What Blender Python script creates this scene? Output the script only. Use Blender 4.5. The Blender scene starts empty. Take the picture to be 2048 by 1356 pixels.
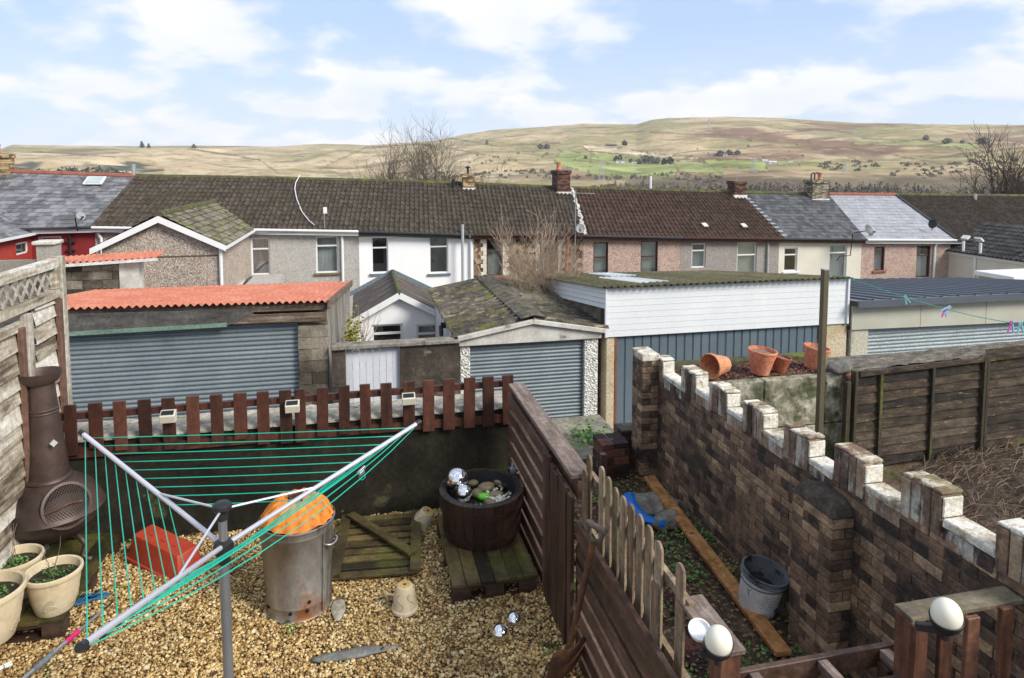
import bpy, math, random
import numpy as np
from mathutils import Vector, Matrix, Euler, noise as mnoise
R = math.radians
rnd = random.Random(7)
scene = bpy.context.scene
col = scene.collection

# ------------------------------------------------------------------ camera
F = 1350.0; CX = 1024.0; CY = 443.0; YAW = R(12.7); PIT = R(4.56); EZ = 2.8
cam = bpy.data.cameras.new("camera"); camo = bpy.data.objects.new("camera", cam); col.objects.link(camo)
camo.location = (0, 0, EZ); camo.rotation_euler = (R(90) - PIT, 0, -YAW)
cam.sensor_width = 36; cam.lens = 36 * F / 2048; cam.shift_x = 0; cam.shift_y = -(678 - CY) / 2048
cam.clip_start = 0.05; cam.clip_end = 12000
scene.camera = camo

def ray(px, py):
    x = (px - CX) / F; u = -(py - CY) / F
    f = math.cos(PIT) + u * math.sin(PIT); z = -math.sin(PIT) + u * math.cos(PIT)
    return Vector((x * math.cos(YAW) + f * math.sin(YAW), -x * math.sin(YAW) + f * math.cos(YAW), z))
def oy(px, py, Y):
    r = ray(px, py); t = Y / r.y; return Vector((r.x * t, Y, EZ + r.z * t))
def oz(px, py, z=0.0):
    r = ray(px, py); t = (z - EZ) / r.z; return Vector((r.x * t, r.y * t, z))
def ox(px, py, X):
    r = ray(px, py); t = X / r.x; return Vector((X, r.y * t, EZ + r.z * t))

# ------------------------------------------------------------------ mesh builder
class MB:
    def __init__(s): s.v = []; s.f = []; s.a = []; s.val = 0.5
    def add(s, vs, fs, val=None):
        b = len(s.v); s.v.extend([tuple(p) for p in vs])
        for f in fs:
            s.f.append(tuple(i + b for i in f)); s.a.append(s.val if val is None else val)
        return s
    def box(s, c, d, rot=None, val=None, jit=0):
        x, y, z = d[0] / 2, d[1] / 2, d[2] / 2
        vs = [Vector(p) for p in ((-x,-y,-z),(x,-y,-z),(x,y,-z),(-x,y,-z),(-x,-y,z),(x,-y,z),(x,y,z),(-x,y,z))]
        if jit: vs = [p + Vector([rnd.uniform(-jit, jit) for _ in range(3)]) for p in vs]
        if rot is not None:
            m = Euler(rot).to_matrix() if not isinstance(rot, Matrix) else rot
            vs = [m @ p for p in vs]
        c = Vector(c)
        return s.add([p + c for p in vs], [(0,3,2,1),(4,5,6,7),(0,1,5,4),(1,2,6,5),(2,3,7,6),(3,0,4,7)], val)
    def bx(s, x0, x1, y0, y1, z0, z1, val=None, jit=0):
        return s.box(((x0+x1)/2, (y0+y1)/2, (z0+z1)/2), (abs(x1-x0), abs(y1-y0), abs(z1-z0)), None, val, jit)
    def bar(s, a, b, w, h, up=(0,0,1), val=None, jit=0):
        a = Vector(a); b = Vector(b); d = b - a; L = d.length; d.normalize(); up = Vector(up)
        sx = d.cross(up)
        if sx.length < 1e-4: sx = d.cross(Vector((1,0,0)))
        sx.normalize(); u = sx.cross(d)
        m = Matrix((sx, d, u)).transposed()
        return s.box((a + b) / 2, (w, L, h), m, val, jit)
    def prism(s, pts, off, val=None):
        """closed polygon pts (3D) extruded by vector off"""
        n = len(pts); off = Vector(off); p = [Vector(q) for q in pts]
        return s.add(p + [q + off for q in p], [tuple(range(n))[::-1], tuple(range(n, 2*n))] + [(i, (i+1) % n, n + (i+1) % n, n + i) for i in range(n)], val)
    def tube(s, path, r, n=8, cap=True, val=None):
        P = [Vector(p) for p in path]; rr = r if isinstance(r, (list, tuple)) else [r] * len(P)
        vs = []; fs = []; ref = None
        for i, p in enumerate(P):
            d = (P[min(i+1, len(P)-1)] - P[max(i-1, 0)])
            if d.length < 1e-9: d = Vector((0,0,1))
            d.normalize()
            if ref is None:
                ref = d.orthogonal().normalized()
            else:
                ref = (ref - d * ref.dot(d))
                ref = ref.normalized() if ref.length > 1e-5 else d.orthogonal().normalized()
            b = d.cross(ref)
            for k in range(n):
                a = math.tau * k / n
                vs.append(p + (ref * math.cos(a) + b * math.sin(a)) * rr[i])
        for i in range(len(P) - 1):
            for k in range(n):
                fs.append((i*n+k, i*n+(k+1) % n, (i+1)*n+(k+1) % n, (i+1)*n+k))
        if cap: fs.append(tuple(range(n))[::-1]); fs.append(tuple(range((len(P)-1)*n, len(P)*n)))
        return s.add(vs, fs, val)
    def lathe(s, prof, n=32, c=(0,0,0), m=None, val=None, wob=0, sx=1, sy=1, cap=True):
        vs = []; fs = []; c = Vector(c)
        for (r, z) in prof:
            for k in range(n):
                a = math.tau * k / n; w = 1 + wob * math.sin(3*a + z*9)
                p = Vector((r*w*math.cos(a)*sx, r*w*math.sin(a)*sy, z))
                if m is not None: p = m @ p
                vs.append(p + c)
        for i in range(len(prof) - 1):
            for k in range(n):
                fs.append((i*n+k, i*n+(k+1) % n, (i+1)*n+(k+1) % n, (i+1)*n+k))
        if len(prof) == 2 and min(prof[0][0], prof[1][0]) < 1e-6: cap = False
        if cap and prof[0][0] > 1e-6: fs.append(tuple(range(n))[::-1])
        if cap and prof[-1][0] > 1e-6: fs.append(tuple(range((len(prof)-1)*n, len(prof)*n)))
        return s.add(vs, fs, val)
    def ball(s, c, r, n=14, m=12, sc=(1,1,1), jit=0, val=None, rot=None):
        prof = [(max(1e-7, math.sin(math.pi*i/m)), -math.cos(math.pi*i/m)) for i in range(m+1)]
        vs = []; fs = []; c = Vector(c); seed = rnd.random()*50
        for (a, z) in prof:
            for k in range(n):
                t = math.tau*k/n; p = Vector((a*math.cos(t)*sc[0], a*math.sin(t)*sc[1], z*sc[2])) * r
                if jit: p *= 1 + jit * mnoise.noise(p * (1.3/r) + Vector((seed, 0, 0)))
                if rot is not None: p = rot @ p
                vs.append(p + c)
        for i in range(m):
            for k in range(n): fs.append((i*n+k, i*n+(k+1) % n, (i+1)*n+(k+1) % n, (i+1)*n+k))
        return s.add(vs, fs, val)
    def build(s, name, mat, parent=None, smooth=False, bevel=0, local=False, wn=True):
        me = bpy.data.meshes.new(name)
        o = bpy.data.objects.new(name, me); col.objects.link(o)
        v = s.v
        if parent is not None:
            o.parent = parent
            if not local:
                b = wloc(parent); v = [(p[0]-b.x, p[1]-b.y, p[2]-b.z) for p in v]
        elif not local and v:
            a = np.array(v); b = Vector(((a[:,0].min()+a[:,0].max())/2, (a[:,1].min()+a[:,1].max())/2, a[:,2].min()))
            o.location = b; v = [(p[0]-b.x, p[1]-b.y, p[2]-b.z) for p in v]
        me.from_pydata(v, [], s.f)
        at = me.attributes.new("v", 'FLOAT', 'FACE'); at.data.foreach_set("value", s.a)
        me.materials.append(mat)
        if smooth: me.polygons.foreach_set("use_smooth", [True] * len(me.polygons))
        me.update()
        if smooth == 'auto':
            try: me.set_sharp_from_angle(angle=R(38))
            except Exception: pass
        if bevel:
            bm = o.modifiers.new("bevel", 'BEVEL'); bm.width = bevel; bm.segments = 1; bm.limit_method = 'ANGLE'; bm.angle_limit = R(50)
        return o
def wloc(o):
    v = Vector(o.location)
    while o.parent: o = o.parent; v += Vector(o.location)
    return v
def thing(name, label, cat, loc=(0,0,0), group=None, rot=None):
    o = bpy.data.objects.new(name, None); col.objects.link(o); o.location = loc
    o.empty_display_size = 0.1
    if rot: o.rotation_euler = rot
    return tag(o, label, cat, group)
def tag(o, label=None, cat=None, group=None, kind=None):
    if label: o['label'] = label
    if cat: o['category'] = cat
    if group: o['group'] = group
    if kind: o['kind'] = kind
    return o
def kids(o): return [c for c in bpy.data.objects if c.parent == o]
def copy_tree(o, parent=None):
    c = o.copy(); col.objects.link(c); c.parent = parent
    for ch in kids(o): copy_tree(ch, c)
    return c

# ------------------------------------------------------------------ materials
MATS = {}
def _n(nt, t, **k):
    n = nt.nodes.new(t)
    for a, b in k.items(): setattr(n, a, b)
    return n
def surf(name, cols, scale=4.0, detail=6.0, rough=0.8, bump=0.2, bscale=None, stretch=(1,1,1), metal=0.0,
         attr=0.0, layers=(), spec=0.4, bdist=0.01, roughn=0.0, dist=0.0, vor=None, emit=None, world=False, coat=0.0, lo=0.3, hi=0.7, grain=0.34):
    """cols: colours along a noise ramp; layers: (colour, threshold, softness, scale, stretch[, amount]) blotches laid on top"""
    if name in MATS: return MATS[name]
    m = bpy.data.materials.new(name); m.use_nodes = True; nt = m.node_tree; nt.nodes.clear(); L = nt.links.new
    out = _n(nt, 'ShaderNodeOutputMaterial'); bs = _n(nt, 'ShaderNodeBsdfPrincipled'); L(bs.outputs[0], out.inputs[0])
    if world:
        g = _n(nt, 'ShaderNodeNewGeometry'); co = g.outputs['Position']
    else:
        tc = _n(nt, 'ShaderNodeTexCoord'); co = tc.outputs['Object']
    def mp(st):
        if tuple(st) == (1,1,1): return co
        q = _n(nt, 'ShaderNodeMapping'); q.inputs['Scale'].default_value = st; L(co, q.inputs['Vector']); return q.outputs[0]
    def nz(sc, st=(1,1,1), det=detail, ro=0.6, ds=0.0):
        q = _n(nt, 'ShaderNodeTexNoise'); q.inputs['Scale'].default_value = sc; q.inputs['Detail'].default_value = det
        q.inputs['Roughness'].default_value = ro; q.inputs['Distortion'].default_value = ds; L(mp(st), q.inputs['Vector']); return q.outputs['Fac']
    base = nz(scale, stretch, detail, 0.62, dist)
    if vor:
        vq = _n(nt, 'ShaderNodeTexVoronoi'); vq.inputs['Scale'].default_value = vor; L(co, vq.inputs['Vector'])
        sp = _n(nt, 'ShaderNodeSeparateColor'); L(vq.outputs['Color'], sp.inputs[0])
        mm = _n(nt, 'ShaderNodeMath', operation='MULTIPLY_ADD'); L(sp.outputs[0], mm.inputs[0]); mm.inputs[1].default_value = 0.55
        m2 = _n(nt, 'ShaderNodeMath', operation='MULTIPLY'); L(base, m2.inputs[0]); m2.inputs[1].default_value = 0.5
        L(m2.outputs[0], mm.inputs[2]); base = mm.outputs[0]
    if attr:
        at = _n(nt, 'ShaderNodeAttribute', attribute_name='v')
        m1 = _n(nt, 'ShaderNodeMath', operation='SUBTRACT'); L(at.outputs['Fac'], m1.inputs[0]); m1.inputs[1].default_value = 0.5
        m2 = _n(nt, 'ShaderNodeMath', operation='MULTIPLY_ADD'); L(m1.outputs[0], m2.inputs[0]); m2.inputs[1].default_value = attr; L(base, m2.inputs[2]); base = m2.outputs[0]
    cr = _n(nt, 'ShaderNodeValToRGB'); e = cr.color_ramp.elements
    n = len(cols)
    for i, c in enumerate(cols):
        p = lo + (hi - lo) * i / max(1, n - 1)
        if i < 2: el = e[i]; el.position = p
        else: el = e.new(p)
        el.color = (*c, 1)
    if n == 1: e[1].color = (*cols[0], 1)
    L(base, cr.inputs[0]); c_out = cr.outputs[0]
    r_val = None
    for ly in layers:
        lc, th, sf, sc, st = ly[:5]; amt = ly[5] if len(ly) > 5 else 1.0
        q = nz(sc, st, 6.0, 0.65)
        mr = _n(nt, 'ShaderNodeMapRange'); mr.inputs['From Min'].default_value = th; mr.inputs['From Max'].default_value = th + sf
        mr.inputs['To Max'].default_value = amt
        L(q, mr.inputs['Value'])
        mx = _n(nt, 'ShaderNodeMix', data_type='RGBA'); L(mr.outputs[0], mx.inputs[0]); L(c_out, mx.inputs[6]); mx.inputs[7].default_value = (*lc, 1); c_out = mx.outputs[2]
    if rough <= .5 or metal > .2: grain = min(grain, .10)
    if bump and grain:
        gq = nz(max(scale * 5, 22), (1,1,1), 5.0, 0.75); gm = _n(nt, 'ShaderNodeMapRange'); gm.inputs['From Min'].default_value = 0.34; gm.inputs['From Max'].default_value = 0.66
        gm.inputs['To Min'].default_value = 1 - grain; gm.inputs['To Max'].default_value = 1 + grain; L(gq, gm.inputs['Value'])
        gx = _n(nt, 'ShaderNodeMix', data_type='RGBA', blend_type='MULTIPLY'); gx.inputs[0].default_value = 1.0; L(c_out, gx.inputs[6]); L(gm.outputs[0], gx.inputs[7]); c_out = gx.outputs[2]
    L(c_out, bs.inputs['Base Color'])
    bs.inputs['Roughness'].default_value = rough; bs.inputs['Metallic'].default_value = metal
    bs.inputs['Specular IOR Level'].default_value = spec
    if coat: bs.inputs['Coat Weight'].default_value = coat
    if roughn:
        mr = _n(nt, 'ShaderNodeMapRange'); mr.inputs['To Min'].default_value = rough - roughn; mr.inputs['To Max'].default_value = rough + roughn
        mr.inputs['From Min'].default_value = 0.3; mr.inputs['From Max'].default_value = 0.7
        L(nz(scale * 1.7, stretch), mr.inputs['Value']); L(mr.outputs[0], bs.inputs['Roughness'])
    if bump:
        bp = _n(nt, 'ShaderNodeBump'); bp.inputs['Strength'].default_value = bump; bp.inputs['Distance'].default_value = bdist
        if vor and bscale is None:
            vb = _n(nt, 'ShaderNodeTexVoronoi'); vb.inputs['Scale'].default_value = vor; L(co, vb.inputs['Vector']); L(vb.outputs['Distance'], bp.inputs['Height'])
        else: L(nz(bscale or scale * 4, stretch, 8.0), bp.inputs['Height'])
        L(bp.outputs[0], bs.inputs['Normal'])
    if emit: bs.inputs['Emission Color'].default_value = (*emit[:3], 1); bs.inputs['Emission Strength'].default_value = emit[3]
    MATS[name] = m; return m

def glass_mat(name, tint=(0.9,0.95,0.95), refl=0.35, rough=0.02):
    m = bpy.data.materials.new(name); m.use_nodes = True; nt = m.node_tree; nt.nodes.clear(); L = nt.links.new
    out = _n(nt, 'ShaderNodeOutputMaterial'); mx = _n(nt, 'ShaderNodeMixShader'); tr = _n(nt, 'ShaderNodeBsdfTransparent'); gl = _n(nt, 'ShaderNodeBsdfGlossy')
    tr.inputs[0].default_value = (*tint, 1); gl.inputs['Roughness'].default_value = rough; mx.inputs[0].default_value = refl
    L(tr.outputs[0], mx.inputs[1]); L(gl.outputs[0], mx.inputs[2]); L(mx.outputs[0], out.inputs[0]); return m

MOSS = (0.10, 0.12, 0.015); MOSSD = (0.04, 0.055, 0.012)
m_glass = glass_mat('window_glass')
m_upvc = surf('white_upvc', [(0.72,0.73,0.74),(0.8,0.8,0.8)], 2, rough=0.35, bump=0)
m_white = surf('white_paint', [(0.70,0.71,0.72),(0.80,0.80,0.80)], 1.2, rough=0.7, bump=0.15, bscale=40, grain=.05, layers=[((0.45,0.45,0.42),0.60,0.2,1.5,(3,3,0.6),0.35)])
m_render_white = surf('white_render', [(0.80,0.80,0.82),(0.86,0.86,0.88)], 0.7, rough=0.85, bump=0.25, bscale=30, grain=.05, layers=[((0.55,0.56,0.58),0.6,0.2,0.8,(2,2,0.5),0.3)])
m_pebble_grey = surf('grey_pebbledash', [(0.36,0.345,0.32),(0.46,0.44,0.415),(0.57,0.55,0.52)], 3.0, rough=0.95, vor=60, bump=0.8, bdist=0.02, layers=[((0.24,0.22,0.2),0.58,0.15,1.0,(1,1,0.6),0.45)])
m_pebble_brown = surf('brown_pebbledash', [(0.26,0.205,0.17),(0.38,0.31,0.26),(0.54,0.465,0.40)], 3.0, rough=0.95, vor=38, bump=0.8, bdist=0.02, layers=[((0.20,0.16,0.13),0.6,0.15,0.9,(1,1,1),0.4)])
m_pebble_pink = surf('pink_pebbledash', [(0.27,0.17,0.14),(0.44,0.31,0.26),(0.58,0.45,0.39)], 3.0, rough=0.95, vor=45, bump=0.7, bdist=0.02, layers=[((0.30,0.22,0.19),0.58,0.15,1.0,(1,1,0.5),0.4)])
m_pebble_dull = surf('dull_grey_pebbledash', [(0.23,0.205,0.19),(0.31,0.28,0.26),(0.39,0.355,0.33)], 3.0, rough=0.95, vor=45, bump=0.7, bdist=0.02)
m_cream = surf('cream_render', [(0.62,0.57,0.48),(0.72,0.68,0.60)], 0.8, grain=.08, rough=0.9, bump=0.2, bscale=40, layers=[((0.42,0.37,0.3),0.58,0.2,1.0,(2,2,0.5),0.35)])
m_red = surf('red_painted_render', [(0.19,0.013,0.017),(0.25,0.024,0.025)], 0.8, rough=0.75, bump=0.2, bscale=40, layers=[((0.16,0.015,0.02),0.58,0.15,0.7,(1,1,0.6),0.5)])
m_red_lit = surf('lit_side_red_render', [(0.33,0.035,0.026),(0.40,0.055,0.038)], 0.8, rough=0.75, bump=0.2, bscale=40)  # lighter red for the annexe wall, its lit tone put into the colour
m_stone_c = surf('cream_quoin', [(0.58,0.52,0.42),(0.68,0.62,0.52)], 2, rough=0.9, bump=0.1)
m_tile = surf('brown_concrete_tile', [(0.042,0.033,0.025),(0.068,0.055,0.043),(0.105,0.089,0.072)], 5, attr=0.15, rough=0.95, spec=0.15, bump=0.3, bscale=40,
              layers=[((0.16,0.15,0.12),0.60,0.08,9,(1,1,1),0.3),((0.045,0.048,0.02),0.54,0.12,0.7,(1,1,1),0.45),((0.10,0.12,0.02),0.68,0.05,5,(1,1,1),0.8)])
m_tile_red = surf('redbrown_concrete_tile', [(0.046,0.029,0.022),(0.072,0.046,0.035),(0.108,0.072,0.056)], 5, attr=0.17, rough=0.95, spec=0.15, bump=0.3, bscale=40,
              layers=[((0.12,0.10,0.085),0.63,0.08,9,(1,1,1),0.5),((0.03,0.028,0.012),0.56,0.12,0.7,(1,1,1),0.6)])
m_tile_black = surf('black_concrete_tile', [(0.018,0.018,0.019),(0.034,0.034,0.036),(0.05,0.05,0.052)], 5, attr=0.5, rough=0.75, spec=0.3, bump=0.2)
m_tile_moss = surf('mossy_tile', [(0.07,0.06,0.045),(0.14,0.12,0.09),(0.2,0.18,0.14)], 6, attr=0.5, rough=0.95, bump=0.4, layers=[((0.16,0.17,0.03),0.52,0.08,3,(1,1,1),0.85)])
m_slate = surf('blue_grey_slate', [(0.09,0.088,0.095),(0.155,0.152,0.162),(0.23,0.225,0.235)], 3, attr=0.4, rough=0.5, spec=0.5, bump=0.15, bscale=20, layers=[((0.07,0.065,0.06),0.55,0.08,1.3,(1,1,1),0.8)])
m_slate_dark = surf('dark_slate', [(0.04,0.042,0.046),(0.072,0.074,0.078),(0.11,0.11,0.112)], 4, attr=0.4, rough=0.7, spec=0.4, bump=0.15, layers=[((0.13,0.13,0.12),0.62,0.08,5,(1,1,1),0.6)])
m_slate_light = surf('pale_wet_slate', [(0.23,0.23,0.245),(0.30,0.30,0.32),(0.37,0.37,0.39)], 3, attr=0.2, rough=0.38, spec=0.6, bump=0.1)
m_ridge_moss = surf('mossy_ridge', [(0.05,0.045,0.035),(0.09,0.085,0.05)], 6, rough=0.95, bump=0.5, layers=[((0.11,0.13,0.02),0.48,0.1,4,(1,1,1),0.9)])
m_ridge_red = surf('red_ridge_tile', [(0.22,0.07,0.045),(0.32,0.12,0.08)], 5, rough=0.9, bump=0.3, layers=[((0.08,0.09,0.03),0.62,0.1,4,(1,1,1),0.7)])
m_dark_gutter = surf('dark_gutter', [(0.035,0.035,0.04),(0.05,0.05,0.055)], 4, rough=0.5, bump=0)
m_brown_upvc = surf('brown_window_frame', [(0.05,0.018,0.014),(0.075,0.028,0.02)], 4, rough=0.45, bump=0)
m_curtain = surf('net_curtain', [(0.55,0.57,0.56),(0.72,0.74,0.72)], 3, rough=0.95, bump=0)
m_curtain_d = surf('vertical_blind', [(0.16,0.14,0.13),(0.3,0.27,0.25)], 3, rough=0.95, bump=0, stretch=(14,1,1), lo=0.4, hi=0.6)
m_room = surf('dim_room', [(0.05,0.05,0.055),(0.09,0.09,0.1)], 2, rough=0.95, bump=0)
m_grey_sill = surf('blue_grey_sill', [(0.12,0.16,0.19),(0.16,0.2,0.23)], 3, rough=0.8, bump=0.1)
m_sill_moss = surf('mossy_sill', [(0.12,0.09,0.05),(0.2,0.16,0.08)], 6, rough=0.95, bump=0.3)
m_metal = surf('galvanised_metal', [(0.42,0.43,0.44),(0.58,0.59,0.6)], 4, rough=0.4, metal=0.8, bump=0.05)
m_lead = surf('lead_flashing', [(0.5,0.5,0.48),(0.75,0.75,0.72)], 5, rough=0.7, bump=0.2)
m_black = surf('black_plastic', [(0.015,0.015,0.017),(0.025,0.025,0.028)], 5, rough=0.45, bump=0)
m_rust = surf('rusty_iron', [(0.05,0.03,0.024),(0.12,0.055,0.03),(0.2,0.08,0.035)], 7, rough=0.85, bump=0.4)
m_brick_y = surf('yellow_chimney_brick', [(0.16,0.10,0.05),(0.36,0.25,0.13),(0.5,0.38,0.22)], 3, attr=0.8, rough=0.9, bump=0.3, layers=[((0.09,0.10,0.02),0.6,0.1,3,(1,1,1),0.8)])
m_brick_d = surf('dark_chimney_brick', [(0.05,0.028,0.022),(0.11,0.05,0.038),(0.16,0.08,0.06)], 3, attr=0.8, rough=0.9, bump=0.3, layers=[((0.09,0.10,0.02),0.62,0.1,3,(1,1,1),0.8)])
m_brick_g = surf('buff_chimney_brick', [(0.12,0.1,0.07),(0.22,0.19,0.14),(0.34,0.3,0.23)], 3, attr=0.8, rough=0.9, bump=0.3, layers=[((0.09,0.10,0.02),0.6,0.1,3,(1,1,1),0.8)])
m_mortar = surf('old_mortar', [(0.10,0.09,0.075),(0.18,0.165,0.14)], 8, rough=0.95, bump=0.4)
m_terracotta = surf('terracotta', [(0.50,0.17,0.09),(0.62,0.25,0.15)], 5, rough=0.75, bump=0.1, layers=[((0.66,0.4,0.3),0.62,0.15,5,(1,1,1),0.5)])

# ------------------------------------------------------------------ world, sun
SUN_EL = R(37); SUN_DIR = Vector((0.60, -0.58, 0)).normalized()
w = bpy.data.worlds.new("World"); scene.world = w; w.use_nodes = True; nt = w.node_tree; nt.nodes.clear(); L = nt.links.new
out = _n(nt, 'ShaderNodeOutputWorld'); bg = _n(nt, 'ShaderNodeBackground'); bg.inputs['Strength'].default_value = 0.145; L(bg.outputs[0], out.inputs[0])
sky = _n(nt, 'ShaderNodeTexSky'); sky.sky_type = 'NISHITA'; sky.sun_disc = False; sky.sun_elevation = SUN_EL
sky.sun_rotation = math.atan2(SUN_DIR.x, SUN_DIR.y); sky.altitude = 200; sky.air_density = 1.0; sky.dust_density = 0.6; sky.ozone_density = 1.2
tc = _n(nt, 'ShaderNodeTexCoord'); sp = _n(nt, 'ShaderNodeSeparateXYZ'); L(tc.outputs['Generated'], sp.inputs[0])
zz = _n(nt, 'ShaderNodeMath', operation='MAXIMUM'); L(sp.outputs[2], zz.inputs[0]); zz.inputs[1].default_value = 0.0
za = _n(nt, 'ShaderNodeMath', operation='ADD'); L(zz.outputs[0], za.inputs[0]); za.inputs[1].default_value = 0.30
dx = _n(nt, 'ShaderNodeMath', operation='DIVIDE'); L(sp.outputs[0], dx.inputs[0]); L(za.outputs[0], dx.inputs[1])
dy = _n(nt, 'ShaderNodeMath', operation='DIVIDE'); L(sp.outputs[1], dy.inputs[0]); L(za.outputs[0], dy.inputs[1])
cx = _n(nt, 'ShaderNodeCombineXYZ'); L(dx.outputs[0], cx.inputs[0]); L(dy.outputs[0], cx.inputs[1])
mpn = _n(nt, 'ShaderNodeMapping'); mpn.inputs['Location'].default_value = (3.1, 1.35, 0); mpn.inputs['Scale'].default_value = (1, 1, 1); L(cx.outputs[0], mpn.inputs[0])
n1 = _n(nt, 'ShaderNodeTexNoise'); n1.inputs['Scale'].default_value = 2.1; n1.inputs['Detail'].default_value = 10; n1.inputs['Roughness'].default_value = 0.52; n1.inputs['Distortion'].default_value = 0.1; L(mpn.outputs[0], n1.inputs[0])
mr = _n(nt, 'ShaderNodeMapRange', interpolation_type='SMOOTHSTEP'); mr.inputs['From Min'].default_value = 0.45; mr.inputs['From Max'].default_value = 0.585; L(n1.outputs['Fac'], mr.inputs['Value'])
# thicker cloud toward the horizon
hz = _n(nt, 'ShaderNodeMapRange'); hz.inputs['From Min'].default_value = 0.0; hz.inputs['From Max'].default_value = 0.20; hz.inputs['To Min'].default_value = 0.5; hz.inputs['To Max'].default_value = 0.0; L(sp.outputs[2], hz.inputs['Value'])
am = _n(nt, 'ShaderNodeMath', operation='ADD', use_clamp=True); L(mr.outputs[0], am.inputs[0]); L(hz.outputs[0], am.inputs[1])
n2 = _n(nt, 'ShaderNodeTexNoise'); n2.inputs['Scale'].default_value = 2.2; n2.inputs['Detail'].default_value = 6; L(mpn.outputs[0], n2.inputs[0])
cc = _n(nt, 'ShaderNodeValToRGB'); cc.color_ramp.elements[0].position = 0.35; cc.color_ramp.elements[0].color = (3.15,3.35,3.65,1); cc.color_ramp.elements[1].position = 0.62; cc.color_ramp.elements[1].color = (3.75,3.77,3.8,1); L(n2.outputs['Fac'], cc.inputs[0])
SKYTINT = _n(nt, 'ShaderNodeMix', data_type='RGBA', blend_type='MIX'); SKYTINT.inputs[0].default_value = 0.88
L(sky.outputs[0], SKYTINT.inputs[6]); SKYTINT.inputs[7].default_value = (1.85, 2.42, 3.4, 1)
mx = _n(nt, 'ShaderNodeMix', data_type='RGBA'); L(am.outputs[0], mx.inputs[0]); L(SKYTINT.outputs[2], mx.inputs[6]); L(cc.outputs[0], mx.inputs[7]); L(mx.outputs[2], bg.inputs[0])
sun = bpy.data.lights.new("sun", 'SUN'); so = bpy.data.objects.new("sun", sun); col.objects.link(so); sun.energy = 2.35; sun.angle = R(22); sun.color = (1.0, 0.94, 0.84)
d = Vector((SUN_DIR.x * math.cos(SUN_EL), SUN_DIR.y * math.cos(SUN_EL), math.sin(SUN_EL))); so.rotation_euler = d.to_track_quat('Z', 'Y').to_euler()
scene.view_settings.view_transform = 'Standard'; scene.view_settings.look = 'None'; scene.view_settings.exposure = 0.97; scene.view_settings.gamma = 1
# ------------------------------------------------------------------ roofs
def roof_tiles(eL, eR, rL, rR, kind, tw, nc, seed=0, amp=0.055, thick=0.035):
    """tiled roof slope: eL,eR eaves corners, rL,rR ridge corners (seen from below-front, left/right)"""
    rr = random.Random(seed); mb = MB()
    eL, eR, rL, rR = map(Vector, (eL, eR, rL, rR))
    nrm = (eR - eL).cross(rL - eL).normalized()
    Lw = max((eR - eL).length, (rR - rL).length)
    def P(s, t, h):
        a = eL.lerp(eR, s); b = rL.lerp(rR, s); return a.lerp(b, t) + nrm * h
    if kind == 'roll':
        n = max(2, round(Lw / tw)); K = 6
        hs = [amp * (max(0, math.cos(math.tau * k / K)) ** 0.8) for k in range(K)]
        for j in range(nc):
            t0 = j / nc - 0.012; t1 = (j + 1) / nc
            sag = [rr.uniform(-0.004, 0.004) for _ in range(n + 2)]
            vs = []; fs = []; va = []
            N = n * K
            for i in range(N + 1):
                s = i / N; h = hs[i % K] + sag[i // K]
                vs += [P(s, t0, 0.0 + h * 0.3), P(s, t0, thick + h), P(s, t1, 0.004 + h)]
            val = 0
            for i in range(N):
                if i % K == 0: val = rr.random()
                a = i * 3
                fs += [(a, a + 3, a + 4, a + 1), (a + 1, a + 4, a + 5, a + 2)]; va += [val * 0.2, val]
            b = len(mb.v); mb.v.extend([tuple(q) for q in vs]); mb.f.extend([tuple(q + b for q in f) for f in fs]); mb.a.extend(va)
    elif kind == 'slate':
        n = max(2, round(Lw / tw))
        for j in range(nc):
            t0 = j / nc - 0.006; t1 = (j + 1) / nc; off = 0.5 if j % 2 else 0
            for i in range(-1, n + 1):
                s0 = (i + off + 0.02) / n; s1 = (i + off + 0.98) / n
                s0 = max(0, s0); s1 = min(1, s1)
                if s1 - s0 < 0.002: continue
                k = rr.uniform(-0.003, 0.003); th = thick + rr.uniform(0, 0.006); dt = rr.uniform(-.004, .004)
                vs = [P(s0, t0+dt, 0), P(s1, t0+dt, 0), P(s0, t0+dt, th), P(s1, t0+dt, th + k), P(s0, t1, 0.001), P(s1, t1, 0.001)]
                v = rr.random()
                mb.add(vs, [(0, 1, 3, 2), (2, 3, 5, 4), (0, 2, 4), (1, 5, 3)], v)
    else:
        n = max(2, round(Lw / tw)); K = 8; N = n * K; M = nc
        vs = []; fs = []
        for i in range(N + 1):
            h = amp * math.sin(math.tau * i / K)
            for j in range(M + 1): vs.append(P(i / N, j / M, h + 0.004 * mnoise.noise(Vector((i / K, j * 2.0, seed)))))
        for i in range(N):
            v = 0.5 + 0.5 * mnoise.noise(Vector((i / K / 6, seed, 0)))
            for j in range(M): a = i * (M + 1) + j; mb.f.append((a, a + M + 1, a + M + 2, a + 1)); mb.a.append(v)
        mb.v = [tuple(q) for q in vs]
    # closed underside
    if kind != 'corr': mb.add([P(0,0,-.03), P(1,0,-.03), P(1,1,-.03), P(0,1,-.03)], [(0,3,2,1)], .2)
    return mb
def ridge(a, b, r=0.11, n=None, over=0.0):
    mb = MB(); a = Vector(a); b = Vector(b); L = (b - a).length; n = n or max(1, round(L / 0.45)); d = (b - a) / n
    for i in range(n):
        p = a + d * i; q = a + d * (i + 1.02)
        mb.tube([p, q], [r + rnd.uniform(0, .012), r + rnd.uniform(-.01, .006)], 8, True, rnd.random())
    return mb
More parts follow.
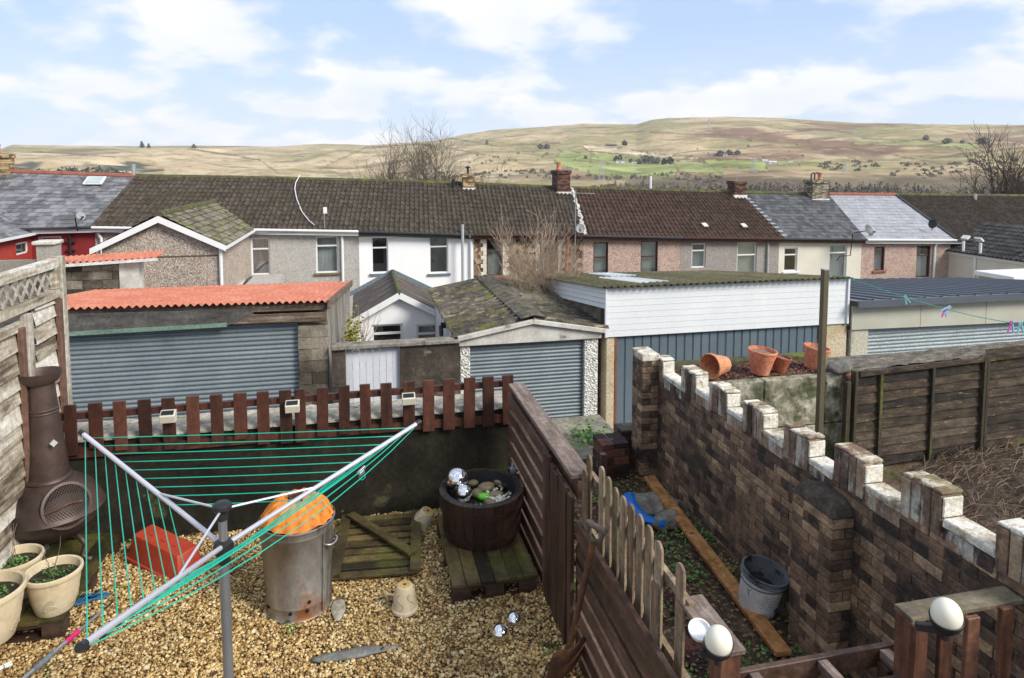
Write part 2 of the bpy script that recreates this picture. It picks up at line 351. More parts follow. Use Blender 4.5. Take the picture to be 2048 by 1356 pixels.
def bricks_box(x0, x1, y0, y1, z0, z1, bl=0.225, bh=0.075, gap=0.01, jit=0.002):
    """outer skin of bricks round a box"""
    mb = MB(); j = 0; z = z0; t = 0.1
    while z < z1 - 0.02:
        h = min(bh, z1 - z) - gap; off = (j % 2) * bl / 2
        for (a0, a1, fix, ax) in ((x0, x1, y0, 0), (x0, x1, y1 - t, 0), (y0 + t, y1 - t, x0, 1), (y0 + t, y1 - t, x1 - t, 1)):
            p = a0 - off
            while p < a1 - 0.01:
                s = max(p, a0); e = min(p + bl - gap, a1)
                if e - s > 0.02:
                    v = rnd.random()
                    o = rnd.uniform(0, 2*jit)
                    if ax == 0: mb.bx(s, e, fix - o, fix + t + o, z, z + h, v)
                    else: mb.bx(fix - o, fix + t + o, s, e, z, z + h, v)
                p += bl
        z += bh; j += 1
    core = MB(); core.bx(x0 + .008, x1 - .008, y0 + .008, y1 - .008, z0, z1 - .012)
    return mb, core
def chimney(parent, cx, cy, zb, zt, wx, wy, mat, pots=((0, 'terracotta'),), label=None, cap=True):
    g, core = bricks_box(cx - wx/2, cx + wx/2, cy - wy/2, cy + wy/2, zb, zt)
    if cap:
        g2, c2 = bricks_box(cx - wx/2 - .05, cx + wx/2 + .05, cy - wy/2 - .05, cy + wy/2 + .05, zt, zt + .15)
        b = len(g.v); g.v += g2.v; g.f += [tuple(i + b for i in f) for f in g2.f]; g.a += g2.a
        core.bx(cx - wx/2 - .03, cx + wx/2 + .03, cy - wy/2 - .03, cy + wy/2 + .03, zt - .01, zt + .16)
    c = g.build('chimney', mat, parent)
    if label: c['label'] = label
    core.build('mortar', m_mortar, c)
    f = MB(); f.bx(cx - wx/2 - .06, cx + wx/2 + .06, cy - wy/2 - .06, cy + wy/2 + .02, zb, zb + .16); f.build('flashing', m_lead, c)
    z = zt + (.16 if cap else 0)
    for (dx, kind) in pots:
        if kind == 'terracotta': p = MB().lathe([(.10, 0), (.12, .04), (.11, .08), (.10, .3), (.12, .33), (.12, .38), (.09, .38), (.085, .2)], 14, (cx + dx, cy, z)); p.build('chimney_pot', m_terracotta, c, smooth='auto')
        elif kind == 'cowl':
            p = MB().tube([(cx + dx, cy, z), (cx + dx, cy, z + .25)], .05, 8); p.lathe([(.12, .25), (.12, .3), (.02, .36)], 10, (cx + dx, cy, z)); p.build('chimney_cowl', m_black, c, smooth='auto')
        elif kind == 'bent':
            p = MB().tube([(cx + dx, cy, z), (cx + dx, cy, z + .3), (cx + dx + .1, cy - .05, z + .38), (cx + dx + .16, cy - .05, z + .3)], .035, 7); p.build('chimney_cowl', m_black, c, smooth='auto')
    return c
# ------------------------------------------------------------------ walls and windows
def wall_front(mb, x0, x1, z0, z1, Y, holes, dep=0.13, val=.5):
    xs = sorted({x0, x1, *[h[0] for h in holes], *[h[1] for h in holes]}); zs = sorted({z0, z1, *[h[2] for h in holes], *[h[3] for h in holes]})
    for i in range(len(xs) - 1):
        for j in range(len(zs) - 1):
            cx = (xs[i] + xs[i+1]) / 2; cz = (zs[j] + zs[j+1]) / 2
            if any(h[0] < cx < h[1] and h[2] < cz < h[3] for h in holes): continue
            mb.add([(xs[i], Y, zs[j]), (xs[i+1], Y, zs[j]), (xs[i+1], Y, zs[j+1]), (xs[i], Y, zs[j+1])], [(0,1,2,3)], val)
    for a, b, c, d in holes:
        y = Y + dep
        mb.add([(a,Y,c),(b,Y,c),(b,Y,d),(a,Y,d),(a,y,c),(b,y,c),(b,y,d),(a,y,d)], [(0,4,5,1),(1,5,6,2),(2,6,7,3),(3,7,4,0)], val)
def window(parent, x0, x1, z0, z1, Y, mat, curtain='net', transom=0.3, sill=None, label=None, mull=False, dep=.13):
    w = 0.055; y0, y1 = Y + dep - .07, Y + dep - .01
    f = MB()
    f.bx(x0, x0+w, y0, y1, z0, z1); f.bx(x1-w, x1, y0, y1, z0, z1); f.bx(x0+w, x1-w, y0, y1, z0, z0+w); f.bx(x0+w, x1-w, y0, y1, z1-w, z1)
    if transom: zt = z1 - (z1 - z0) * transom; f.bx(x0+w, x1-w, y0 - .003, y1, zt - w/2, zt + w/2)
    if mull: f.bx((x0+x1)/2 - w/2, (x0+x1)/2 + w/2, y0 - .006, y1, z0 + w, z1 - w)
    fo = f.build('window', mat, parent)
    if label: fo['label'] = label
    g = MB(); g.add([(x0+w,y1-.02,z0+w),(x1-w,y1-.02,z0+w),(x1-w,y1-.02,z1-w),(x0+w,y1-.02,z1-w)], [(0,1,2,3)]); g.build('pane', m_glass, fo)
    yb = Y + dep + .12
    if curtain:
        c = MB(); n = 16; zc = z1 - .02
        cm = {'net': m_curtain, 'blind': m_curtain_d}.get(curtain, m_curtain)
        if curtain == 'half': zc = z1 - (z1 - z0) * .32
        vs = []
        for i in range(n * 2 + 1):
            x = x0 + (x1 - x0) * i / (2*n); yy = yb + .018 * (1 if i % 2 else -1)
            vs += [(x, yy, z0 + .01), (x, yy, zc)]
        c.add(vs, [(2*i, 2*i+2, 2*i+3, 2*i+1) for i in range(2*n)]); c.build('curtain', cm, fo)
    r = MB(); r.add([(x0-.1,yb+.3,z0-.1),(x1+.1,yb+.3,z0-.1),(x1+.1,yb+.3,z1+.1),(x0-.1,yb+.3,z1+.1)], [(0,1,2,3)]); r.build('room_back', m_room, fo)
    if sill: s = MB(); s.bx(x0-.08, x1+.08, Y-.07, Y+dep-.075, z0-.09, z0-.004); s.build('sill', sill, fo, bevel=.008)
    return fo
def dish(parent, c, r, aim, mat, arm):
    """satellite dish: c centre, aim direction, arm: path of the bracket"""
    aim = Vector(aim).normalized(); m = aim.to_track_quat('Z', 'Y').to_matrix()
    prof = [(r*i/6, 0.22*r*(i/6)**2) for i in range(7)] + [(r, 0.22*r - .012), (r*.5, .22*r*.25 - .015), (0, -.015)]
    d_ = MB().lathe([(max(a, 1e-7), b) for a, b in prof], 20, c, m, sy=1.1).build('satellite_dish', mat, parent, smooth=True)
    c = Vector(c); tip = c + aim * r * 1.2 + Vector((0, 0, -r*.7))
    MB().tube([c + Vector((0,0,-r)) , tip], .012, 6).box(tip, (.06,.1,.06)).build('feed_arm', m_black, d_)
    MB().tube(arm, .022, 6).build('bracket', m_black, d_)
    return d_

YH = 27.0; YE = 26.72; YR = 31.0
M_DN = (0.3, 0.3, 0.3)
def terrace(name, label, e, r, wallm, tilem, kind, windows, tw=.2, nc=12, ridgem=None, gutterm=None, seed=0, fascia=None, z0=-5.8):
    """e = eaves pixels (l, r), r = ridge pixels (l, r)"""
    eL, eR = oy(*e[0], YE), oy(*e[1], YE); rL, rR = oy(*r[0], YR), oy(*r[1], YR)
    x0, x1 = eL.x, eR.x
    t = thing(name, label, 'house', ((x0+x1)/2, YH, z0), 'terraced houses across the lane')
    zt = min(eL.z, eR.z) - .03
    hol = []; W = []
    for wd in windows:
        a = oy(wd[0], wd[2], YH); b = oy(wd[1], wd[3], YH)
        hol.append((a.x, b.x, b.z, a.z)); W.append((a.x, b.x, b.z, a.z, wd[4]))
    mb = MB(); wall_front(mb, x0 + .004, x1 - .004, z0, zt, YH, hol)
    mb.add([(x0+.004,YH,z0),(x0+.004,35,z0),(x0+.004,35,zt),(x0+.004,31,min(rL.z,rR.z)-.06),(x0+.004,YH,zt)], [(0,4,3,2,1)])
    mb.add([(x1-.004,YH,z0),(x1-.004,35,z0),(x1-.004,35,zt),(x1-.004,31,min(rL.z,rR.z)-.06),(x1-.004,YH,zt)], [(0,1,2,3,4)])
    mb.add([(x0,35,z0),(x1,35,z0),(x1,35,zt),(x0,35,zt)], [(0,3,2,1)])
    # soffit
    mb.add([(x0,YE,zt-.0),(x1,YE,zt-.0),(x1,YH,zt-.0),(x0,YH,zt-.0)], [(0,3,2,1)])
    mb.build('wall', wallm, t)
    rf = roof_tiles(eL, eR, rL, rR, kind, tw, nc, seed, thick=.03 if kind == 'roll' else .012)
    bk = [(rL.x, rL.y, rL.z), (rR.x, rR.y, rR.z), (x1, 35.2, zt), (x0, 35.2, zt)]
    rf.add(bk, [(3,2,1,0)], .5)
    ro = rf.build('roof', tilem, t)
    ridge(rL + Vector((0,0,.0)), rR + Vector((0,0,.0))).build('ridge_tiles', ridgem or m_ridge_moss, ro, smooth='auto')
    g = MB(); a = eL + Vector((0,-.04,-.03)); b = eR + Vector((0,-.04,-.03))
    g.bar(a, b, .11, .09)
    g.build('gutter', gutterm or m_dark_gutter, t, bevel=.02)
    fz = MB(); fz.bar(eL + Vector((.0,.06,-.12)), eR + Vector((0,.06,-.12)), .03, .19); fz.build('fascia', fascia or m_upvc, t)
    for (a, b, c, d, o) in W: window(t, a, b, c, d, YH, **o)
    t['_x'] = 0; del t['_x']
    return t, eL, eR, rL, rR
def pipe(parent, pts, r, mat, name='downpipe', n=8):
    return MB().tube(pts, r, n).build(name, mat, parent, smooth='auto')

wu = dict(mat=m_upvc, sill=None)
# red house, far left
t, eL, eR, rL, rR = terrace('terraced_house', 'red painted house with a patchy blue-grey slate roof and small skylight', ((-190, 462), (183, 453)), ((-110, 339), (273, 353)), m_red, m_slate, 'slate', [(75, 126, 473, 545, dict(mat=m_upvc, curtain='half', transom=.36))], tw=.3, nc=15, ridgem=m_ridge_red, seed=1, gutterm=m_dark_gutter)
a = oy(170, 360, 30.2); MB().box((a.x+.35, 30.2, a.z-.02), (.68, .62, .05), (R(26), 0, 0)).build('skylight', m_upvc, t)
MB().box((a.x+.35, 30.17, a.z+.012), (.54, .48, .02), (R(26), 0, 0)).build('skylight_pane', surf('skylight_glass', [(.35,.42,.42),(.45,.52,.5)], 2, rough=.1, bump=0), t)
p0 = oy(139, 459, 26.93); pipe(t, [p0, p0 + Vector((0,0,-4.8))], .045, m_black); MB().bar(p0 + Vector((-.18,0,-.45)), p0 + Vector((.18,0,-.45)), .06, .06).bar(p0 + Vector((-.15,0,-.75)), p0 + Vector((.15,0,-.75)), .06, .06).build('pipe_bracket', m_black, t)
a = oy(161, 432, 26.3); dish(t, a, .15, (.5, -.6, .35), surf('grey_dish', [(.2,.21,.22),(.3,.31,.32)], 3, rough=.5, bump=0), [a, a + Vector((-.25,.2,-.1)), a + Vector((-.28,.45,-.55))])
cx = oy(0, 340, 31).x - .1; chimney(t, cx, 31.0, 2.0, oy(10, 308, 31).z - .15, 1.0, .6, m_brick_y, pots=((.05, 'terracotta'),))
# front annexe of the red house, running toward the camera
xa = oy(62, 470, YH).x; zc = oy(60, 466, 26.9).z
an = MB(); yn = 20.0
hz0, hz1 = ox(32, 511, xa).z, ox(32, 487, xa).z; hy1, hy0 = ox(56, 495, xa).y, ox(32, 495, xa).y
ys = [yn, hy0, hy1, YH]; zs = [-5.8, hz0, hz1, zc]
for i in range(3):
    for j in range(3):
        if i == 1 and j == 1: continue
        an.add([(xa, ys[i], zs[j]), (xa, ys[i+1], zs[j]), (xa, ys[i+1], zs[j+1]), (xa, ys[i], zs[j+1])], [(0,1,2,3)])
an.add([(xa, hy0, hz0), (xa, hy1, hz0), (xa, hy1, hz1), (xa, hy0, hz1), (xa-.1, hy0, hz0), (xa-.1, hy1, hz0), (xa-.1, hy1, hz1), (xa-.1, hy0, hz1)], [(0,4,5,1),(1,5,6,2),(2,6,7,3),(3,7,4,0),(4,7,6,5)])
an.add([(xa, yn, -5.8), (xa, yn, zc), (xa-5, yn, zc), (xa-5, yn, -5.8)], [(0,1,2,3)])
an.build('annexe_wall', m_red_lit, t)
fw = MB(); w_ = .05
for (p, q) in (((hy0,hz0),(hy1,hz0+w_)),((hy0,hz1-w_),(hy1,hz1)),((hy0,hz0),(hy0+w_,hz1)),((hy1-w_,hz0),(hy1,hz1))): fw.bx(xa-.07, xa-.02, p[0], q[0], p[1], q[1])
fo = fw.build('window', m_upvc, t); MB().add([(xa-.05,hy0,hz0),(xa-.05,hy1,hz0),(xa-.05,hy1,hz1),(xa-.05,hy0,hz1)],[(0,1,2,3)]).build('pane', surf('dark_glass', [(.02,.025,.03),(.05,.055,.06)], 2, rough=.06, spec=.8, bump=0), fo)
top = oy(2, 406, 29.2)
rf = roof_tiles((xa+.15, yn-.2, zc+.03), (xa+.15, YH, zc+.03), (top.x, yn-.2, top.z), (top.x, top.y, top.z), 'slate', .3, 9, 3, thick=.012)
rf.build('annexe_roof', m_slate, t)
MB().bar((xa+.16, YH-.1, zc+.06), (top.x, top.y, top.z+.05), .16, .03).build('valley_flashing', m_lead, t)
MB().bar((xa+.2, YH, zc-.02), (xa+.2, yn, zc-.02), .1, .08).build('annexe_gutter', m_upvc, t)

# brown-roofed house with the gabled pebbledash annexe
t, eL, eR, rL, rR = terrace('terraced_house.001', 'brown tiled house behind the big gabled pebbledash annexe', ((183, 453), (481, 457)), ((273, 353), (522, 357)), m_pebble_brown, m_tile, 'roll', [], seed=2, gutterm=m_upvc)
p0 = oy(194, 457, 26.9); pipe(t, [p0, p0 + Vector((.06,.0,-.25)), p0 + Vector((.12,0,-.35)), p0 + Vector((.12,0,-4.8))], .05, m_upvc)
a = oy(268, 352, YR); pipe(t, [a + Vector((0,0,-.1)), a + Vector((0,0,.5))], .09, m_metal, 'flue')
xw = oy(499, 480, YH).x
yf = min((k * .05 for k in range(300, 540)), key=lambda Y: abs(oy(437, 488, Y).x - xw))
gl, gr, gp = oy(203, 492, yf), oy(437, 489, yf), oy(320, 431, yf)
gz = (gl.z + gr.z) / 2
aw = MB(); aw.add([(gl.x, yf, -5), (gr.x, yf, -5), (gr.x, yf, gz), (gp.x, yf, gp.z - .03), (gl.x, yf, gz)], [(0,1,2,3,4)])
aw.add([(gr.x, yf, -5), (gr.x, YH, -5), (gr.x, YH, gz), (gr.x, yf, gz)], [(0,1,2,3)]); aw.add([(gl.x, yf, -5), (gl.x, YH, -5), (gl.x, YH, gz), (gl.x, yf, gz)], [(0,3,2,1)])
aw.build('annexe_wall', m_pebble_brown, t)
MB().bx(gl.x + .02, gr.x - .02, yf - .012, yf - .001, gz - .36, gz - .32).build('string_course', surf('dark_string_course', [(.1,.075,.06)], 2), t)  # string course as a thin dark brown strip across the gable
yb = 28.8
rf = roof_tiles((gr.x+.2, yf-.2, gz-.05), (gr.x+.2, yb-.6, gz-.05), (gp.x, yf-.2, gp.z+.03), (gp.x, yb, gp.z+.03), 'roll', .3, 8, 5, amp=.02)
ro = rf.build('annexe_roof', m_tile_moss, t)
rf = roof_tiles((gl.x-.2, yb-.6, gz-.05), (gl.x-.2, yf-.2, gz-.05), (gp.x, yb, gp.z+.03), (gp.x, yf-.2, gp.z+.03), 'roll', .3, 8, 6, amp=.02); rf.build('annexe_roof', m_tile, t)
ridge((gp.x, yf-.2, gp.z+.03), (gp.x, yb, gp.z+.03)).build('annexe_ridge_tiles', m_ridge_moss, ro, smooth='auto')
v = MB(); v.prism([(gl.x-.24, yf-.22, gz-.2), (gl.x-.24, yf-.22, gz-.03), (gp.x, yf-.22, gp.z+.0), (gp.x, yf-.22, gp.z-.19)], (0,.03,0)); v.prism([(gr.x+.24, yf-.223, gz-.2), (gp.x, yf-.223, gp.z-.19), (gp.x, yf-.223, gp.z+.0), (gr.x+.24, yf-.223, gz-.03)], (0,.03,0)); v.build('bargeboard', m_upvc, t)
MB().bar((gr.x+.22, yf-.15, gz-.1), (gr.x+.22, YH-.1, gz-.1), .1, .09).build('annexe_gutter', m_upvc, t)
pipe(t, [(gr.x+.06, yf-.06, gz-.12), (gr.x+.06, yf-.06, -5)], .05, m_upvc)

# grey pebbledash house
t, eL, eR, rL, rR = terrace('terraced_house.002', 'grey pebbledash house with two white windows and a cable curling over its roof', ((481, 457), (717, 461)), ((522, 357), (735, 362)), m_pebble_grey, m_tile, 'roll',
  [(501, 541, 476, 549, dict(mat=m_upvc, curtain='blind')), (631, 677, 473, 545, dict(mat=m_upvc, curtain='net', transom=.26, sill=m_sill_moss))], seed=4, gutterm=m_upvc)
p0 = oy(684, 463, 26.93); pipe(t, [p0, p0 + Vector((0,0,-4.8))], .05, m_upvc)
pts = []
for (px, py, s) in ((600,357,1),(592,372,.86),(590,385,.73),(594,405,.55),(604,430,.32),(618,448,.12),(629,457,0.02)):
    q = oy(px, py, YE + (YR - YE) * s); pts.append(q + Vector((0, -.07, .15)))
pipe(t, pts, .018, m_upvc, 'cable', 5)
a = oy(649, 456, 26.6); pipe(t, [a, a + Vector((0,0,.78))], .02, m_metal, 'aerial_mast', 6); MB().box(a + Vector((.04,-.03,.68)), (.14,.05,.24)).build('aerial', m_upvc, t)
# white house
t, eL, eR, rL, rR = terrace('terraced_house.003', 'bright white rendered house with two grey sashed windows on blue-grey sills', ((717, 461), (949, 468)), ((735, 362), (931, 368)), m_render_white, m_tile, 'roll',
  [(742, 777, 474, 546, dict(mat=m_upvc, curtain=None, sill=m_grey_sill)), (858, 897, 473, 546, dict(mat=m_upvc, curtain=None, transom=.28, sill=m_grey_sill))], seed=5, fascia=m_dark_gutter)
p0 = oy(925, 449, 26.65); pipe(t, [p0, p0 + Vector((0,0,-4.9))], .06, surf('grey_soil_pipe', [(.33,.35,.36),(.42,.44,.45)], 3, rough=.5, bump=0), 'soil_pipe')
p0 = oy(940, 468, 26.65); pipe(t, [p0, p0 + Vector((.04,.25,-.2)), p0 + Vector((.08,.28,-.35)), p0 + Vector((.08,.28,-4.8))], .05, m_upvc)
a = oy(907, 380, 30.6); pipe(t, [a + Vector((0,0,-.15)), a + Vector((0,0,.5))], .08, m_black, 'flue'); MB().bx(a.x-.3, a.x+.3, a.y-.15, a.y+.1, a.z-.12, a.z-.02).build('flue_flashing', m_lead, t)
# stone house
m_stone = surf('brown_rubble_stone', [(.07,.045,.03),(.2,.13,.085),(.36,.27,.19)], 3, vor=5.5, rough=.95, bump=.8, bdist=.03, layers=[((.05,.035,.025),.58,.1,2,(1,1,1),.6)])
t, eL, eR, rL, rR = terrace('terraced_house.004', 'brown stone house with cream toothed window surrounds', ((949, 468), (1171, 470)), ((931, 368), (1143, 377)), m_stone, m_tile, 'roll',
  [(973, 1005, 479, 551, dict(mat=m_brown_upvc, curtain='half', sill=m_ridge_red)), (1079, 1116, 477, 545, dict(mat=m_brown_upvc, curtain='net'))], seed=6, gutterm=m_brown_upvc, fascia=m_brown_upvc)
for (xa0, xb0, xo0, xo1) in ((973, 1005, 961, 1018), (1079, 1116, 1066, 1129)):
    q = MB(); top_ = oy(xa0, 468, YH).z - .02; L0, L1 = oy(xa0, 500, YH).x, oy(xb0, 500, YH).x; O0, O1 = oy(xo0, 500, YH).x, oy(xo1, 500, YH).x; zb_ = oy(xa0, 552, YH).z
    k = 0; z = zb_
    zt_ = oy(xa0, 478, YH).z
    while z < zt_ - .02:
        h = min(.17, zt_ - z); ww = .6 if k % 2 else 1
        q.bx(L0 - (L0 - O0) * ww, L0 - .002, YH - .025, YH + .03, z, z + h - .004); q.bx(L1 + .002, L1 + (O1 - L1) * ww, YH - .025, YH + .03, z, z + h - .004); z += .17; k += 1
    q.bx(O0 + .05, O1 - .05, YH - .03, YH + .03, zt_ + .002, zt_ + .17)
    q.build('quoin', m_stone_c, t, bevel=.01)
a = oy(1139, 455, 26.8); b = oy(1132, 538, 26.8); pipe(t, [a, b, b + Vector((0,0,-3))], .07, surf('faded_clay_pipe', [(.26,.10,.05),(.38,.17,.10)], 3, rough=.8))
cp = oy(937, 378, 30.6); chimney(t, cp.x, 30.75, cp.z - .1, oy(937, 352, 30.75).z - .05, .50, .5, m_brick_y, pots=((0, 'cowl'),), label='small yellow brick chimney topped with moss')
cp = oy(1128, 382, 30.4); chimney(t, cp.x, 30.9, cp.z - .2, oy(1128, 345, 30.7).z - .05, .62, .95, m_brick_d, pots=((-.12, 'terracotta'),), label='dark red brick chimney with a broken pot')
v = MB()
for i in range(40):
    s = i / 39; p = Vector(rR).lerp(Vector(eR), s) + Vector((rnd.uniform(-.04,.06), 0, .07)); v.box(p, (rnd.uniform(.04,.14), rnd.uniform(.12,.26), .03), (R(24), 0, rnd.uniform(-.5,.5)))
v.build('verge_mortar', surf('white_mortar', [(.34,.33,.30),(.62,.61,.58)], 5, rough=.9), t)
a = oy(1150, 545, 26.6); pipe(t, [a, Vector((a.x, a.y, oy(1150, 380, 26.6).z))], .025, m_metal, 'aerial_mast', 6)
z_ = oy(1150, 386, 26.6).z; e = MB().tube([(a.x-.1, a.y, z_), (a.x+.75, a.y-.2, z_-.02)], .012, 5)
for k in range(8): e.tube([(a.x+.1*k, a.y-.02*k-.16, z_), (a.x+.1*k, a.y-.02*k+.16, z_)], .006, 4)
e.build('aerial', m_metal, t)
a = oy(1161, 457, 26.4); dish(t, a, .19, (-.35, -.8, .3), surf('pale_dish', [(.3,.31,.29),(.4,.41,.39)], 3, rough=.5, bump=0), [a, a + Vector((-.2,.1,-.1)), a + Vector((-.25,.2,-.3))])
# pink house
t, eL, eR, rL, rR = terrace('terraced_house.005', 'pink pebbledash house with two dark brown windows, red-brown roof', ((1171, 470), (1367, 474)), ((1143, 377), (1310, 381)), m_pebble_pink, m_tile_red, 'roll',
  [(1187, 1216, 485, 556, dict(mat=m_brown_upvc, curtain='net', transom=.42)), (1282, 1315, 482, 556, dict(mat=m_brown_upvc, curtain='net', transom=.42))], seed=7, fascia=m_brown_upvc)
a = oy(1301, 373, YR); pipe(t, [a + Vector((0,0,-.1)), a + Vector((0,0,.52))], .06, m_upvc, 'flue')
# dull grey house
t, eL, eR, rL, rR = terrace('terraced_house.006', 'drab grey pebbledash house with two pale tiles showing low on its red-brown roof', ((1367, 474), (1566, 476)), ((1310, 381), (1478, 386)), m_pebble_dull, m_tile_red, 'roll',
  [(1384, 1411, 487, 535, dict(mat=m_upvc, curtain='half')), (1475, 1512, 485, 556, dict(mat=m_upvc, curtain='net', transom=.35))], seed=8, fascia=m_brown_upvc, gutterm=m_brown_upvc)
p0 = oy(1537, 474, 26.93); pipe(t, [p0, p0 + Vector((0,0,-4.8))], .045, surf('grey_soil_pipe', [(.3,.3,.3)], 3))
for (px, py) in ((1410, 452), (1488, 453)):
    a = oy(px, py, 27.5); MB().box(a + Vector((0,0,.05)), (.22,.3,.05), (R(24),0,0)).build('pale_tile', m_stone_c, t)
cp = oy(1477, 390, 30.6); c_ = chimney(t, cp.x, 30.8, cp.z - .15, oy(1473, 366, 30.8).z - .05, .60, .7, m_brick_d, pots=(), label='squat mossy chimney with a tall thin aerial')
pipe(c_, [(cp.x, 30.8, cp.z+.3), (cp.x, 30.8, cp.z+1.6)], .014, m_metal, 'aerial_mast', 5)
# cream house
t, eL, eR, rL, rR = terrace('terraced_house.007', 'cream rendered house with a dark slate roof and a black satellite dish', ((1566, 476), (1733, 478)), ((1478, 386), (1657, 389)), m_cream, m_slate_dark, 'slate',
  [(1569, 1594, 496, 542, dict(mat=m_upvc, curtain=None, sill=m_upvc)), (1660, 1692, 489, 556, dict(mat=m_upvc, curtain='net', transom=.25))], seed=9, tw=.27, nc=15, fascia=m_brown_upvc)
cp = oy(1637, 394, 30.6); chimney(t, cp.x, 30.8, cp.z - .25, oy(1637, 362, 30.8).z - .1, .92, .7, m_brick_g, pots=((-.32, 'bent'), (-.12, 'bent'), (.2, 'terracotta')), label='buff brick chimney with two bent cowls and a terracotta pot')
a = oy(1737, 461, 25.9); dish(t, a, .25, (.25, -.75, .4), surf('dark_dish', [(.07,.08,.08),(.11,.12,.12)], 3, rough=.5, bump=0), [a, a + Vector((-.35,.3,-.1)), a + Vector((-.4,.5,-.2)), a + Vector((-.4,.6,-1.2)), a + Vector((-.7,.9,-1.25)), a + Vector((-.75,1.05,-1.5))])
v = MB()
for i in range(13):
    s = i / 12.5; p = Vector(rL).lerp(Vector(eL), s) + Vector((.12, 0, .03)); v.box(p, (.35, .12, .02), (R(24), 0, .1))
v.build('verge_slates', m_slate_light, t)
# second pink house
t, eL, eR, rL, rR = terrace('terraced_house.008', 'pink pebbledash house under a pale wet slate roof', ((1733, 478), (1912, 479)), ((1657, 389), (1790, 390)), m_pebble_pink, m_slate_light, 'slate',
  [(1749, 1768, 494, 541, dict(mat=m_brown_upvc, curtain='half', sill=m_ridge_red)), (1834, 1859, 492, 554, dict(mat=m_brown_upvc, curtain='half'))], seed=10, tw=.3, nc=15, ridgem=m_ridge_red, gutterm=m_upvc)
p0 = oy(1884, 479, 26.7); pipe(t, [p0, p0 + Vector((-.1,.2,-.25)), p0 + Vector((-.14,.24,-.4)), p0 + Vector((-.14,.24,-4))], .055, m_upvc)
v = MB(); v.bar(Vector(rR) + Vector((0,0,.06)), Vector(eR) + Vector((0,0,.06)), .1, .04); v.build('verge_strip', m_dark_gutter, t)
a = oy(1866, 448, 27.2); dish(t, a, .2, (-.9, -.3, .2), m_black, [a, a + Vector((.05,.1,-.3))])
# right end house with annexe running toward the camera
t, eL, eR, rL, rR = terrace('terraced_house.009', 'end house with wide dark tiled roof and low cream annexe with metal flue', ((1912, 479), (2380, 486)), ((1790, 390), (2200, 394)), m_cream, m_tile, 'roll', [], seed=11)
a = oy(1950, 399, 30.6); pipe(t, [a + Vector((0,0,-.15)), a + Vector((0,0,.3))], .09, m_metal, 'flue')
xe = oy(1899, 501, YH).x; ze = oy(1899, 501, YH).z; yn2 = 17.0
w2 = MB(); w2.add([(xe, YH, -5.8), (xe, yn2, -5.8), (xe, yn2, ze), (xe, YH, ze)], [(0,3,2,1)]); w2.add([(xe, yn2, -5.8), (xe+7, yn2, -5.8), (xe+7, yn2, ze), (xe+3.5, yn2, ze+1.3), (xe, yn2, ze)], [(0,1,2,3,4)])
w2.build('annexe_wall', m_cream, t)
rg = oy(1928, 456, YH - .3)
rf = roof_tiles((xe-.15, YH+.6, ze), (xe-.15, yn2-.2, ze), (xe+2.9, YH+.6, ze+1.25), (xe+2.9, yn2-.2, ze+1.25), 'roll', .22, 9, 12)
ro = rf.build('annexe_roof', m_tile_black, t)
MB().bar((xe-.02, YH, ze-.1), (xe-.02, yn2, ze-.1), .08, .14).build('annexe_fascia', m_upvc, t)
a = oy(1986, 503, 23); a = Vector((xe + .55, 23.6, ze + .2)); pipe(t, [a, a + Vector((0,0,1.25))], .085, m_metal, 'flue'); MB().lathe([(.11, 0), (.11, .06), (.03, .1)], 10, a + Vector((0,0,1.25))).lathe([(.25,-.05),(.1,.12)],10,a).build('flue_cap', m_metal, t)
ppx = ox(1948, 560, xe - .05); pipe(t, [(xe-.06, ppx.y, ze-.1), (xe-.06, ppx.y, -4)], .05, m_upvc)
for dy_, s_ in ((26.2, 1), (25.3, -1)):
    a = Vector((xe - .05, dy_, ze)); MB().tube([a, a + Vector((0,0,.55))], .06, 8).box(a + Vector((.1*s_,0,.72)), (.07,.36,.22), (0, R(50*s_), 0)).build('roof_vent', m_upvc, t)
# ------------------------------------------------------------------ garages and sheds on the lane
YG = 13.0; ZL = -2.85
m_corr_red = surf('red_corrugated_sheet', [(0.42,0.125,0.07),(0.50,0.165,0.095),(0.57,0.235,0.15)], 2.2, attr=.3, rough=.7, bump=.1, layers=[((.62,.3,.24),.62,.1,3,(1,4,1),.4),((.2,.05,.03),.68,.05,3,(1,1,1),.7)])
m_shutter = surf('grey_blue_shutter', [(0.165,0.20,0.22),(0.235,0.275,0.295)], 1.2, attr=.3, rough=.42, metal=.25, bump=.05, layers=[((.13,.13,.12),.56,.14,1.4,(1,1,.6),.55),((.3,.26,.2),.66,.06,3,(1,1,4),.5)])
m_felt = surf('weathered_dark_board', [(0.045,0.042,0.04),(0.085,0.08,0.075),(0.13,0.125,0.115)], 1.5, rough=.9, bump=.5, stretch=(1,1,3), layers=[((.02,.02,.02),.58,.08,5,(1,1,2),.7)])
m_rotten = surf('rotten_timber', [(0.05,0.035,0.026),(0.13,0.09,0.065),(0.3,0.24,0.19)], 3, stretch=(.5,3,6), rough=.95, bump=.6, layers=[((.4,.35,.28),.62,.06,6,(.5,1,3),.8)])
m_block = surf('stained_concrete_block', [(0.05,0.042,0.03),(0.13,0.11,0.085),(0.25,0.215,0.17)], 2.5, attr=.5, rough=.95, bump=.7, layers=[((.03,.035,.02),.56,.1,1.7,(1,1,1),.8),((.33,.3,.25),.66,.06,6,(1,1,1),.6)])
m_blackwall = surf('sooty_rendered_wall', [(0.02,0.017,0.013),(0.06,0.048,0.038),(0.14,0.115,0.09)], 2.2, rough=.95, bump=.5, layers=[((.24,.22,.17),.60,.07,3.2,(1,1,1),.75),((.015,.014,.012),.54,.15,1.1,(1,1,1),.7)])
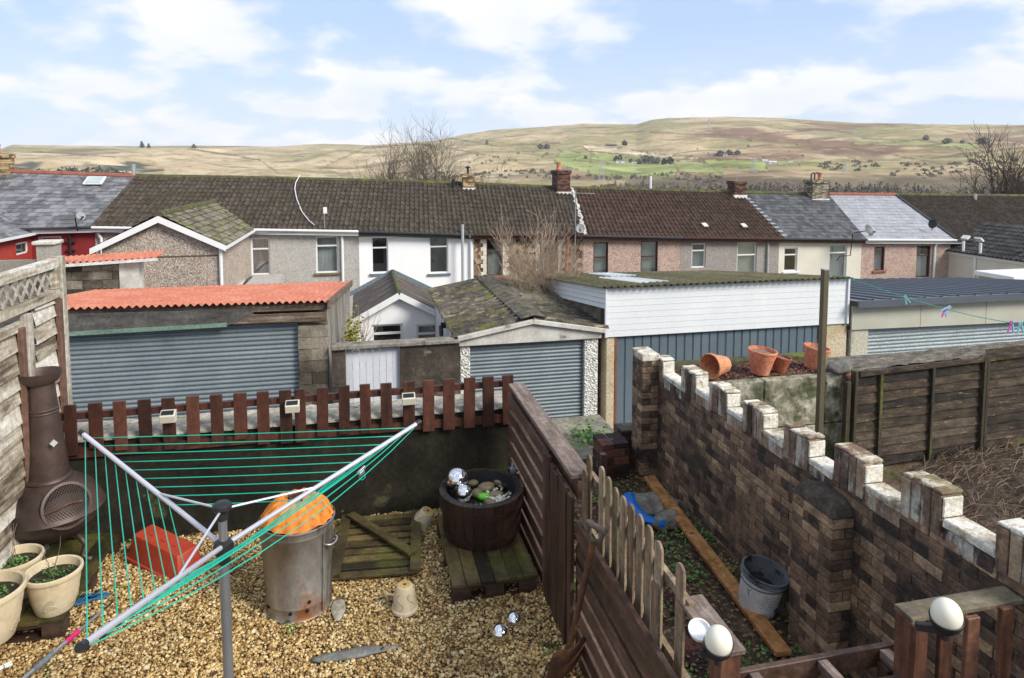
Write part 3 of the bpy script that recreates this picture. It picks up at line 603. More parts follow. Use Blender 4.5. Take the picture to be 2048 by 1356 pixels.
m_pale_concrete = surf('pale_concrete', [(0.36,0.34,0.29),(0.52,0.50,0.45),(0.66,0.64,0.59)], 2.2, grain=.12, rough=.9, bump=.4, layers=[((.1,.09,.07),.60,.08,3.0,(1,1,1),.7),((.3,.3,.12),.66,.08,2,(1,1,1),.4)])
m_chip = surf('pebbled_white_concrete', [(0.42,0.41,0.37),(0.6,0.59,0.55),(0.74,0.73,0.7)], 3, vor=26, rough=.95, bump=1.0, bdist=.03, layers=[((.12,.11,.09),.62,.08,3,(1,1,.5),.6)])
m_corr_moss = surf('mossy_asbestos_sheet', [(0.026,0.023,0.018),(0.075,0.065,0.05),(0.17,0.15,0.115)], 4.5, attr=.3, rough=.95, bump=.5, bdist=.01, layers=[((.36,.29,.18),.57,.07,9,(.35,1.6,1),.65),((.12,.12,.03),.555,.09,1.7,(1,1,1),.8),((.03,.03,.03),.62,.06,5,(1,1,1),.7)])
m_corr_moss2 = surf('moss_covered_sheet', [(0.085,0.078,0.035),(0.145,0.128,0.058),(0.22,0.185,0.10)], 3.5, attr=.3, rough=.95, bump=.9, bdist=.03, layers=[((.10,.10,.105),.585,.06,.55,(1,1,1),.85),((.25,.2,.11),.62,.06,8,(1,1,1),.7)])
m_boards = surf('white_cladding', [(0.66,0.68,0.70),(0.76,0.78,0.79)], .8, grain=.05, rough=.5, bump=.05, layers=[((.45,.47,.44),.63,.12,2.4,(1,1,.4),.3)])
m_blue_sheet = surf('blue_grey_box_sheet', [(0.095,0.13,0.158),(0.135,0.175,0.205)], 1.1, rough=.5, bump=.05, layers=[((.3,.32,.33),.68,.04,6,(1,1,1),.4),((.09,.12,.14),.58,.15,.8,(1,1,1),.5)])
m_orange_r = surf('stained_cream_pillar', [(0.38,0.27,0.14),(0.52,0.43,0.29),(0.58,0.50,0.38)], 1.1, rough=.9, bump=.3, layers=[((.22,.14,.06),.6,.1,2.2,(1,1,.7),.5)])
m_cream_panel = surf('grubby_cream_panel', [(0.40,0.39,0.31),(0.50,0.49,0.42)], .8, grain=.06, rough=.6, bump=.05, layers=[((.45,.38,.2),.62,.12,1.5,(3,1,.5),.5)])
m_anthra = surf('dark_box_profile', [(0.07,0.082,0.105),(0.10,0.115,0.14)], 1.2, rough=.42, bump=.03, spec=.5)
m_gate_white = surf('weathered_white_boards', [(0.50,0.52,0.56),(0.62,0.64,0.68)], 1.6, stretch=(1,1,.3), rough=.75, bump=.1, attr=.3, grain=.08)
m_fence_gd = surf('rust_brown_paint', [(0.17,0.05,0.03),(0.25,0.09,0.055)], 3, rough=.8, bump=.3)
m_trans = surf('white_rooflight_sheet', [(0.66,0.66,0.64),(0.78,0.78,0.77)], 2, rough=.5, bump=0, layers=[((.3,.3,.25),.64,.08,3,(1,1,1),.5)])

def shutter(parent, x0, x1, Y, z0, z1, pitch=.085, mat=None):
    mb = MB(); n = int((z1 - z0) / pitch); K = 6
    vs = []
    for i in range(n * K + 1):
        k = i % K; z = z1 - (z1 - z0) * i / (n * K)
        y = Y - .022 * math.sin(math.pi * min(1, k / (K - 1.0))) ** .7 if k < K else Y
        vs += [(x0, y, z), (x1, y, z)]
    mb.add(vs, [(2*i, 2*i+2, 2*i+3, 2*i+1) for i in range(n*K)]); sv = [rnd.uniform(.2,.8) for _ in range(n+1)]; mb.a = [sv[i // K] for i in range(n*K)]
    mb.f = [f[::-1] for f in mb.f] if False else mb.f
    return mb.build('roller_shutter', mat or m_shutter, parent, smooth='auto')

# --- red-roofed garage on the left
t = thing('garage', 'long garage under a bright red corrugated roof with a wide grey roller shutter', 'garage', (-3, YG, ZL))
fl = oy(100, 614, YG); fr = oy(655, 600, YG); fl.x -= .9; zr = fr.z; fl.z = zr + (fl.z - zr) * 1.0
brx, bry = .02, 17.6
br = oy(702, 562, bry); brx = br.x; bl = Vector((fl.x, bry, br.z)); 
rf = roof_tiles(fl + Vector((0,-.12,.0)), fr + Vector((0,-.12,0)), bl, br, 'corr', .135, 6, 21, amp=.024); rf.build('roof', m_corr_red, t, smooth=True)
MB().bar(fl + Vector((0,.05,-.09)), fr + Vector((0,.05,-.09)), .04, .12).build('eaves_timber', m_rotten, t)
zb = oy(300, 659, YG).z; dl = oy(133, 670, YG); dr = oy(594, 650, YG)
xm = oy(515, 630, YG).x
f = MB(); f.prism([(fl.x, YG-.06, fl.z-.1), (fl.x, YG-.06, dl.z+.03), (oy(455,652,YG).x, YG-.06, dr.z+.06), (oy(470,640,YG).x, YG-.06, dr.z+.12), (oy(508,626,YG).x, YG-.06, oy(508,626,YG).z), (oy(498,610,YG).x, YG-.06, fr.z-.1)][::-1], (0,.03,0)); f.build('felt_fascia', m_felt, t)
f = MB(); q = oy(455, 650, YG); f.bar((fl.x, YG-.075, dl.z+.02), (q.x, YG-.075, q.z+.02), .03, .07); f.build('green_batten', surf('faded_green_paint', [(.09,.16,.12),(.2,.28,.22)], 3, stretch=(.4,1,3), rough=.9, bump=.4), t)
for i, (ya, yb_) in enumerate(((608, 624), (626, 646))):
    a = oy(500 + i*15, (ya+yb_)/2 + 1, YG); b = oy(654, (ya+yb_)/2 - 4, YG); h = abs(oy(600, ya, YG).z - oy(600, yb_, YG).z)
    MB().bar((q.x - .2 + i*.1, YG + .02 - i*.05, a.z), (b.x, YG + .02 - i*.05, b.z), .05, h * .92, jit=.008).build('lintel_timber', m_rotten, t, bevel=.01)
shutter(t, -6.2, dr.x, YG + .12, ZL, dr.z + .12)
mb = MB(); z = ZL; k = 0
while z < dr.z:
    h = min(.225, dr.z - z); w_ = fr.x - dr.x - .02
    if k % 2: mb.bx(dr.x+.01, dr.x + w_*.45, YG, YG+.3, z, z+h-.008, rnd.random(), jit=.006); mb.bx(dr.x + w_*.46, fr.x-.01, YG, YG+.3, z, z+h-.008, rnd.random(), jit=.006)
    else: mb.bx(dr.x+.01, fr.x-.01, YG, YG+.3, z, z+h-.008, rnd.random(), jit=.006)
    z += .225; k += 1
mb.build('block_pier', m_block, t, bevel=.012)
sw = MB(); p_ = [(fr.x-.02, YG+.3, ZL), (brx-.03, bry, ZL), (brx-.03, bry, br.z-.05), (fr.x-.02, YG+.3, zr-.08)]
sw.prism(p_, (-.15, .02, 0)); sw.build('side_wall', surf('weathered_side_wall', [(.1,.09,.075),(.2,.185,.16),(.33,.31,.28)], 2, stretch=(1,1,.35), rough=.95, bump=.5, layers=[((.04,.035,.03),.6,.1,3,(1,1,.4),.7)]), t)
MB().bar((fr.x+.02, YG-.1, zr-.06), (brx+.02, bry, br.z-.05), .04, .15).build('verge_board', m_rotten, t)
MB().bx(-6.3, fr.x-.25, bry-.1, bry+.05, ZL, br.z-.1).build('back_wall', m_block, t)

# --- soot-black wall with the white gate
gz = oy(680, 690, 12.9)
t = thing('lane_wall', 'soot-blackened rendered wall between the two shuttered garages', 'wall', (.5, 12.95, ZL))
gx0, gx1 = oy(690, 700, 12.9).x, oy(800, 700, 12.9).x; wx0, wx1 = fr.x + .06, oy(919, 700, 12.9).x
mb = MB(); zt = oy(780, 694, 12.9).z
mb.bx(wx0, gx0, 12.9, 13.1, ZL, zt - .002); mb.bx(gx1, wx1, 12.9, 13.1, ZL, zt - .002); mb.build('wall', m_blackwall, t)
MB().bx(wx0 - .02, wx1, 12.84, 13.14, zt, zt + .09, jit=.01).build('coping', surf('dirty_coping', [(.08,.07,.055),(.2,.18,.15),(.3,.28,.24)], 5, rough=.95, bump=.6), t, bevel=.02)
t = thing('garden_gate', 'white boarded gate set in the soot-black lane wall', 'gate', ((gx0+gx1)/2, 12.95, ZL))
mb = MB(); n = 8
for i in range(n): a = gx0 + .01 + (gx1-gx0-.02)*i/n; mb.bx(a + .003, a + (gx1-gx0-.02)/n - .003, 12.97 + (.006 if i % 2 else 0), 13.0, ZL + .05, zt - .03 - .02*(i==1), rnd.random())
mb.build('boards', m_gate_white, t)
MB().bx(gx0+.02, gx1-.02, 13.0, 13.04, zt-.4, zt-.3).bx(gx0+.02, gx1-.02, 13.0, 13.04, ZL+.4, ZL+.5).build('rail', m_gate_white, t)

# --- white rear extension with the brown felt roof
t = thing('rear_extension', 'small white gabled extension with brown felt roof behind the lane wall', 'outbuilding', (.9, 18, -4))
Y1, Y2 = 18.0, 21.6
ap = oy(798, 593, Y1); el = oy(708, 643, Y1); er_x = 2 * ap.x - el.x
z0w = -4.2
wi = [(oy(743, 650, Y1), oy(806, 700, Y1)), (oy(833, 650, Y1), oy(880, 700, Y1))]
hol = [(a.x, b.x, b.z, a.z) for a, b in wi]
mb = MB(); wall_front(mb, el.x + .08, er_x - .08, z0w, el.z, Y1, hol); mb.add([(el.x+.08, Y1, el.z), (er_x-.08, Y1, el.z), (ap.x, Y1, ap.z-.04)], [(0,1,2)])
mb.add([(el.x+.08,Y1,z0w),(el.x+.08,Y2,z0w),(el.x+.08,Y2,el.z),(el.x+.08,Y1,el.z)],[(0,3,2,1)]); mb.add([(er_x-.08,Y1,z0w),(er_x-.08,Y2,z0w),(er_x-.08,Y2,el.z),(er_x-.08,Y1,el.z)],[(0,1,2,3)])
mb.build('wall', m_render_white, t)
for h in hol: window(t, *h, Y1, m_upvc, curtain=None, transom=.36)
m_brfelt = surf('brown_roof_felt', [(.065,.05,.042),(.10,.08,.066),(.15,.12,.10)], 2, rough=.95, bump=.3, layers=[((.15,.15,.06),.64,.08,3,(1,1,1),.6)])
r_ = MB(); h = .07
for sx, ex in ((-1, el.x-.05), (1, er_x+.05)):
    a = [(ap.x, Y1-.15, ap.z+.05), (ex, Y1-.15, el.z-.02), (ex, Y2, el.z-.02), (ap.x, Y2, ap.z+.05)]
    r_.prism(a if sx < 0 else a[::-1], (0, 0, h))
r_.build('roof', m_brfelt, t)
for k in range(1, 5):
    y_ = Y1 + (Y2 - Y1) * k / 5; sm_ = MB()
    for ex in (el.x-.05, er_x+.05): sm_.bar((ap.x, y_, ap.z+.128), (ex, y_, el.z+.058), .05, .012)
    sm_.build('felt_seam', m_felt, t)
MB().tube([(ap.x, Y1-.15, ap.z+.13), (ap.x, Y2, ap.z+.13)], .07, 8).build('ridge', m_ridge_moss, t)
v = MB(); v.bar((el.x-.1, Y1-.17, el.z-.02), (ap.x, Y1-.17, ap.z+.06), .05, .15).bar((er_x+.1, Y1-.174, el.z-.02), (ap.x, Y1-.174, ap.z+.06), .05, .15); v.build('bargeboard', m_upvc, t)
v = MB(); v.bar((el.x-.25, Y2, el.z+.02), (ap.x, Y2, ap.z+.14), .08, .12).bar((er_x+.25, Y2, el.z+.02), (ap.x, Y2, ap.z+.142), .08, .12); v.build('lead_verge', m_grey_sill, t)

# --- middle garage
t = thing('garage.001', 'pale concrete garage with a mossy corrugated pitched roof and grey roller shutter', 'garage', (3.2, YG, ZL))
ap = oy(1056, 641, YG); eL = oy(918, 677, YG); eR = oy(1203, 654, YG); ez = (eL.z + eR.z) / 2; Y2 = 18.1
shL, shR = oy(940, 690, YG), oy(1169, 678, YG); pL = oy(920, 700, YG).x; pR = oy(1196, 700, YG).x; sz = (shL.z + shR.z) / 2
ax = (eL.x + eR.x) / 2; az = ap.z
MB().bx(pL, shL.x, YG, YG+.2, ZL, sz).build('post', m_chip, t, bevel=.01); MB().bx(shR.x, pR, YG, YG+.2, ZL, sz).build('post', m_chip, t, bevel=.01)
g = MB(); g.prism([(pL-.05, YG-.06, sz), (pR+.05, YG-.06, sz), (eR.x, YG-.06, ez), (eR.x, YG-.06, ez-.0), (ax, YG-.06, az-.02), (eL.x, YG-.06, ez)][::1], (0,.2,0)); g.build('lintel', m_pale_concrete, t, bevel=.01)
g = MB(); g.bar((eL.x-.04, YG-.1, ez-.02), (ax, YG-.1, az), .07, .10).bar((eR.x+.04, YG-.103, ez-.02), (ax, YG-.103, az), .07, .10); g.build('fascia', m_pale_concrete, t, bevel=.01)
shutter(t, shL.x, shR.x, YG+.1, ZL, sz, .075)
rp = roof_tiles((eR.x+.12, YG-.12, ez+.02), (eR.x+.12, Y2, ez+.02), (ax, YG-.12, az+.06), (ax, Y2, az+.06), 'corr', .30, 6, 31, amp=.06); ro = rp.build('roof', m_corr_moss, t, smooth=True)
rp = roof_tiles((eL.x-.12, Y2, ez+.02), (eL.x-.12, YG-.12, ez+.02), (ax, Y2, az+.06), (ax, YG-.12, az+.06), 'corr', .30, 6, 33, amp=.06); rp.build('roof', m_corr_moss, t, smooth=True)
rd = MB()
for k in range(7):
    y_ = YG - .14 + (Y2 - YG + .14) * k / 7; y2_ = y_ + (Y2 - YG) / 7 + .04; e_ = rnd.uniform(0,.012)
    for sx in (-1, 1): rd.prism([(ax, y_, az+.12+e_), (ax + sx*.26, y_, az+.055+e_), (ax + sx*.26, y2_, az+.055), (ax, y2_, az+.12)][::sx], (0,0,.02))
rd.build('ridge_sheet', m_corr_moss, t)
for x_, nm in ((pL+.06, 0), (pR-.06, 1)):
    w_ = MB(); n = 6
    for i in range(n): a = YG+.2 + (Y2-YG-.3)*i/n; w_.bx(x_-.03 + (.012 if i % 2 else 0), x_+.03, a+.004, a + (Y2-YG-.3)/n - .004, ZL, ez-.02, rnd.random())
    w_.build('side_panel', m_gate_white, t)
w_ = MB(); w_.bx(pL+.08, pR-.08, Y2-.1, Y2-.04, ZL, ez); w_.build('back_wall', m_pale_concrete, t)
v = MB(); v.tube([(pL-.0, 15.2, ez-.28), (pL-.12, 15.2, ez-.28)], .07, 8).tube([(pL-.12, 15.2, ez-.28), (pL-.12, 15.1, ez-.5)], .05, 8); v.build('vent_pipe', m_black, t)
v = MB(); v.bx(pL-.02, pL+.03, 14.2, 14.45, ez-.42, ez-.2); v.build('vent_grille', surf('white_metal', [(.6,.6,.6)], 2), t)

# --- white-clad garage
t = thing('garage.002', 'wide garage with white board cladding, moss-covered roof and blue-grey sheet doors', 'garage', (7.8, YG, ZL))
a = oy(1212, 577, YG); b = oy(1698, 557, YG); c = oy(1212, 669, YG); d_ = oy(1698, 652, YG); X0, X1 = a.x, b.x
zt0, zb0 = (a.z + b.z) / 2, (c.z + d_.z) / 2
bt0 = oy(1097, 549, 18.3); bx_ = bt0.x
# front cladding boards
mb = MB(); n = 8
for i in range(n):
    za = zb0 + (zt0 - zb0) * i / n; zc_ = zb0 + (zt0 - zb0) * (i + 1) / n
    mb.add([(X0, YG+.009, za), (X1, YG+.009, za), (X1, YG+.0135, zc_ - .005), (X0, YG+.0135, zc_ - .005), (X0, YG+.02, zc_), (X1, YG+.02, zc_), (X0, YG+.02, za), (X1, YG+.02, za)], [(0,1,3,2)[0:2] + (2,3), (3,2,5,4), (6,7,1,0)], rnd.random())
mb.bx(X0-.015, X0+.03, YG-.03, YG+.03, zb0, zt0); mb.bx(X1-.03, X1+.015, YG-.03, YG+.03, zb0, zt0)
mb.build('front_cladding', m_boards, t)
YB2 = 19.2; zbk = -.16
rfz = oy(1097, 549, YB2).z
mb = MB(); n = 4
ztb = oy(1095, 551, YB2).z; zbb = ztb - .5
for i in range(n):
    f0, f1 = i / n, (i + 1) / n
    A0 = zt0 - .42 + .42 * f0; A1 = zt0 - .42 + .42 * f1; B0 = ztb - .42 + .42 * f0; B1 = ztb - .42 + .42 * f1
    mb.add([(X0-.02, YG, A0), (X0-.02, YB2, B0), (X0, YB2, B1-.01), (X0, YG, A1-.01), (X0+.01, YB2, B1), (X0+.01, YG, A1)], [(0,3,2,1), (3,5,4,2)])
mb.build('side_cladding', m_boards, t)
mb = MB(); mb.prism([(X0+.02, YG+.36, ZL), (X0+.02, YB2, ZL), (X0+.02, YB2, ztb-.42), (X0+.02, YG+.36, zt0-.42)], (.2,0,0)); mb.build('side_wall', m_block, t)
fL, fR = Vector((X0-.12, YG-.12, zt0+.04)), Vector((X1+.02, YG-.12, zt0+.04)); kL, kR = Vector((X0-.12, YB2, ztb+.04)), Vector((X1+.02, YB2, oy(1500,540,YB2).z+.02))
rp = roof_tiles(fL, fR, kL, kR, 'corr', .15, 8, 41, amp=.028)
rp.build('roof', m_corr_moss2, t, smooth=True)
def sheet_strip(s0, s1, t0, t1):
    L_ = lambda s, t_: fL.lerp(fR, s).lerp(kL.lerp(kR, s), t_) + Vector((0,0,.012))
    r2 = roof_tiles(L_(s0,t0), L_(s1,t0), L_(s0,t1), L_(s1,t1), 'corr', .15, 3, 43, amp=.028); return r2
sheet_strip(.20, .33, .12, .55).build('rooflight', m_trans, t, smooth=True); sheet_strip(.30, .42, .60, .95).build('rooflight', m_trans, t, smooth=True)
px0 = oy(1236, 700, YG).x; px1 = oy(1641, 700, YG).x
MB().bx(X0+.03, px0-.05, YG+.05, YG+.35, ZL, zb0).build('pillar', m_orange_r, t, bevel=.02); MB().bx(px1+.08, X1+.05, YG+.05, YG+.35, ZL, zb0).build('pillar', m_orange_r, t, bevel=.02)
MB().bx(px0-.05, px0, YG+.05, YG+.15, ZL, zb0-.01).build('door_jamb', m_fence_gd, t); MB().bx(px1, px1+.08, YG+.05, YG+.15, ZL, zb0-.01).build('door_jamb', m_fence_gd, t)
mb = MB(); x = px0; k = 0
while x < px1 - .02:
    xe_ = min(x + .19, px1 - .001)
    mb.add([(x, YG+.12, ZL), (x+.015, YG+.09, ZL), (xe_-.02, YG+.09, ZL), (xe_, YG+.12, ZL), (x, YG+.12, zb0+.02), (x+.015, YG+.09, zb0+.02), (xe_-.02, YG+.09, zb0+.02), (xe_, YG+.12, zb0+.02)], [(0,1,5,4), (1,2,6,5), (2,3,7,6)])
    x += .195; mb.bx(x-.008, x+.0, YG+.10, YG+.125, ZL, zb0+.02, .1)
mb.build('sheet_door', m_blue_sheet, t)

# --- right garage with the dark roof
t = thing('garage.003', 'flat-roofed garage with dark ribbed roof, cream panels and pale roller shutter, at the right', 'garage', (14, YG, ZL))
Xa = X1 + .08; Xb = 20.0
a = oy(1702, 598, YG); b = oy(2046, 582, YG); s_ = (b.z - a.z) / (b.x - a.x)
za_, ze_ = a.z, a.z + s_ * (Xb - a.x)
hh = oy(1702, 612, YG).z - a.z
mb = MB(); mb.prism([(Xa, YG-.25, za_+hh), (Xb, YG-.25, ze_+hh), (Xb, YG-.25, ze_), (Xa, YG-.25, za_)], (0,.05,0)); mb.build('fascia', m_anthra, t)
zbk1 = oy(1702, 551, 19.0).z; zbk2 = oy(1990, 573, 17.0).z
mb = MB(); n = 20
fA, fB = Vector((Xa, YG-.2, za_-.02)), Vector((Xb, YG-.2, ze_-.02)); kA, kB = Vector((Xa, 19.0, zbk1)), Vector((Xb, 19.0, zbk1 - .25))
vs = []
for i in range(n):
    for (u_, h_) in ((0,0), (.72,0), (.76,.04), (.92,.04), (.96,0)):
        s = (i + u_) / n; vs += [fA.lerp(fB, s) + Vector((0,0,h_)), kA.lerp(kB, s) + Vector((0,0,h_))]
mb.add(vs, [(2*i, 2*i+2, 2*i+3, 2*i+1) for i in range(len(vs)//2 - 1)]); mb.build('roof', m_anthra, t)
zp = oy(1740, 657, YG).z; zpb = oy(2046, 643, YG).z
mb = MB()
nx = 5
for i in range(nx):
    xa_ = Xa + .0 + (Xb-Xa)*i/nx; xb_ = Xa + (Xb-Xa)*(i+1)/nx - .012
    fz = lambda x: zp + (zpb - zp) * (x - oy(1740,657,YG).x) / (oy(2046,643,YG).x - oy(1740,657,YG).x)
    tz = lambda x: za_ + hh + s_*(x-Xa)
    mb.prism([(xa_, YG-.05, fz(xa_)), (xb_, YG-.05, fz(xb_)), (xb_, YG-.05, tz(xb_)), (xa_, YG-.05, tz(xa_))], (0,.04,0))
mb.build('cream_panels', m_cream_panel, t)
sx_ = oy(1737, 680, YG).x
shutter(t, sx_, Xb, YG+.1, ZL, zp + .06, .085, surf('pale_shutter', [(.24,.285,.30),(.32,.365,.38)], 1.2, rough=.6, metal=.1, bump=.03, attr=.3))
MB().bx(Xa+.02, sx_, YG, YG+.3, ZL, zp - .001).build('pillar', surf('stained_cream_wall', [(.42,.39,.3),(.58,.55,.45)], 1, rough=.9, bump=.3, layers=[((.07,.06,.045),.52,.1,1.6,(1,1,.5),.9)]), t, bevel=.02)
MB().bx(Xa+.1, Xb, 18.8, 19.0, ZL, zbk1 - .35).build('back_wall', m_cream_panel, t)
t = thing('porch', 'small white flat porch roof over a cream wall at the right edge', 'outbuilding', (19, 19.5, -4))
a = oy(2022, 556, 19.5); MB().bx(a.x, a.x+3, 19.4, 21, a.z-.12, a.z+.05).build('roof', m_upvc, t, bevel=.01); MB().bx(a.x+.12, a.x+2.9, 19.55, 20.9, -4, a.z-.121).build('wall', surf('yellow_cream', [(.5,.42,.2)], 2), t)

# --- left block shed with red sheet roof, grey wall and pillar
t = thing('block_shed', 'low concrete block shed with a rusty red sheet roof and white eaves flashing', 'outbuilding', (-5.5, 18.5, -4))
a = oy(120, 541, 18.5); b = oy(240, 521, 19.6); zz_ = b.z
mb = MB(); k = 0; z = b.z - .225*3
pr = Vector((oy(238, 530, 18.5).x, 18.5, 0)); X_0 = oy(60, 530, 18.5).x; z = oy(240, 578, 18.5).z - .2; top_z = oy(238, 521, 18.5).z
tzl = oy(130, 536, 18.5).z
while z < top_z:
    x = X_0 - (k % 2) * .22
    while x < pr.x:
        h_ = min(.215, top_z - z)
        mb.bx(max(x, X_0), min(x + .44, pr.x) - .008, 18.5, 18.7, z, z + h_, rnd.random(), jit=.006); x += .45
    z += .225; k += 1
mb.bx(X_0, pr.x - .01, 18.52, 18.69, -4, top_z - .02)
mb.build('wall', m_block, t, bevel=.01)
mb = MB(); mb.bx(pr.x, pr.x + .45, 18.47, 18.9, -4, top_z - .02, jit=.01); mb.build('pillar', m_pale_concrete, t)
rp = roof_tiles((X_0, 18.3, top_z-.06), (pr.x+.9, 18.3, top_z+.07), (X_0, 19.7, top_z-.02), (pr.x+.8, 19.7, top_z+.10), 'corr', .14, 3, 51, amp=.025); rp.build('roof', m_corr_red, t, smooth=True)
MB().bar((X_0, 18.28, top_z-.10), (pr.x+.95, 18.28, top_z+.03), .03, .07).build('eaves_flashing', m_lead, t)
t = thing('boundary_wall', 'grey rendered wall with a taller capped pillar in front of the red house', 'wall', (-8, 20, -4))
a = oy(75, 520, 20); MB().bx(a.x-5, a.x, 20, 20.2, -4, a.z).build('wall', surf('grey_beige_render', [(.2,.18,.155),(.27,.245,.21)], 1, rough=.9, bump=.2), t)
p0 = oy(76, 490, 20); p1 = oy(108, 490, 20)
MB().bx(a.x+.002, p1.x, 19.95, 20.4, -4, p0.z).build('pillar', surf('grey_cream_render', [(.26,.24,.21),(.4,.38,.34)], 1, rough=.9, bump=.2), t); MB().bx(a.x-.08, p1.x+.06, 19.88, 20.47, p0.z+.001, p0.z+.10).build('pillar_cap', m_pale_concrete, t, bevel=.02)
# small slate lean-to roof below the grey house windows
t = thing('lean_to', 'small dark slate lean-to roof peeking over the red garage roof', 'outbuilding', (-3.6, 25, -5))
a = oy(478, 575, 24); b = oy(556, 575, 24); c = oy(492, 553, 26.9); d_ = oy(545, 553, 26.9)
roof_tiles(a, b, c, d_, 'slate', .3, 6, 61, thick=.012).build('roof', m_slate_dark, t); MB().bar(a + Vector((0,0,.03)), c + Vector((0,0,.03)), .12, .05).build('flashing', m_lead, t)
MB().bx(a.x+.1, b.x-.1, 24.2, 26.8, -5.3, a.z-.01).build('wall', m_pebble_grey, t)
# ------------------------------------------------------------------ the yards
XL, XF, XB = -2.22, 1.2, 2.6       # left fence, right fence, brick wall planes
m_soil = surf('damp_soil', [(0.045,0.03,0.02),(0.11,0.072,0.046),(0.20,0.14,0.095)], 5, rough=.95, bump=.9, bdist=.03, layers=[((.07,.10,.015),.56,.1,2.2,(1,1,1),.9),((.2,.09,.05),.62,.06,3.5,(1,1,1),.7)])
m_yard = surf('wet_gravel_bed', [(0.10,0.065,0.03),(0.2,0.14,0.07)], 10, rough=.9, bump=.5)
m_path = surf('mossy_concrete', [(0.10,0.09,0.065),(0.2,0.18,0.14),(0.3,0.28,0.22)], 3, rough=.95, bump=.5, layers=[((.11,.13,.03),.54,.1,2.6,(1,1,1),.85)])
def slab(name, x0, x1, y0, y1, z0, z1, mat): return tag(MB().bx(x0, x1, y0, y1, z0, z1).build(name, mat), kind='structure')
slab('yard_ground', XL-.3, XF+.06, -2, 5.36, -3.2, 0, m_yard)
slab('garden_path', XF+.062, XB+.02, -2, 7.05, -3.2, -.02, m_soil)
slab('garden_ground', XB+.13, 12, -2, 6.5, -3.2, -.62, m_soil)
slab('neighbour_ground', -12, XL-.302, -2, 5.4, -3.2, -.05, m_soil)

# gravel: loose angular stones (numpy mesh)
def stones(name, pts, sizes, mat, seed=1, flat=.65, poly=None):
    rs = np.random.RandomState(seed); N = len(pts)
    ph = (1 + 5 ** .5) / 2
    iv = np.array([(-1,ph,0),(1,ph,0),(-1,-ph,0),(1,-ph,0),(0,-1,ph),(0,1,ph),(0,-1,-ph),(0,1,-ph),(ph,0,-1),(ph,0,1),(-ph,0,-1),(-ph,0,1)]) / 1.902
    fc = np.array([(0,11,5),(0,5,1),(0,1,7),(0,7,10),(0,10,11),(1,5,9),(5,11,4),(11,10,2),(10,7,6),(7,1,8),(3,9,4),(3,4,2),(3,2,6),(3,6,8),(3,8,9),(4,9,5),(2,4,11),(6,2,10),(8,6,7),(9,8,1)])
    q = rs.normal(size=(N, 4)); q /= np.linalg.norm(q, axis=1)[:, None]; w, x, y, z = q.T
    Rm = np.stack([1-2*(y*y+z*z), 2*(x*y-z*w), 2*(x*z+y*w), 2*(x*y+z*w), 1-2*(x*x+z*z), 2*(y*z-x*w), 2*(x*z-y*w), 2*(y*z+x*w), 1-2*(x*x+y*y)], 1).reshape(N, 3, 3)
    sc = sizes[:, None] * rs.uniform(.62, 1.2, (N, 3))
    V = iv[None] * rs.uniform(.72, 1.12, (N, 12, 1)) * sc[:, None, :]
    V = np.einsum('nij,nkj->nki', Rm, V); V[:, :, 2] *= flat; V += np.asarray(pts)[:, None, :]
    Fc = (fc[None] + (np.arange(N) * 12)[:, None, None]).reshape(-1)
    me = bpy.data.meshes.new(name); nf = N * 20
    me.vertices.add(N * 12); me.vertices.foreach_set('co', V.reshape(-1)); me.loops.add(nf * 3); me.loops.foreach_set('vertex_index', Fc.astype(np.int32))
    me.polygons.add(nf); me.polygons.foreach_set('loop_start', np.arange(nf, dtype=np.int32) * 3)
    me.update(calc_edges=True); at = me.attributes.new('v', 'FLOAT', 'FACE'); at.data.foreach_set('value', np.repeat(rs.uniform(0, 1, N), 20))
    me.materials.append(mat); o = bpy.data.objects.new(name, me); col.objects.link(o); return o
m_gravel = surf('golden_gravel', [(0.16,0.085,0.028),(0.34,0.205,0.07),(0.47,0.315,0.12),(0.58,0.42,0.19),(0.68,0.55,0.32)], 14, attr=.75, rough=.55, bump=.25, bscale=60, spec=.4, lo=.15, hi=.85, world=True, layers=[((.16,.11,.06),.57,.12,1.6,(1,1,1),.55)])
rs = np.random.RandomState(3)
def fieldpts(x0, x1, y0, y1, dens, z=0):
    n = int((x1-x0)*(y1-y0)*dens); p = np.stack([rs.uniform(x0,x1,n), rs.uniform(y0,y1,n), np.zeros(n)], 1)
    return p
P_ = fieldpts(XL+.02, XF-.02, 2.75, 5.34, 8400)
hmap = np.array([mnoise.noise(Vector((a*2.2, b*2.2, 0))) for a, b, _ in P_])
P_[:, 2] = .006 + .012 * hmap + rs.uniform(-.004, .013, len(P_))
S_ = np.clip(rs.lognormal(math.log(.0092), .33, len(P_)), .005, .021)
# bare slabs show through: keep clear of two half-buried stones
def clear(P, S, cx, cy, rx, ry): k = ((P[:,0]-cx)/rx)**2 + ((P[:,1]-cy)/ry)**2 > 1; return P[k], S[k]
s1 = oz(700, 1312); s2 = oz(670, 1220)
P_, S_ = clear(P_, S_, s1.x, s1.y, .24, .05); P_, S_ = clear(P_, S_, s2.x+.02, s2.y, .05, .13)
tag(stones('gravel', P_, S_, m_gravel, 5), 'golden brown angular gravel covering the yard', 'gravel', kind='stuff')
m_slab = surf('grey_slab_stone', [(.12,.12,.11),(.22,.22,.2)], 8, rough=.6, bump=.4)
def rock(name, label, c, r, sc, mat, jit=.5, cat='stone', group=None, rot=None, n=18):
    return tag(MB().ball(c, r, n, n-4, sc, jit, rot=rot).build(name, mat, smooth=True), label, cat, group)
rock('slab_stone', 'long dark grey slab half buried in the gravel at the front', (s1.x+.05, s1.y, .012), .2, (1.1,.2,.1), m_slab)
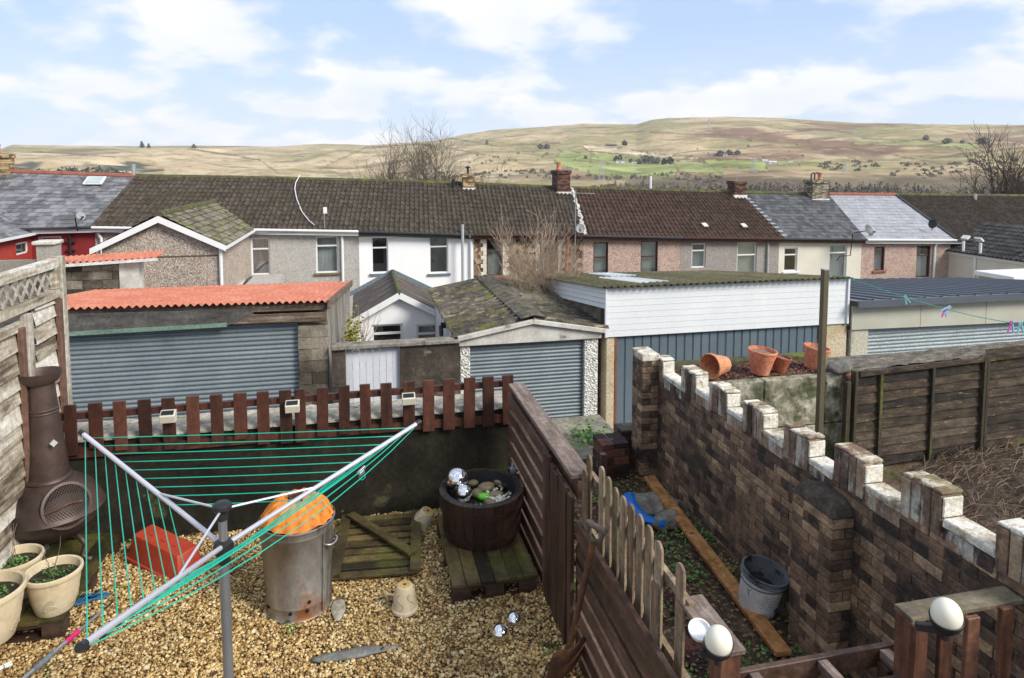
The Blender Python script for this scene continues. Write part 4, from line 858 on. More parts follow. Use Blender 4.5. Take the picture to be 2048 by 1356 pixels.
rock('slab_stone.001', 'small pale slab half buried in the gravel left of the upturned pot', (s2.x+.02, s2.y, .010), .11, (.42,1.0,.1), surf('pale_slab', [(.25,.22,.17),(.36,.33,.27)], 8, rough=.8, bump=.3))

m_dead = surf('dead_leaf', [(.06,.03,.015),(.16,.085,.04),(.26,.15,.07)], 20, attr=1.0, rough=.8, bump=0)
dl_ = MB()
for _ in range(130):
    x_, y_ = (rnd.uniform(XL+.3, XF-.1), rnd.uniform(2.9, 5.3)) if rnd.random() < .35 else (rnd.uniform(.95, XF-.07), rnd.uniform(2.9, 5.2)) if rnd.random() < .5 else (rnd.uniform(-1.5, .5), rnd.uniform(5.1, 5.33))
    m_ = Euler((rnd.uniform(-.5,.5), rnd.uniform(-.5,.5), rnd.uniform(0,6.28))).to_matrix(); s_ = rnd.uniform(.012,.028)
    dl_.add([Vector((x_, y_, .03)) + m_ @ Vector(q_) for q_ in ((-s_,0,0),(0,-s_*.5,.3*s_),(s_,0,0),(0,s_*.5,.3*s_))], [(0,1,2,3)], rnd.random())
tag(dl_.build('fallen_leaves', m_dead), 'brown fallen leaves scattered over the gravel', 'leaves', kind='stuff')
# rear wall of the yard with picket boards on top
m_yardwall = surf('black_stained_wall', [(0.008,0.008,0.006),(0.020,0.018,0.013),(0.045,0.040,0.028)], 1.6, rough=.92, spec=.15, bump=.5, layers=[((.10,.095,.05),.61,.08,2.6,(1,1,1),.7),((.03,.045,.012),.57,.12,1.1,(1,1,2),.7),((.16,.13,.08),.70,.03,5,(1,1,1),.7)])
m_coping = surf('cracked_mortar_coping', [(0.18,0.165,0.13),(0.33,0.30,0.245),(0.46,0.43,0.365)], 4, rough=.95, bump=.9, bdist=.02, layers=[((.05,.045,.035),.60,.05,4,(1,3,1),.9),((.62,.6,.55),.66,.05,5,(1,1,1),.7)])
WY = 5.38; WZ = .80
t = thing('rear_wall', 'black stained low wall across the back of the gravel yard', 'wall', (-.5, WY, 0))
MB().bx(XL-.1, XF+.05, WY, WY+.34, -3.2, WZ).build('wall', m_yardwall, t)
mb = MB(); nx, ny = 70, 8; vs = []
for i in range(nx+1):
    for j in range(ny+1):
        x = XL-.1 + (XF+.16-XL)*i/nx; y = WY-.02 + .40*j/ny
        vs.append((x, y, WZ + .028 + .012*mnoise.noise(Vector((x*9,y*9,0))) - (.02 if j in (0,ny) else 0) + (.014*mnoise.noise(Vector((x*30,y*30,3))))))
mb.add(vs, [(i*(ny+1)+j, (i+1)*(ny+1)+j, (i+1)*(ny+1)+j+1, i*(ny+1)+j+1) for i in range(nx) for j in range(ny)])
mb.add([(XL-.1,WY-.02,WZ),(XF+.06,WY-.02,WZ),(XF+.06,WY-.02,WZ+.012),(XL-.1,WY-.02,WZ+.012)], [(0,1,2,3)])
mb.build('coping', m_coping, t)
m_pick = surf('dark_red_brown_stain', [(0.028,0.010,0.007),(0.060,0.020,0.012),(0.098,0.036,0.022)], 5, stretch=(3,3,.35), attr=.35, rough=.55, bump=.25, spec=.4, layers=[((.13,.065,.04),.62,.1,7,(3,3,.3),.5)])
t = thing('picket_fence', 'row of dark red-brown stained picket boards fixed along the rear wall', 'fence', (-.5, WY, .6), )
xs = [(126,155,812,905),(174,206,808,890),(225,255,804,894),(275,305,801,892),(323,353,798,892),(371,400,794,880),(420,448,791,878),(466,495,788,872),(513,540,785,882),(559,586,782,880),(588,613,780,878),(632,657,777,866),(676,700,773,862),(720,743,770,860),(761,785,768,850),(805,830,764,846),(845,869,762,856),(886,910,759,853),(927,950,757,849),(966,989,755,846),(1006,1028,752,842)]
YP = 5.33
for i, (a, b, c, d_) in enumerate(xs):
    p = oy(a, c, YP); q = oy(b, d_ + 6, YP)
    th = .022; tl = rnd.uniform(-.006, .006)
    mb = MB(); mb.add([(p.x, YP, q.z), (q.x, YP, q.z), (q.x+tl, YP, p.z), (p.x+tl, YP, p.z), (p.x, YP+th, q.z), (q.x, YP+th, q.z), (q.x+tl, YP+th, p.z), (p.x+tl, YP+th, p.z)], [(0,1,2,3),(4,7,6,5),(0,4,5,1),(1,5,6,2),(2,6,7,3),(3,7,4,0)], rnd.random())
    mb.build('picket', m_pick, t, bevel=.002)
z1 = oy(600, 803, YP).z; MB().bar((XL+.05, YP+.045, z1-.0), (XF-.03, YP+.045, oy(980,772,YP).z), .035, .05).build('rail', m_pick, t); MB().bar((XL+.05, YP+.04, .72), (XF-.03, YP+.04, .72), .035, .07).build('rail', m_pick, t)
# solar lights on the pickets
m_sol = surf('cream_light_case', [(.5,.47,.38),(.6,.57,.48)], 6, rough=.4, bump=0)
first = None
for k, (px, py, ty, lb) in enumerate(((337, 832, 0, 'small cream solar light on the fifth picket from the left'), (585, 812, 0, 'small cream solar light across the doubled pickets in the middle of the rear fence'), (817, 797, 0, 'small cream solar light nearest the right end of the rear picket fence'))):
    p = oy(px, py, YP - .03)
    if first is None:
        first = thing('solar_light', lb, 'solar light', p, 'solar lights on the rear picket fence')
        c = MB(); c.prism([(-.052,.03,-.045),(-.052,.03,.04),(-.052,.0,.045),(-.052,-.045,.012),(-.052,-.03,-.045)], (.104,0,0)); c.build('light_case', m_sol, first, local=True, bevel=.003)
        c = MB(); c.box((0,-.024,.033),(.084,.036,.004),(R(36),0,0)); c.build('solar_panel', surf('solar_panel_black', [(.01,.012,.018)], 3, rough=.15), first, local=True)
    else:
        n_ = copy_tree(first); n_.location = p; n_['label'] = lb

# left timber fence with trellis
m_grey_wood = surf('weathered_grey_timber', [(0.09,0.068,0.045),(0.30,0.255,0.19),(0.47,0.43,0.36),(0.60,0.57,0.51)], 3.2, stretch=(1,.5,5), attr=.35, rough=.9, bump=.35, dist=.3, layers=[((.07,.05,.035),.60,.08,2.4,(1,.8,3),.8),((.17,.2,.06),.64,.1,1.2,(1,1,1),.7)])
m_grey_wood_v = surf('weathered_grey_post', [(0.15,0.125,0.095),(0.36,0.325,0.27),(0.54,0.51,0.45)], 3.2, stretch=(6,6,.5), rough=.9, bump=.4, layers=[((.14,.09,.06),.58,.08,2.4,(5,5,.6),.8),((.2,.24,.07),.62,.1,1.4,(1,1,1),.7)])
m_brown_b = surf('brown_batten', [(0.10,0.055,0.04),(0.18,0.10,0.075)], 4, stretch=(4,4,.5), rough=.8, bump=.3, layers=[((.3,.3,.2),.64,.08,4,(4,4,.6),.6)])
t = thing('timber_fence', 'weathered silver-grey timber fence with a diagonal trellis top along the left side', 'fence', (XL, 4.3, 0))
ztop = ox(60, 530, XL).z; zmid = ox(60, 606, XL).z; Ye = ox(117, 700, XL).y; ymid = ox(58, 700, XL).y
mb = MB(); z = .0; k = 0
for (ya, yb_, zz1) in ((2.6, ymid - .02, zmid - .1), (ymid + .06, Ye - .03, zmid - .02)):
    z = .0; k = 0
    while z < zz1 - .03:
        h = rnd.uniform(.10, .14); segs = 14; vs = []; z_t = min(z + h + .03, zz1)
        ph_ = rnd.random()*10
        for i in range(segs+1):
            y = ya + (yb_-ya)*i/segs; w1 = .012*mnoise.noise(Vector((y*2.4, ph_, 0))); w2 = .02*mnoise.noise(Vector((y*1.7, ph_, 4)))
            vs += [(XL + .026 + w1*.5, y, z + w2), (XL - .004, y, z_t + w2*.3), (XL - .004, y, z + w2), ]
        mb.add(vs, sum([[(3*i, 3*i+1, 3*i+4, 3*i+3), (3*i, 3*i+3, 3*i+5, 3*i+2)] for i in range(segs)], []), rnd.random())
        z += h
mb.build('lap_panel', m_grey_wood, t)
mb = MB(); mb.bx(XL-.03, XL+.035, 2.6, Ye, zmid-.035, zmid+.03); mb.bx(XL-.03, XL+.035, 2.6, Ye, ztop-.07, ztop, .7); mb.bx(XL-.03, XL+.033, Ye-.06, Ye-.005, zmid+.032, ztop-.072); mb.bx(XL-.02, XL+.03, 2.6, ymid-.005, zmid-.15, zmid-.09)
mb.build('trellis_frame', m_grey_wood, t, bevel=.004)
mb = MB(); s = .12; H = ztop - zmid - .1
y = 2.4
while y < Ye:
    for sg, xo in ((1, .007), (-1, .001)):
        y0_, y1_ = (y, y + H) if sg > 0 else (y + H, y)
        a = Vector((XL + xo, y0_, zmid + .03)); b = Vector((XL + xo, y1_, ztop - .07))
        # clip to the frame
        for lim, side in ((Ye - .06, 1),):
            if max(a.y, b.y) > lim:
                lo_, hi_ = (a, b) if a.y < b.y else (b, a)
                if lo_.y >= lim - .01: break
                tt = (lim - lo_.y) / (hi_.y - lo_.y); hi_2 = lo_ + (hi_ - lo_) * tt
                a, b = lo_, hi_2
        else: pass
        if min(a.y, b.y) < Ye - .07: mb.bar(a, b, .026, .005, up=(1,0,0), val=rnd.random())
    y += s
mb.build('trellis', m_grey_wood_v, t)
MB().bx(XL-.01, XL+.05, Ye, Ye+.07, -.2, ztop+.01).build('post', m_grey_wood_v, t, bevel=.004)
yb2 = ox(65, 700, XL+.05).y; MB().bx(XL+.0, XL+.05, yb2-.04, yb2+.035, -.2, zmid-.05).build('post', m_grey_wood_v, t, bevel=.004)
yb1 = ox(50, 700, XL+.05).y; MB().bx(XL+.02, XL+.055, yb1-.03, yb1+.02, .0, zmid-.12).build('batten', m_brown_b, t, bevel=.003)
MB().bx(XL+.02, XL+.05, Ye-.07, Ye-.01, .0, zmid-.04).build('batten', m_brown_b, t, bevel=.003)

# ------------------------------------------------------------------ pallets
m_pal = surf('mossy_wet_timber', [(0.020,0.015,0.006),(0.070,0.050,0.018),(0.15,0.11,0.04)], 4, stretch=(1,1,1), attr=.45, rough=.6, bump=.4, spec=.45, layers=[((.075,.085,.012),.53,.12,2.2,(1,1,1),.75),((.2,.14,.06),.64,.08,6,(4,.5,1),.5)])
m_pal2 = surf('dark_wet_timber', [(0.018,0.010,0.007),(0.045,0.024,0.017),(0.085,0.048,0.033)], 4, attr=.45, rough=.6, bump=.4, stretch=(1,3,3), layers=[((.06,.065,.015),.57,.12,2.2,(1,1,1),.6)])
def pallet(name, label, x0, x1, y0, y1, zt, n, ang=0, along='y', c=None):
    cx, cy = (x0+x1)/2, (y0+y1)/2; t = thing(name, label, 'pallet', (cx, cy, 0), rot=(0,0,ang))
    w, d = x1-x0, y1-y0
    for i in range(n):
        a = -w/2 + w*i/n
        MB().bx(a+.002, a+w/n-.002, -d/2, d/2, zt-.02, zt + rnd.uniform(-.002,.002), rnd.random(), jit=.002).build('deck_board', m_pal, t, local=True, bevel=.002)
    for sy in (-1, 0, 1):
        yy = sy*(d/2-.05); MB().bx(-w/2, w/2, yy-.045, yy+.045, zt-.042, zt-.022).bx(-w/2, w/2, yy-.045, yy+.045, .0, .02).build('stringer_board', m_pal2, t, local=True, bevel=.002)
        for sx in (-1, 0, 1): xx = sx*(w/2-.065); MB().bx(xx-.06, xx+.06, yy-.044, yy+.044, .021, zt-.043).build('block', m_pal2, t, local=True, bevel=.003)
    return t
pallet('pallet', 'mossy pallet under the wooden half barrel beside the right fence', .53, 1.10, 4.10, 4.98, .135, 6)
pallet('pallet.001', 'dark pallet carrying the cast iron chimenea and cream plant pots on the left', -2.66, -1.76, 4.3, 5.3, .13, 7, R(0))
# old mossy slatted gate lying on gravel
t = thing('slatted_gate', 'mossy slatted wooden gate with a diagonal brace lying on the gravel', 'gate', (.09, 4.85, .02), rot=(0,0,R(-5)))
w, d = .60, .80
for i in range(9):
    y = -d/2 + .03 + (d-.06)*i/8.0; MB().box((0, y, .03), (w-.0, .062, .018), val=rnd.random(), jit=.002).build('slat', m_pal, t, local=True, bevel=.002)
for sx in (-1, 1): MB().box((sx*(w/2-.03), 0, .053), (.075, d, .022), val=rnd.random()).build('side_rail', m_pal, t, local=True, bevel=.002)
MB().bar((-w/2+.06, d/2-.03, .077), (w/2-.05, -d/2+.16, .077), .07, .022).build('brace', m_pal, t, local=True, bevel=.002)

# ------------------------------------------------------------------ half barrel with water, stones, mirror balls
m_barrel = surf('dark_barrel_oak', [(0.014,0.007,0.005),(0.034,0.016,0.011),(0.062,0.031,0.022)], 4, stretch=(2.5,2.5,.3), attr=.22, rough=.5, bump=.3, spec=.5, layers=[((.08,.06,.02),.62,.1,2.5,(1,1,.5),.5)])
m_hoop = surf('purple_brown_hoop', [(0.03,0.015,0.013),(0.06,0.03,0.027)], 3, rough=.5, metal=.3, bump=.2)
B = Vector((.835, 4.58, .137))
rim = oz(963, 974, .472)
B = Vector((rim.x, rim.y, .137)); RB = .309
t = thing('half_barrel', 'dark oak half barrel water feature standing on the mossy pallet', 'barrel', B)
H = .335; n = 26; mb = MB(); mi = MB()
def brad(z): return RB * (.86 + .14 * (z/H)**.75)
for k in range(n):
    a0, a1 = math.tau*k/n + .006, math.tau*(k+1)/n - .006; e = rnd.uniform(-.0015,.0015); vs = []; zs = [0, .08, .16, .25, H]
    for z in zs:
        r = brad(z) + e
        for a in (a0, (a0+a1)/2, a1): vs.append((r*math.cos(a), r*math.sin(a), z))
        for a in (a0, a1): vs.append(((r-.03)*math.cos(a), (r-.03)*math.sin(a), z))
    fs = []
    for i in range(4):
        o = i*5; p = o+5; fs += [(o, o+1, p+1, p), (o+1, o+2, p+2, p+1), (o+3, p+3, p+4, o+4), (o, p, p+3, o+3), (o+2, o+4, p+4, p+2)]
    fs.append((20,21,22,24,23)); mb.add(vs, fs, rnd.random())
mb.build('staves', m_barrel, t, local=True)
for z, hh in ((.215, .045), (.04, .035)): MB().lathe([(brad(z)-.004, z), (brad(z)+.008, z+.002), (brad(z+hh)+.008, z+hh-.002), (brad(z+hh)-.004, z+hh)], 40, cap=False).build('hoop', m_hoop, t, local=True, smooth='auto')
MB().lathe([(RB-.055, H-.25), (RB-.032, H-.004), (RB-.05, H+.002), (RB-.072, H-.24)], 40, cap=False).build('liner', m_black, t, local=True, smooth='auto')
MB().lathe([(1e-7, 0), (brad(0)-.02, 0), (brad(0)-.02, .02), (1e-7, .021)], 26).build('base', m_barrel, t, local=True)
wz = H - .10
m_water = surf('dark_water', [(.008,.010,.008)], 2, rough=.04, spec=.9, bump=.08, bscale=12)
MB().lathe([(1e-7, wz), (RB-.053, wz)], 36).build('water', m_water, t, local=True)
wt = B.z + wz
def at_(px, py, z): return oz(px, py, z)
m_cob = surf('brown_cobble', [(.14,.11,.06),(.24,.19,.11),(.32,.27,.17)], 6, attr=.4, rough=.35, spec=.5, bump=.1)
cob = [((972,974), (.075,.05,.035), 20, 'smooth olive-brown cobble in the middle of the barrel'), ((1004,964), (.08,.04,.04), -25, 'long tan cobble toward the back of the barrel'), ((991,989), (.06,.03,.025), 5, 'flat brown cobble right of the green glass'), ((981,1006), (.06,.034,.03), -50, 'red-brown cobble at the front of the barrel'), ((954,986), (.05,.045,.035), 40, 'darker brown cobble left of the green glass'), ((946,966), (.045,.03,.025), 10, 'small grey-brown cobble behind the small mirror ball')]
for k, ((px, py), sc, an_, lb) in enumerate(cob):
    p = at_(px, py, wt + .02); tag(MB().ball(p, 1, 16, 12, sc, .12, rot=Matrix.Rotation(R(an_), 3, 'Z')).build('cobble', m_cob, smooth=True), lb, 'stone', 'cobbles lying in the barrel')
p = at_(967, 993, wt + .015); tag(MB().ball(p, 1, 10, 8, (.05,.035,.025), .5).build('glass_lump', surf('lime_green_glass', [(.10,.55,.02),(.2,.75,.04)], 8, rough=.15, spec=.8, bump=0), smooth='auto'), 'bright lime green glass lump among the barrel cobbles', 'glass')
bp = []; 
for _ in range(230):
    a = rnd.uniform(R(195), R(345)); r = rnd.uniform(.12, RB-.06) ; bp.append((B.x + r*math.cos(a), B.y + r*math.sin(a), wt + .004 + rnd.uniform(0,.02)))
for _ in range(60):
    a = rnd.uniform(R(-30), R(60)); r = rnd.uniform(.05, RB-.07) ; bp.append((B.x + r*math.cos(a), B.y + r*math.sin(a), wt + .004 + rnd.uniform(0,.012)))
tag(stones('white_pebbles', np.array(bp), np.random.RandomState(4).uniform(.012,.026,len(bp)), surf('white_pebble', [(.35,.32,.22),(.6,.58,.48),(.74,.73,.68)], 9, attr=.9, rough=.5, bump=.1), 8), 'cream and white pebbles piled inside the barrel rim', 'pebbles', kind='stuff')
m_mirror = surf('polished_steel', [(.80,.80,.82),(.84,.84,.86)], 3, rough=.035, metal=1, bump=0)
def steel(name, label, c, r): return tag(MB().ball(c, r, 32, 24).build(name, m_mirror, smooth=True), label, 'mirror ball', 'polished steel mirror balls')
p = ray(914, 958); c_ = Vector((0,0,EZ)) + p * ((B.y + .06)/p.y); steel('mirror_ball', 'largest polished steel mirror ball resting in the barrel', c_, .083)
p = ray(928, 986); c_ = Vector((0,0,EZ)) + p * ((B.y - .08)/p.y); steel('mirror_ball', 'smaller polished steel mirror ball at the front of the barrel', c_, .06)
p = oz(1000, 1267, .05); steel('mirror_ball', 'nearer of the two small steel balls lying on the gravel', (p.x, p.y, .052), .052)
p = oz(1028, 1241, .045); steel('mirror_ball', 'farther of the two small steel balls lying on the gravel', (p.x, p.y, .048), .048)
# floating solar fountain and black pump figure
p = at_(964, 949, wt + .006); t = thing('floating_fountain', 'round black solar fountain floating at the back of the barrel', 'fountain', p)
MB().lathe([(1e-7,.012),(.02,.013),(.022,.02),(.03,.02),(.032,.008),(.058,.006),(.062,0),(1e-7,-.002)], 24).build('float', m_black, t, local=True, smooth='auto')
MB().tube([(.06,0,.0),(.15,-.015,.008),(.22,-.03,.003)], .004, 6).build('cable', m_black, t, local=True)
p = at_(1027, 972, wt); t = thing('pump_housing', 'broken black plastic pump at the right side of the barrel', 'pump', p)
mb = MB(); mb.box((0,0,.03),(.10,.07,.04),(.1,.2,.3)); mb.box((.03,.03,.06),(.04,.04,.10),(.2,-.2,.5)); mb.tube([(-.09,-.02,.02),(.0,-.03,.02)], .016, 8); mb.box((-.05,.02,.02),(.09,.02,.02),(0,.3,.6)); mb.build('body', m_black, t, local=True, bevel=.006)
mb = MB(); mb.box((.005,.03,.10),(.035,.035,.075),(.1,-.25,.2)); mb.tube([(.0,.03,.14),(-.005,.03,.175)], [.012,.003], 6); mb.build('spout', surf('grey_plastic', [(.2,.22,.26),(.3,.32,.36)], 5, rough=.4), t, local=True, bevel=.005)
mb = MB(); mb.ball((.075,.0,.05), .04, 10, 8, (.5,1,1.2)); mb.build('filter', m_black, t, local=True, smooth=True)

# ------------------------------------------------------------------ galvanised incinerator bin
bb = oz(604, 1196, 0); BB = Vector((-.425, 4.33, 0)); BR = .230
t = thing('incinerator_bin', 'dented galvanised incinerator bin with a rusty orange ribbed lid', 'bin', BB)
m_galv = surf('stained_galvanised_steel', [(.10,.085,.07),(.20,.18,.16),(.34,.33,.32),(.52,.53,.55)], 2.6, stretch=(1,1,.45), rough=.42, metal=.65, bump=.15, roughn=.12, spec=.5, layers=[((.34,.12,.025),.565,.08,1.9,(1,1,.7),.9),((.06,.045,.035),.60,.1,2.4,(3,3,.4),.75)])
Hb = .585; prof = [(BR*.87, .0), (BR*.89, .015), (BR*.865, .025), (BR*.875, .09), (BR*.89, .095), (BR*.88, .105), (BR*.97, Hb-.05), (BR*.985, Hb-.045), (BR*.975, Hb-.035), (BR*.99, Hb-.01), (BR*1.02, Hb-.004), (BR*1.025, Hb+.006), (BR*1.0, Hb+.01), (BR*.97, Hb)]
MB().lathe(prof, 48, wob=.004).build('drum', m_galv, t, local=True, smooth='auto')
for a_, z_ in ((-100, .075), (-72, .075), (-40, .07), (-150,.08), (-68,.13), (-165,.2)):
    a = R(a_); MB().tube([(BR*.86*math.cos(a), BR*.86*math.sin(a), z_), (BR*.895*math.cos(a), BR*.895*math.sin(a), z_)], .012, 8).build('vent_hole', surf('soot_hole', [(.008,.006,.005)], 2, rough=.9), t, local=True)
mb = MB(); a = R(-42); mb.bar((BR*.905*math.cos(a), BR*.905*math.sin(a), .03), (BR*.985*math.cos(a), BR*.985*math.sin(a), Hb-.05), .012, .006, up=(math.cos(a), math.sin(a), 0)); mb.build('seam', m_galv, t, local=True)
for a_ in (-25, 155):
    a = R(a_); pts = []
    for k in range(9):
        s = -1 + 2*k/8; aa = a + s*.28; rr_ = BR*.975 + .035*(1 - s**4); pts.append((rr_*math.cos(aa), rr_*math.sin(aa), Hb-.12 - .012*(1-s*s)))
    MB().tube(pts, .006, 7).build('handle', m_metal, t, local=True, smooth=True)
m_lid = surf('rusty_orange_lid', [(.20,.06,.018),(.62,.18,.018),(.85,.30,.03)], 3.0, rough=.72, bump=.3, layers=[((.12,.055,.03),.57,.09,4.2,(1,1,1),.85)], dist=.4)
nl, nr = 96, 12; mb = MB(); vs = []
for i in range(nr+1):
    s = i/nr
    for k in range(nl):
        a = math.tau*k/nl; rib = .5 + .5*math.cos(a*15 + 1.2*math.sin(a*3) + .8*math.sin(a*5+1))
        r = .055 + (BR*.97 - .055)*s; r *= 1 + (.05*(rib-.5) if s > .7 else 0)
        z = Hb + .014 + .115*(1 - s**2.6) + .020*mnoise.noise(Vector((math.cos(a)*2.2*(.4+s), math.sin(a)*2.2*(.4+s), 3))) + .010*rib*math.sin(math.pi*min(1, s*1.1))**.6 * (1 if s > .1 else 0) - .004*(s > .9)
        vs.append((r*math.cos(a), r*math.sin(a), z))
mb.add(vs, [(i*nl+k, (i+1)*nl+k, (i+1)*nl+(k+1)%nl, i*nl+(k+1)%nl) for i in range(nr) for k in range(nl)])
ld = mb.build('lid', m_lid, t, local=True, smooth=True); ld['label'] = 'rusty bright orange ribbed lid'
MB().lathe([(.06, Hb+.09), (.06, Hb+.13), (.052, Hb+.13), (.05, Hb+.11), (1e-7, Hb+.105)], 24).build('flue_collar', m_rust, ld, local=True, smooth='auto')
MB().tube([(-.045,0,Hb+.125),(-.05,0,Hb+.15),(-.03,0,Hb+.165),(.03,0,Hb+.165),(.05,0,Hb+.15),(.045,0,Hb+.125)], .006, 7).build('lid_handle', m_rust, ld, local=True, smooth=True)

# ------------------------------------------------------------------ cream pots
m_pot = surf('cream_glazed_clay', [(.48,.38,.23),(.62,.52,.35),(.70,.61,.45)], 4, rough=.5, bump=.1, layers=[((.35,.26,.13),.62,.12,2.0,(1,1,1),.5)])
m_potline = surf('pot_relief', [(.40,.34,.23),(.5,.44,.32)], 5, rough=.6, bump=0)
m_potsoil = surf('pot_soil', [(.02,.014,.01),(.05,.035,.025)], 20, rough=.95, bump=.8)
def pot_prof(r, h): return [(r*.62, 0), (r*.66, .008), (r*.80, h*.35), (r*.90, h*.7), (r*.93, h*.87), (r*.99, h*.88), (r*1.02, h*.93), (r*1.0, h*.985), (r*.96, h), (r*.90, h*.98), (r*.86, h*.85), (r*.8, h*.7), (1e-7, h*.7)]
def leaf_relief(r, h, a0, parent):
    mb = MB()
    def P(a, z):
        rr_ = r*(.66 + .27*(z/h)**.7) + .001; return (rr_*math.cos(a), rr_*math.sin(a), z)
    mb.tube([P(a0 + .55*s, h*(.2+.4*s*(1.2-s))) for s in [k/8 for k in range(9)]], .0035, 5)
    for k in range(1, 7):
        s = k/7; a_, z_ = a0 + .55*s, h*(.2+.4*s*(1.2-s))
        for sg in (1, -1): mb.tube([P(a_, z_), P(a_ + .10, z_ + sg*h*.07 + .01), P(a_+.16, z_ + sg*h*.12 + .012), P(a_+.05, z_ + sg*h*.10), P(a_, z_)], .003, 5)
    mb.build('leaf_relief', m_potline, parent, local=True)
m_twig = surf('dead_twig', [(.16,.12,.09),(.28,.22,.17)], 6, rough=.9, bump=0)
m_leaf = surf('small_green_leaf', [(.03,.09,.012),(.07,.17,.03),(.14,.26,.06)], 20, attr=.8, rough=.6, bump=0)
m_leaf_y = surf('yellow_green_leaf', [(.16,.16,.01),(.32,.30,.02)], 20, attr=.8, rough=.6, bump=0)
def leaves(pts, size, mat, name, parent=None, up=.5, n=1):
    mb = MB()
    for p in pts:
        for _ in range(n):
            m = Euler((rnd.uniform(-1,1)*(1.3-up), rnd.uniform(-1,1)*(1.3-up), rnd.uniform(0,6.28))).to_matrix(); s = size*rnd.uniform(.6,1.3)
            mb.add([Vector(p) + m @ Vector(q) for q in ((-.15*s,-.5*s,0),(.35*s,-.1*s,.08*s),(.1*s,.5*s,0),(-.35*s,.1*s,.08*s))], [(0,1,2,3)], rnd.random())
    return mb.build(name, mat, parent)
def twigs(base, n, h, spread, mb=None, r=.0025):
    mb = mb or MB()
    for _ in range(n):
        p = Vector(base) + Vector((rnd.uniform(-1,1), rnd.uniform(-1,1), 0))*spread*.3; d = Vector((rnd.uniform(-1,1)*spread, rnd.uniform(-1,1)*spread, h*rnd.uniform(.6,1)))
        pts = [p + d*s + Vector((rnd.uniform(-1,1), rnd.uniform(-1,1), 0))*h*.04*s for s in (0,.25,.5,.75,1)]; mb.tube(pts, [r, r*.9, r*.75, r*.6, r*.35], 5)
        for k in range(3):
            q = pts[rnd.choice((1,2,3))]; e = Vector((rnd.uniform(-1,1), rnd.uniform(-1,1), rnd.uniform(.3,1.2))).normalized()*h*.22; mb.tube([q, q+e*.5+Vector((0,0,.01)), q+e], [r*.6, r*.5, r*.3], 4)
    return mb
pots = [((-1.85, 4.42), .155, .25, 'cream clay pot with moulded leaves and bare twigs, nearest the pallet corner', 2.6), ((-2.10, 4.20), .19, .30, 'big cream clay pot cut by the left edge of the photo', 2.4), ((-2.14, 4.62), .15, .25, 'cream clay pot behind the others with tall bare twigs', 3)]
for k, ((x, y), r, h, lb, nt_) in enumerate(pots):
    t = thing('plant_pot', lb, 'plant pot', (x, y, .132), 'cream pots on the left pallet')
    MB().lathe(pot_prof(r, h), 36).build('pot', m_pot, t, local=True, smooth='auto'); leaf_relief(r, h, R(-100), t); leaf_relief(r, h, R(-20), t)
    MB().lathe([(1e-7, h*.80), (r*.84, h*.80)], 20).build('soil', m_potsoil, t, local=True)
    leaves([(x + rnd.uniform(-1,1)*r*.55, y + rnd.uniform(-1,1)*r*.55, .132 + h*.80 + rnd.uniform(.0,.02)) for _ in range(170)], .018, m_leaf, 'seedlings', t)
    tw = twigs((x, y, .132 + h*.8), 3 if k else 2, .26 if k == 0 else .30, .07); tw.build('dead_stems', m_twig, t)
# upturned pots
def upturned(label, c, r, h, rot):
    t = thing('upturned_pot', label, 'plant pot', c, 'upturned cream pots on the gravel', rot=rot)
    pr = [(1e-7, h*1.0), (r*.5, h*1.0), (r*.56, h*.985), (r*.60, h*.95), (r*.80, h*.6), (r*.88, h*.25), (r*.90, h*.13), (r*1.0, h*.12), (r*1.03, h*.05), (r*1.0, 0), (r*.9, 0), (r*.82, h*.3), (r*.5, h*.85), (1e-7, h*.86)]
    MB().lathe(pr, 32).build('pot', m_pot, t, local=True, smooth='auto'); MB().lathe([(1e-7, h*1.003), (r*.48, h*1.003)], 24).build('pot_base', surf('ochre_clay', [(.42,.27,.08),(.55,.38,.15)], 6, rough=.8, bump=.2), t, local=True)
    MB().lathe([(1e-7, h*1.006), (.010, h*1.006)], 12).build('drain_hole', m_potsoil, t, local=True)
    mb = MB()
    for a0 in (R(-120), R(-60), R(-10), R(180)):
        pts = []
        for k in range(12): aa = a0 + .3*math.sin(k*.55); z = h*(.2 + .6*k/11); rr_ = r*(.9 - .3*((z/h-.15))**1.5) + .0; pts.append((rr_*math.cos(aa), rr_*math.sin(aa), z))
        mb.tube(pts, .0028, 5)
    mb.build('relief', m_potline, t, local=True)
p = oz(810, 1222, 0); upturned('upturned cream pot standing alone in the middle of the gravel', (p.x, p.y, .012), .082, .165, (0,0,0))
p = oz(852, 1050, 0); upturned('cream pot tilted on its rim beside the half barrel', (p.x-.055, p.y-.02, .0), .085, .165, (R(14), R(24), 0))

# red plastic trough upside down
m_trough = surf('faded_red_plastic', [(.33,.035,.015),(.42,.06,.03)], 4, rough=.5, bump=.05, layers=[((.5,.2,.13),.62,.1,4,(1,1,1),.5)])
t = thing('planter_trough', 'upside-down red plastic planter trough on the gravel by the pallet', 'planter', (-1.38, 4.98, .012), rot=(R(4), R(4), R(-40)))
L2, W2, H2 = .27, .085, .19
mb = MB()
def ring(l, w, z, r_=.012):
    out = []
    for sx, sy in ((1,1),(-1,1),(-1,-1),(1,-1)):
        for k in range(4):
            a = {(1,1):0,(-1,1):90,(-1,-1):180,(1,-1):270}[(sx,sy)] + 30*k; out.append((sx*(l-r_) + r_*math.cos(R(a)), sy*(w-r_) + r_*math.sin(R(a)), z))
    return out
rings = [ring(L2*1.08, W2*1.35, 0), ring(L2*1.08, W2*1.35, .022), ring(L2*1.02, W2*1.2, .024), ring(L2*.90, W2*.92, H2-.01), ring(L2*.87, W2*.86, H2)]
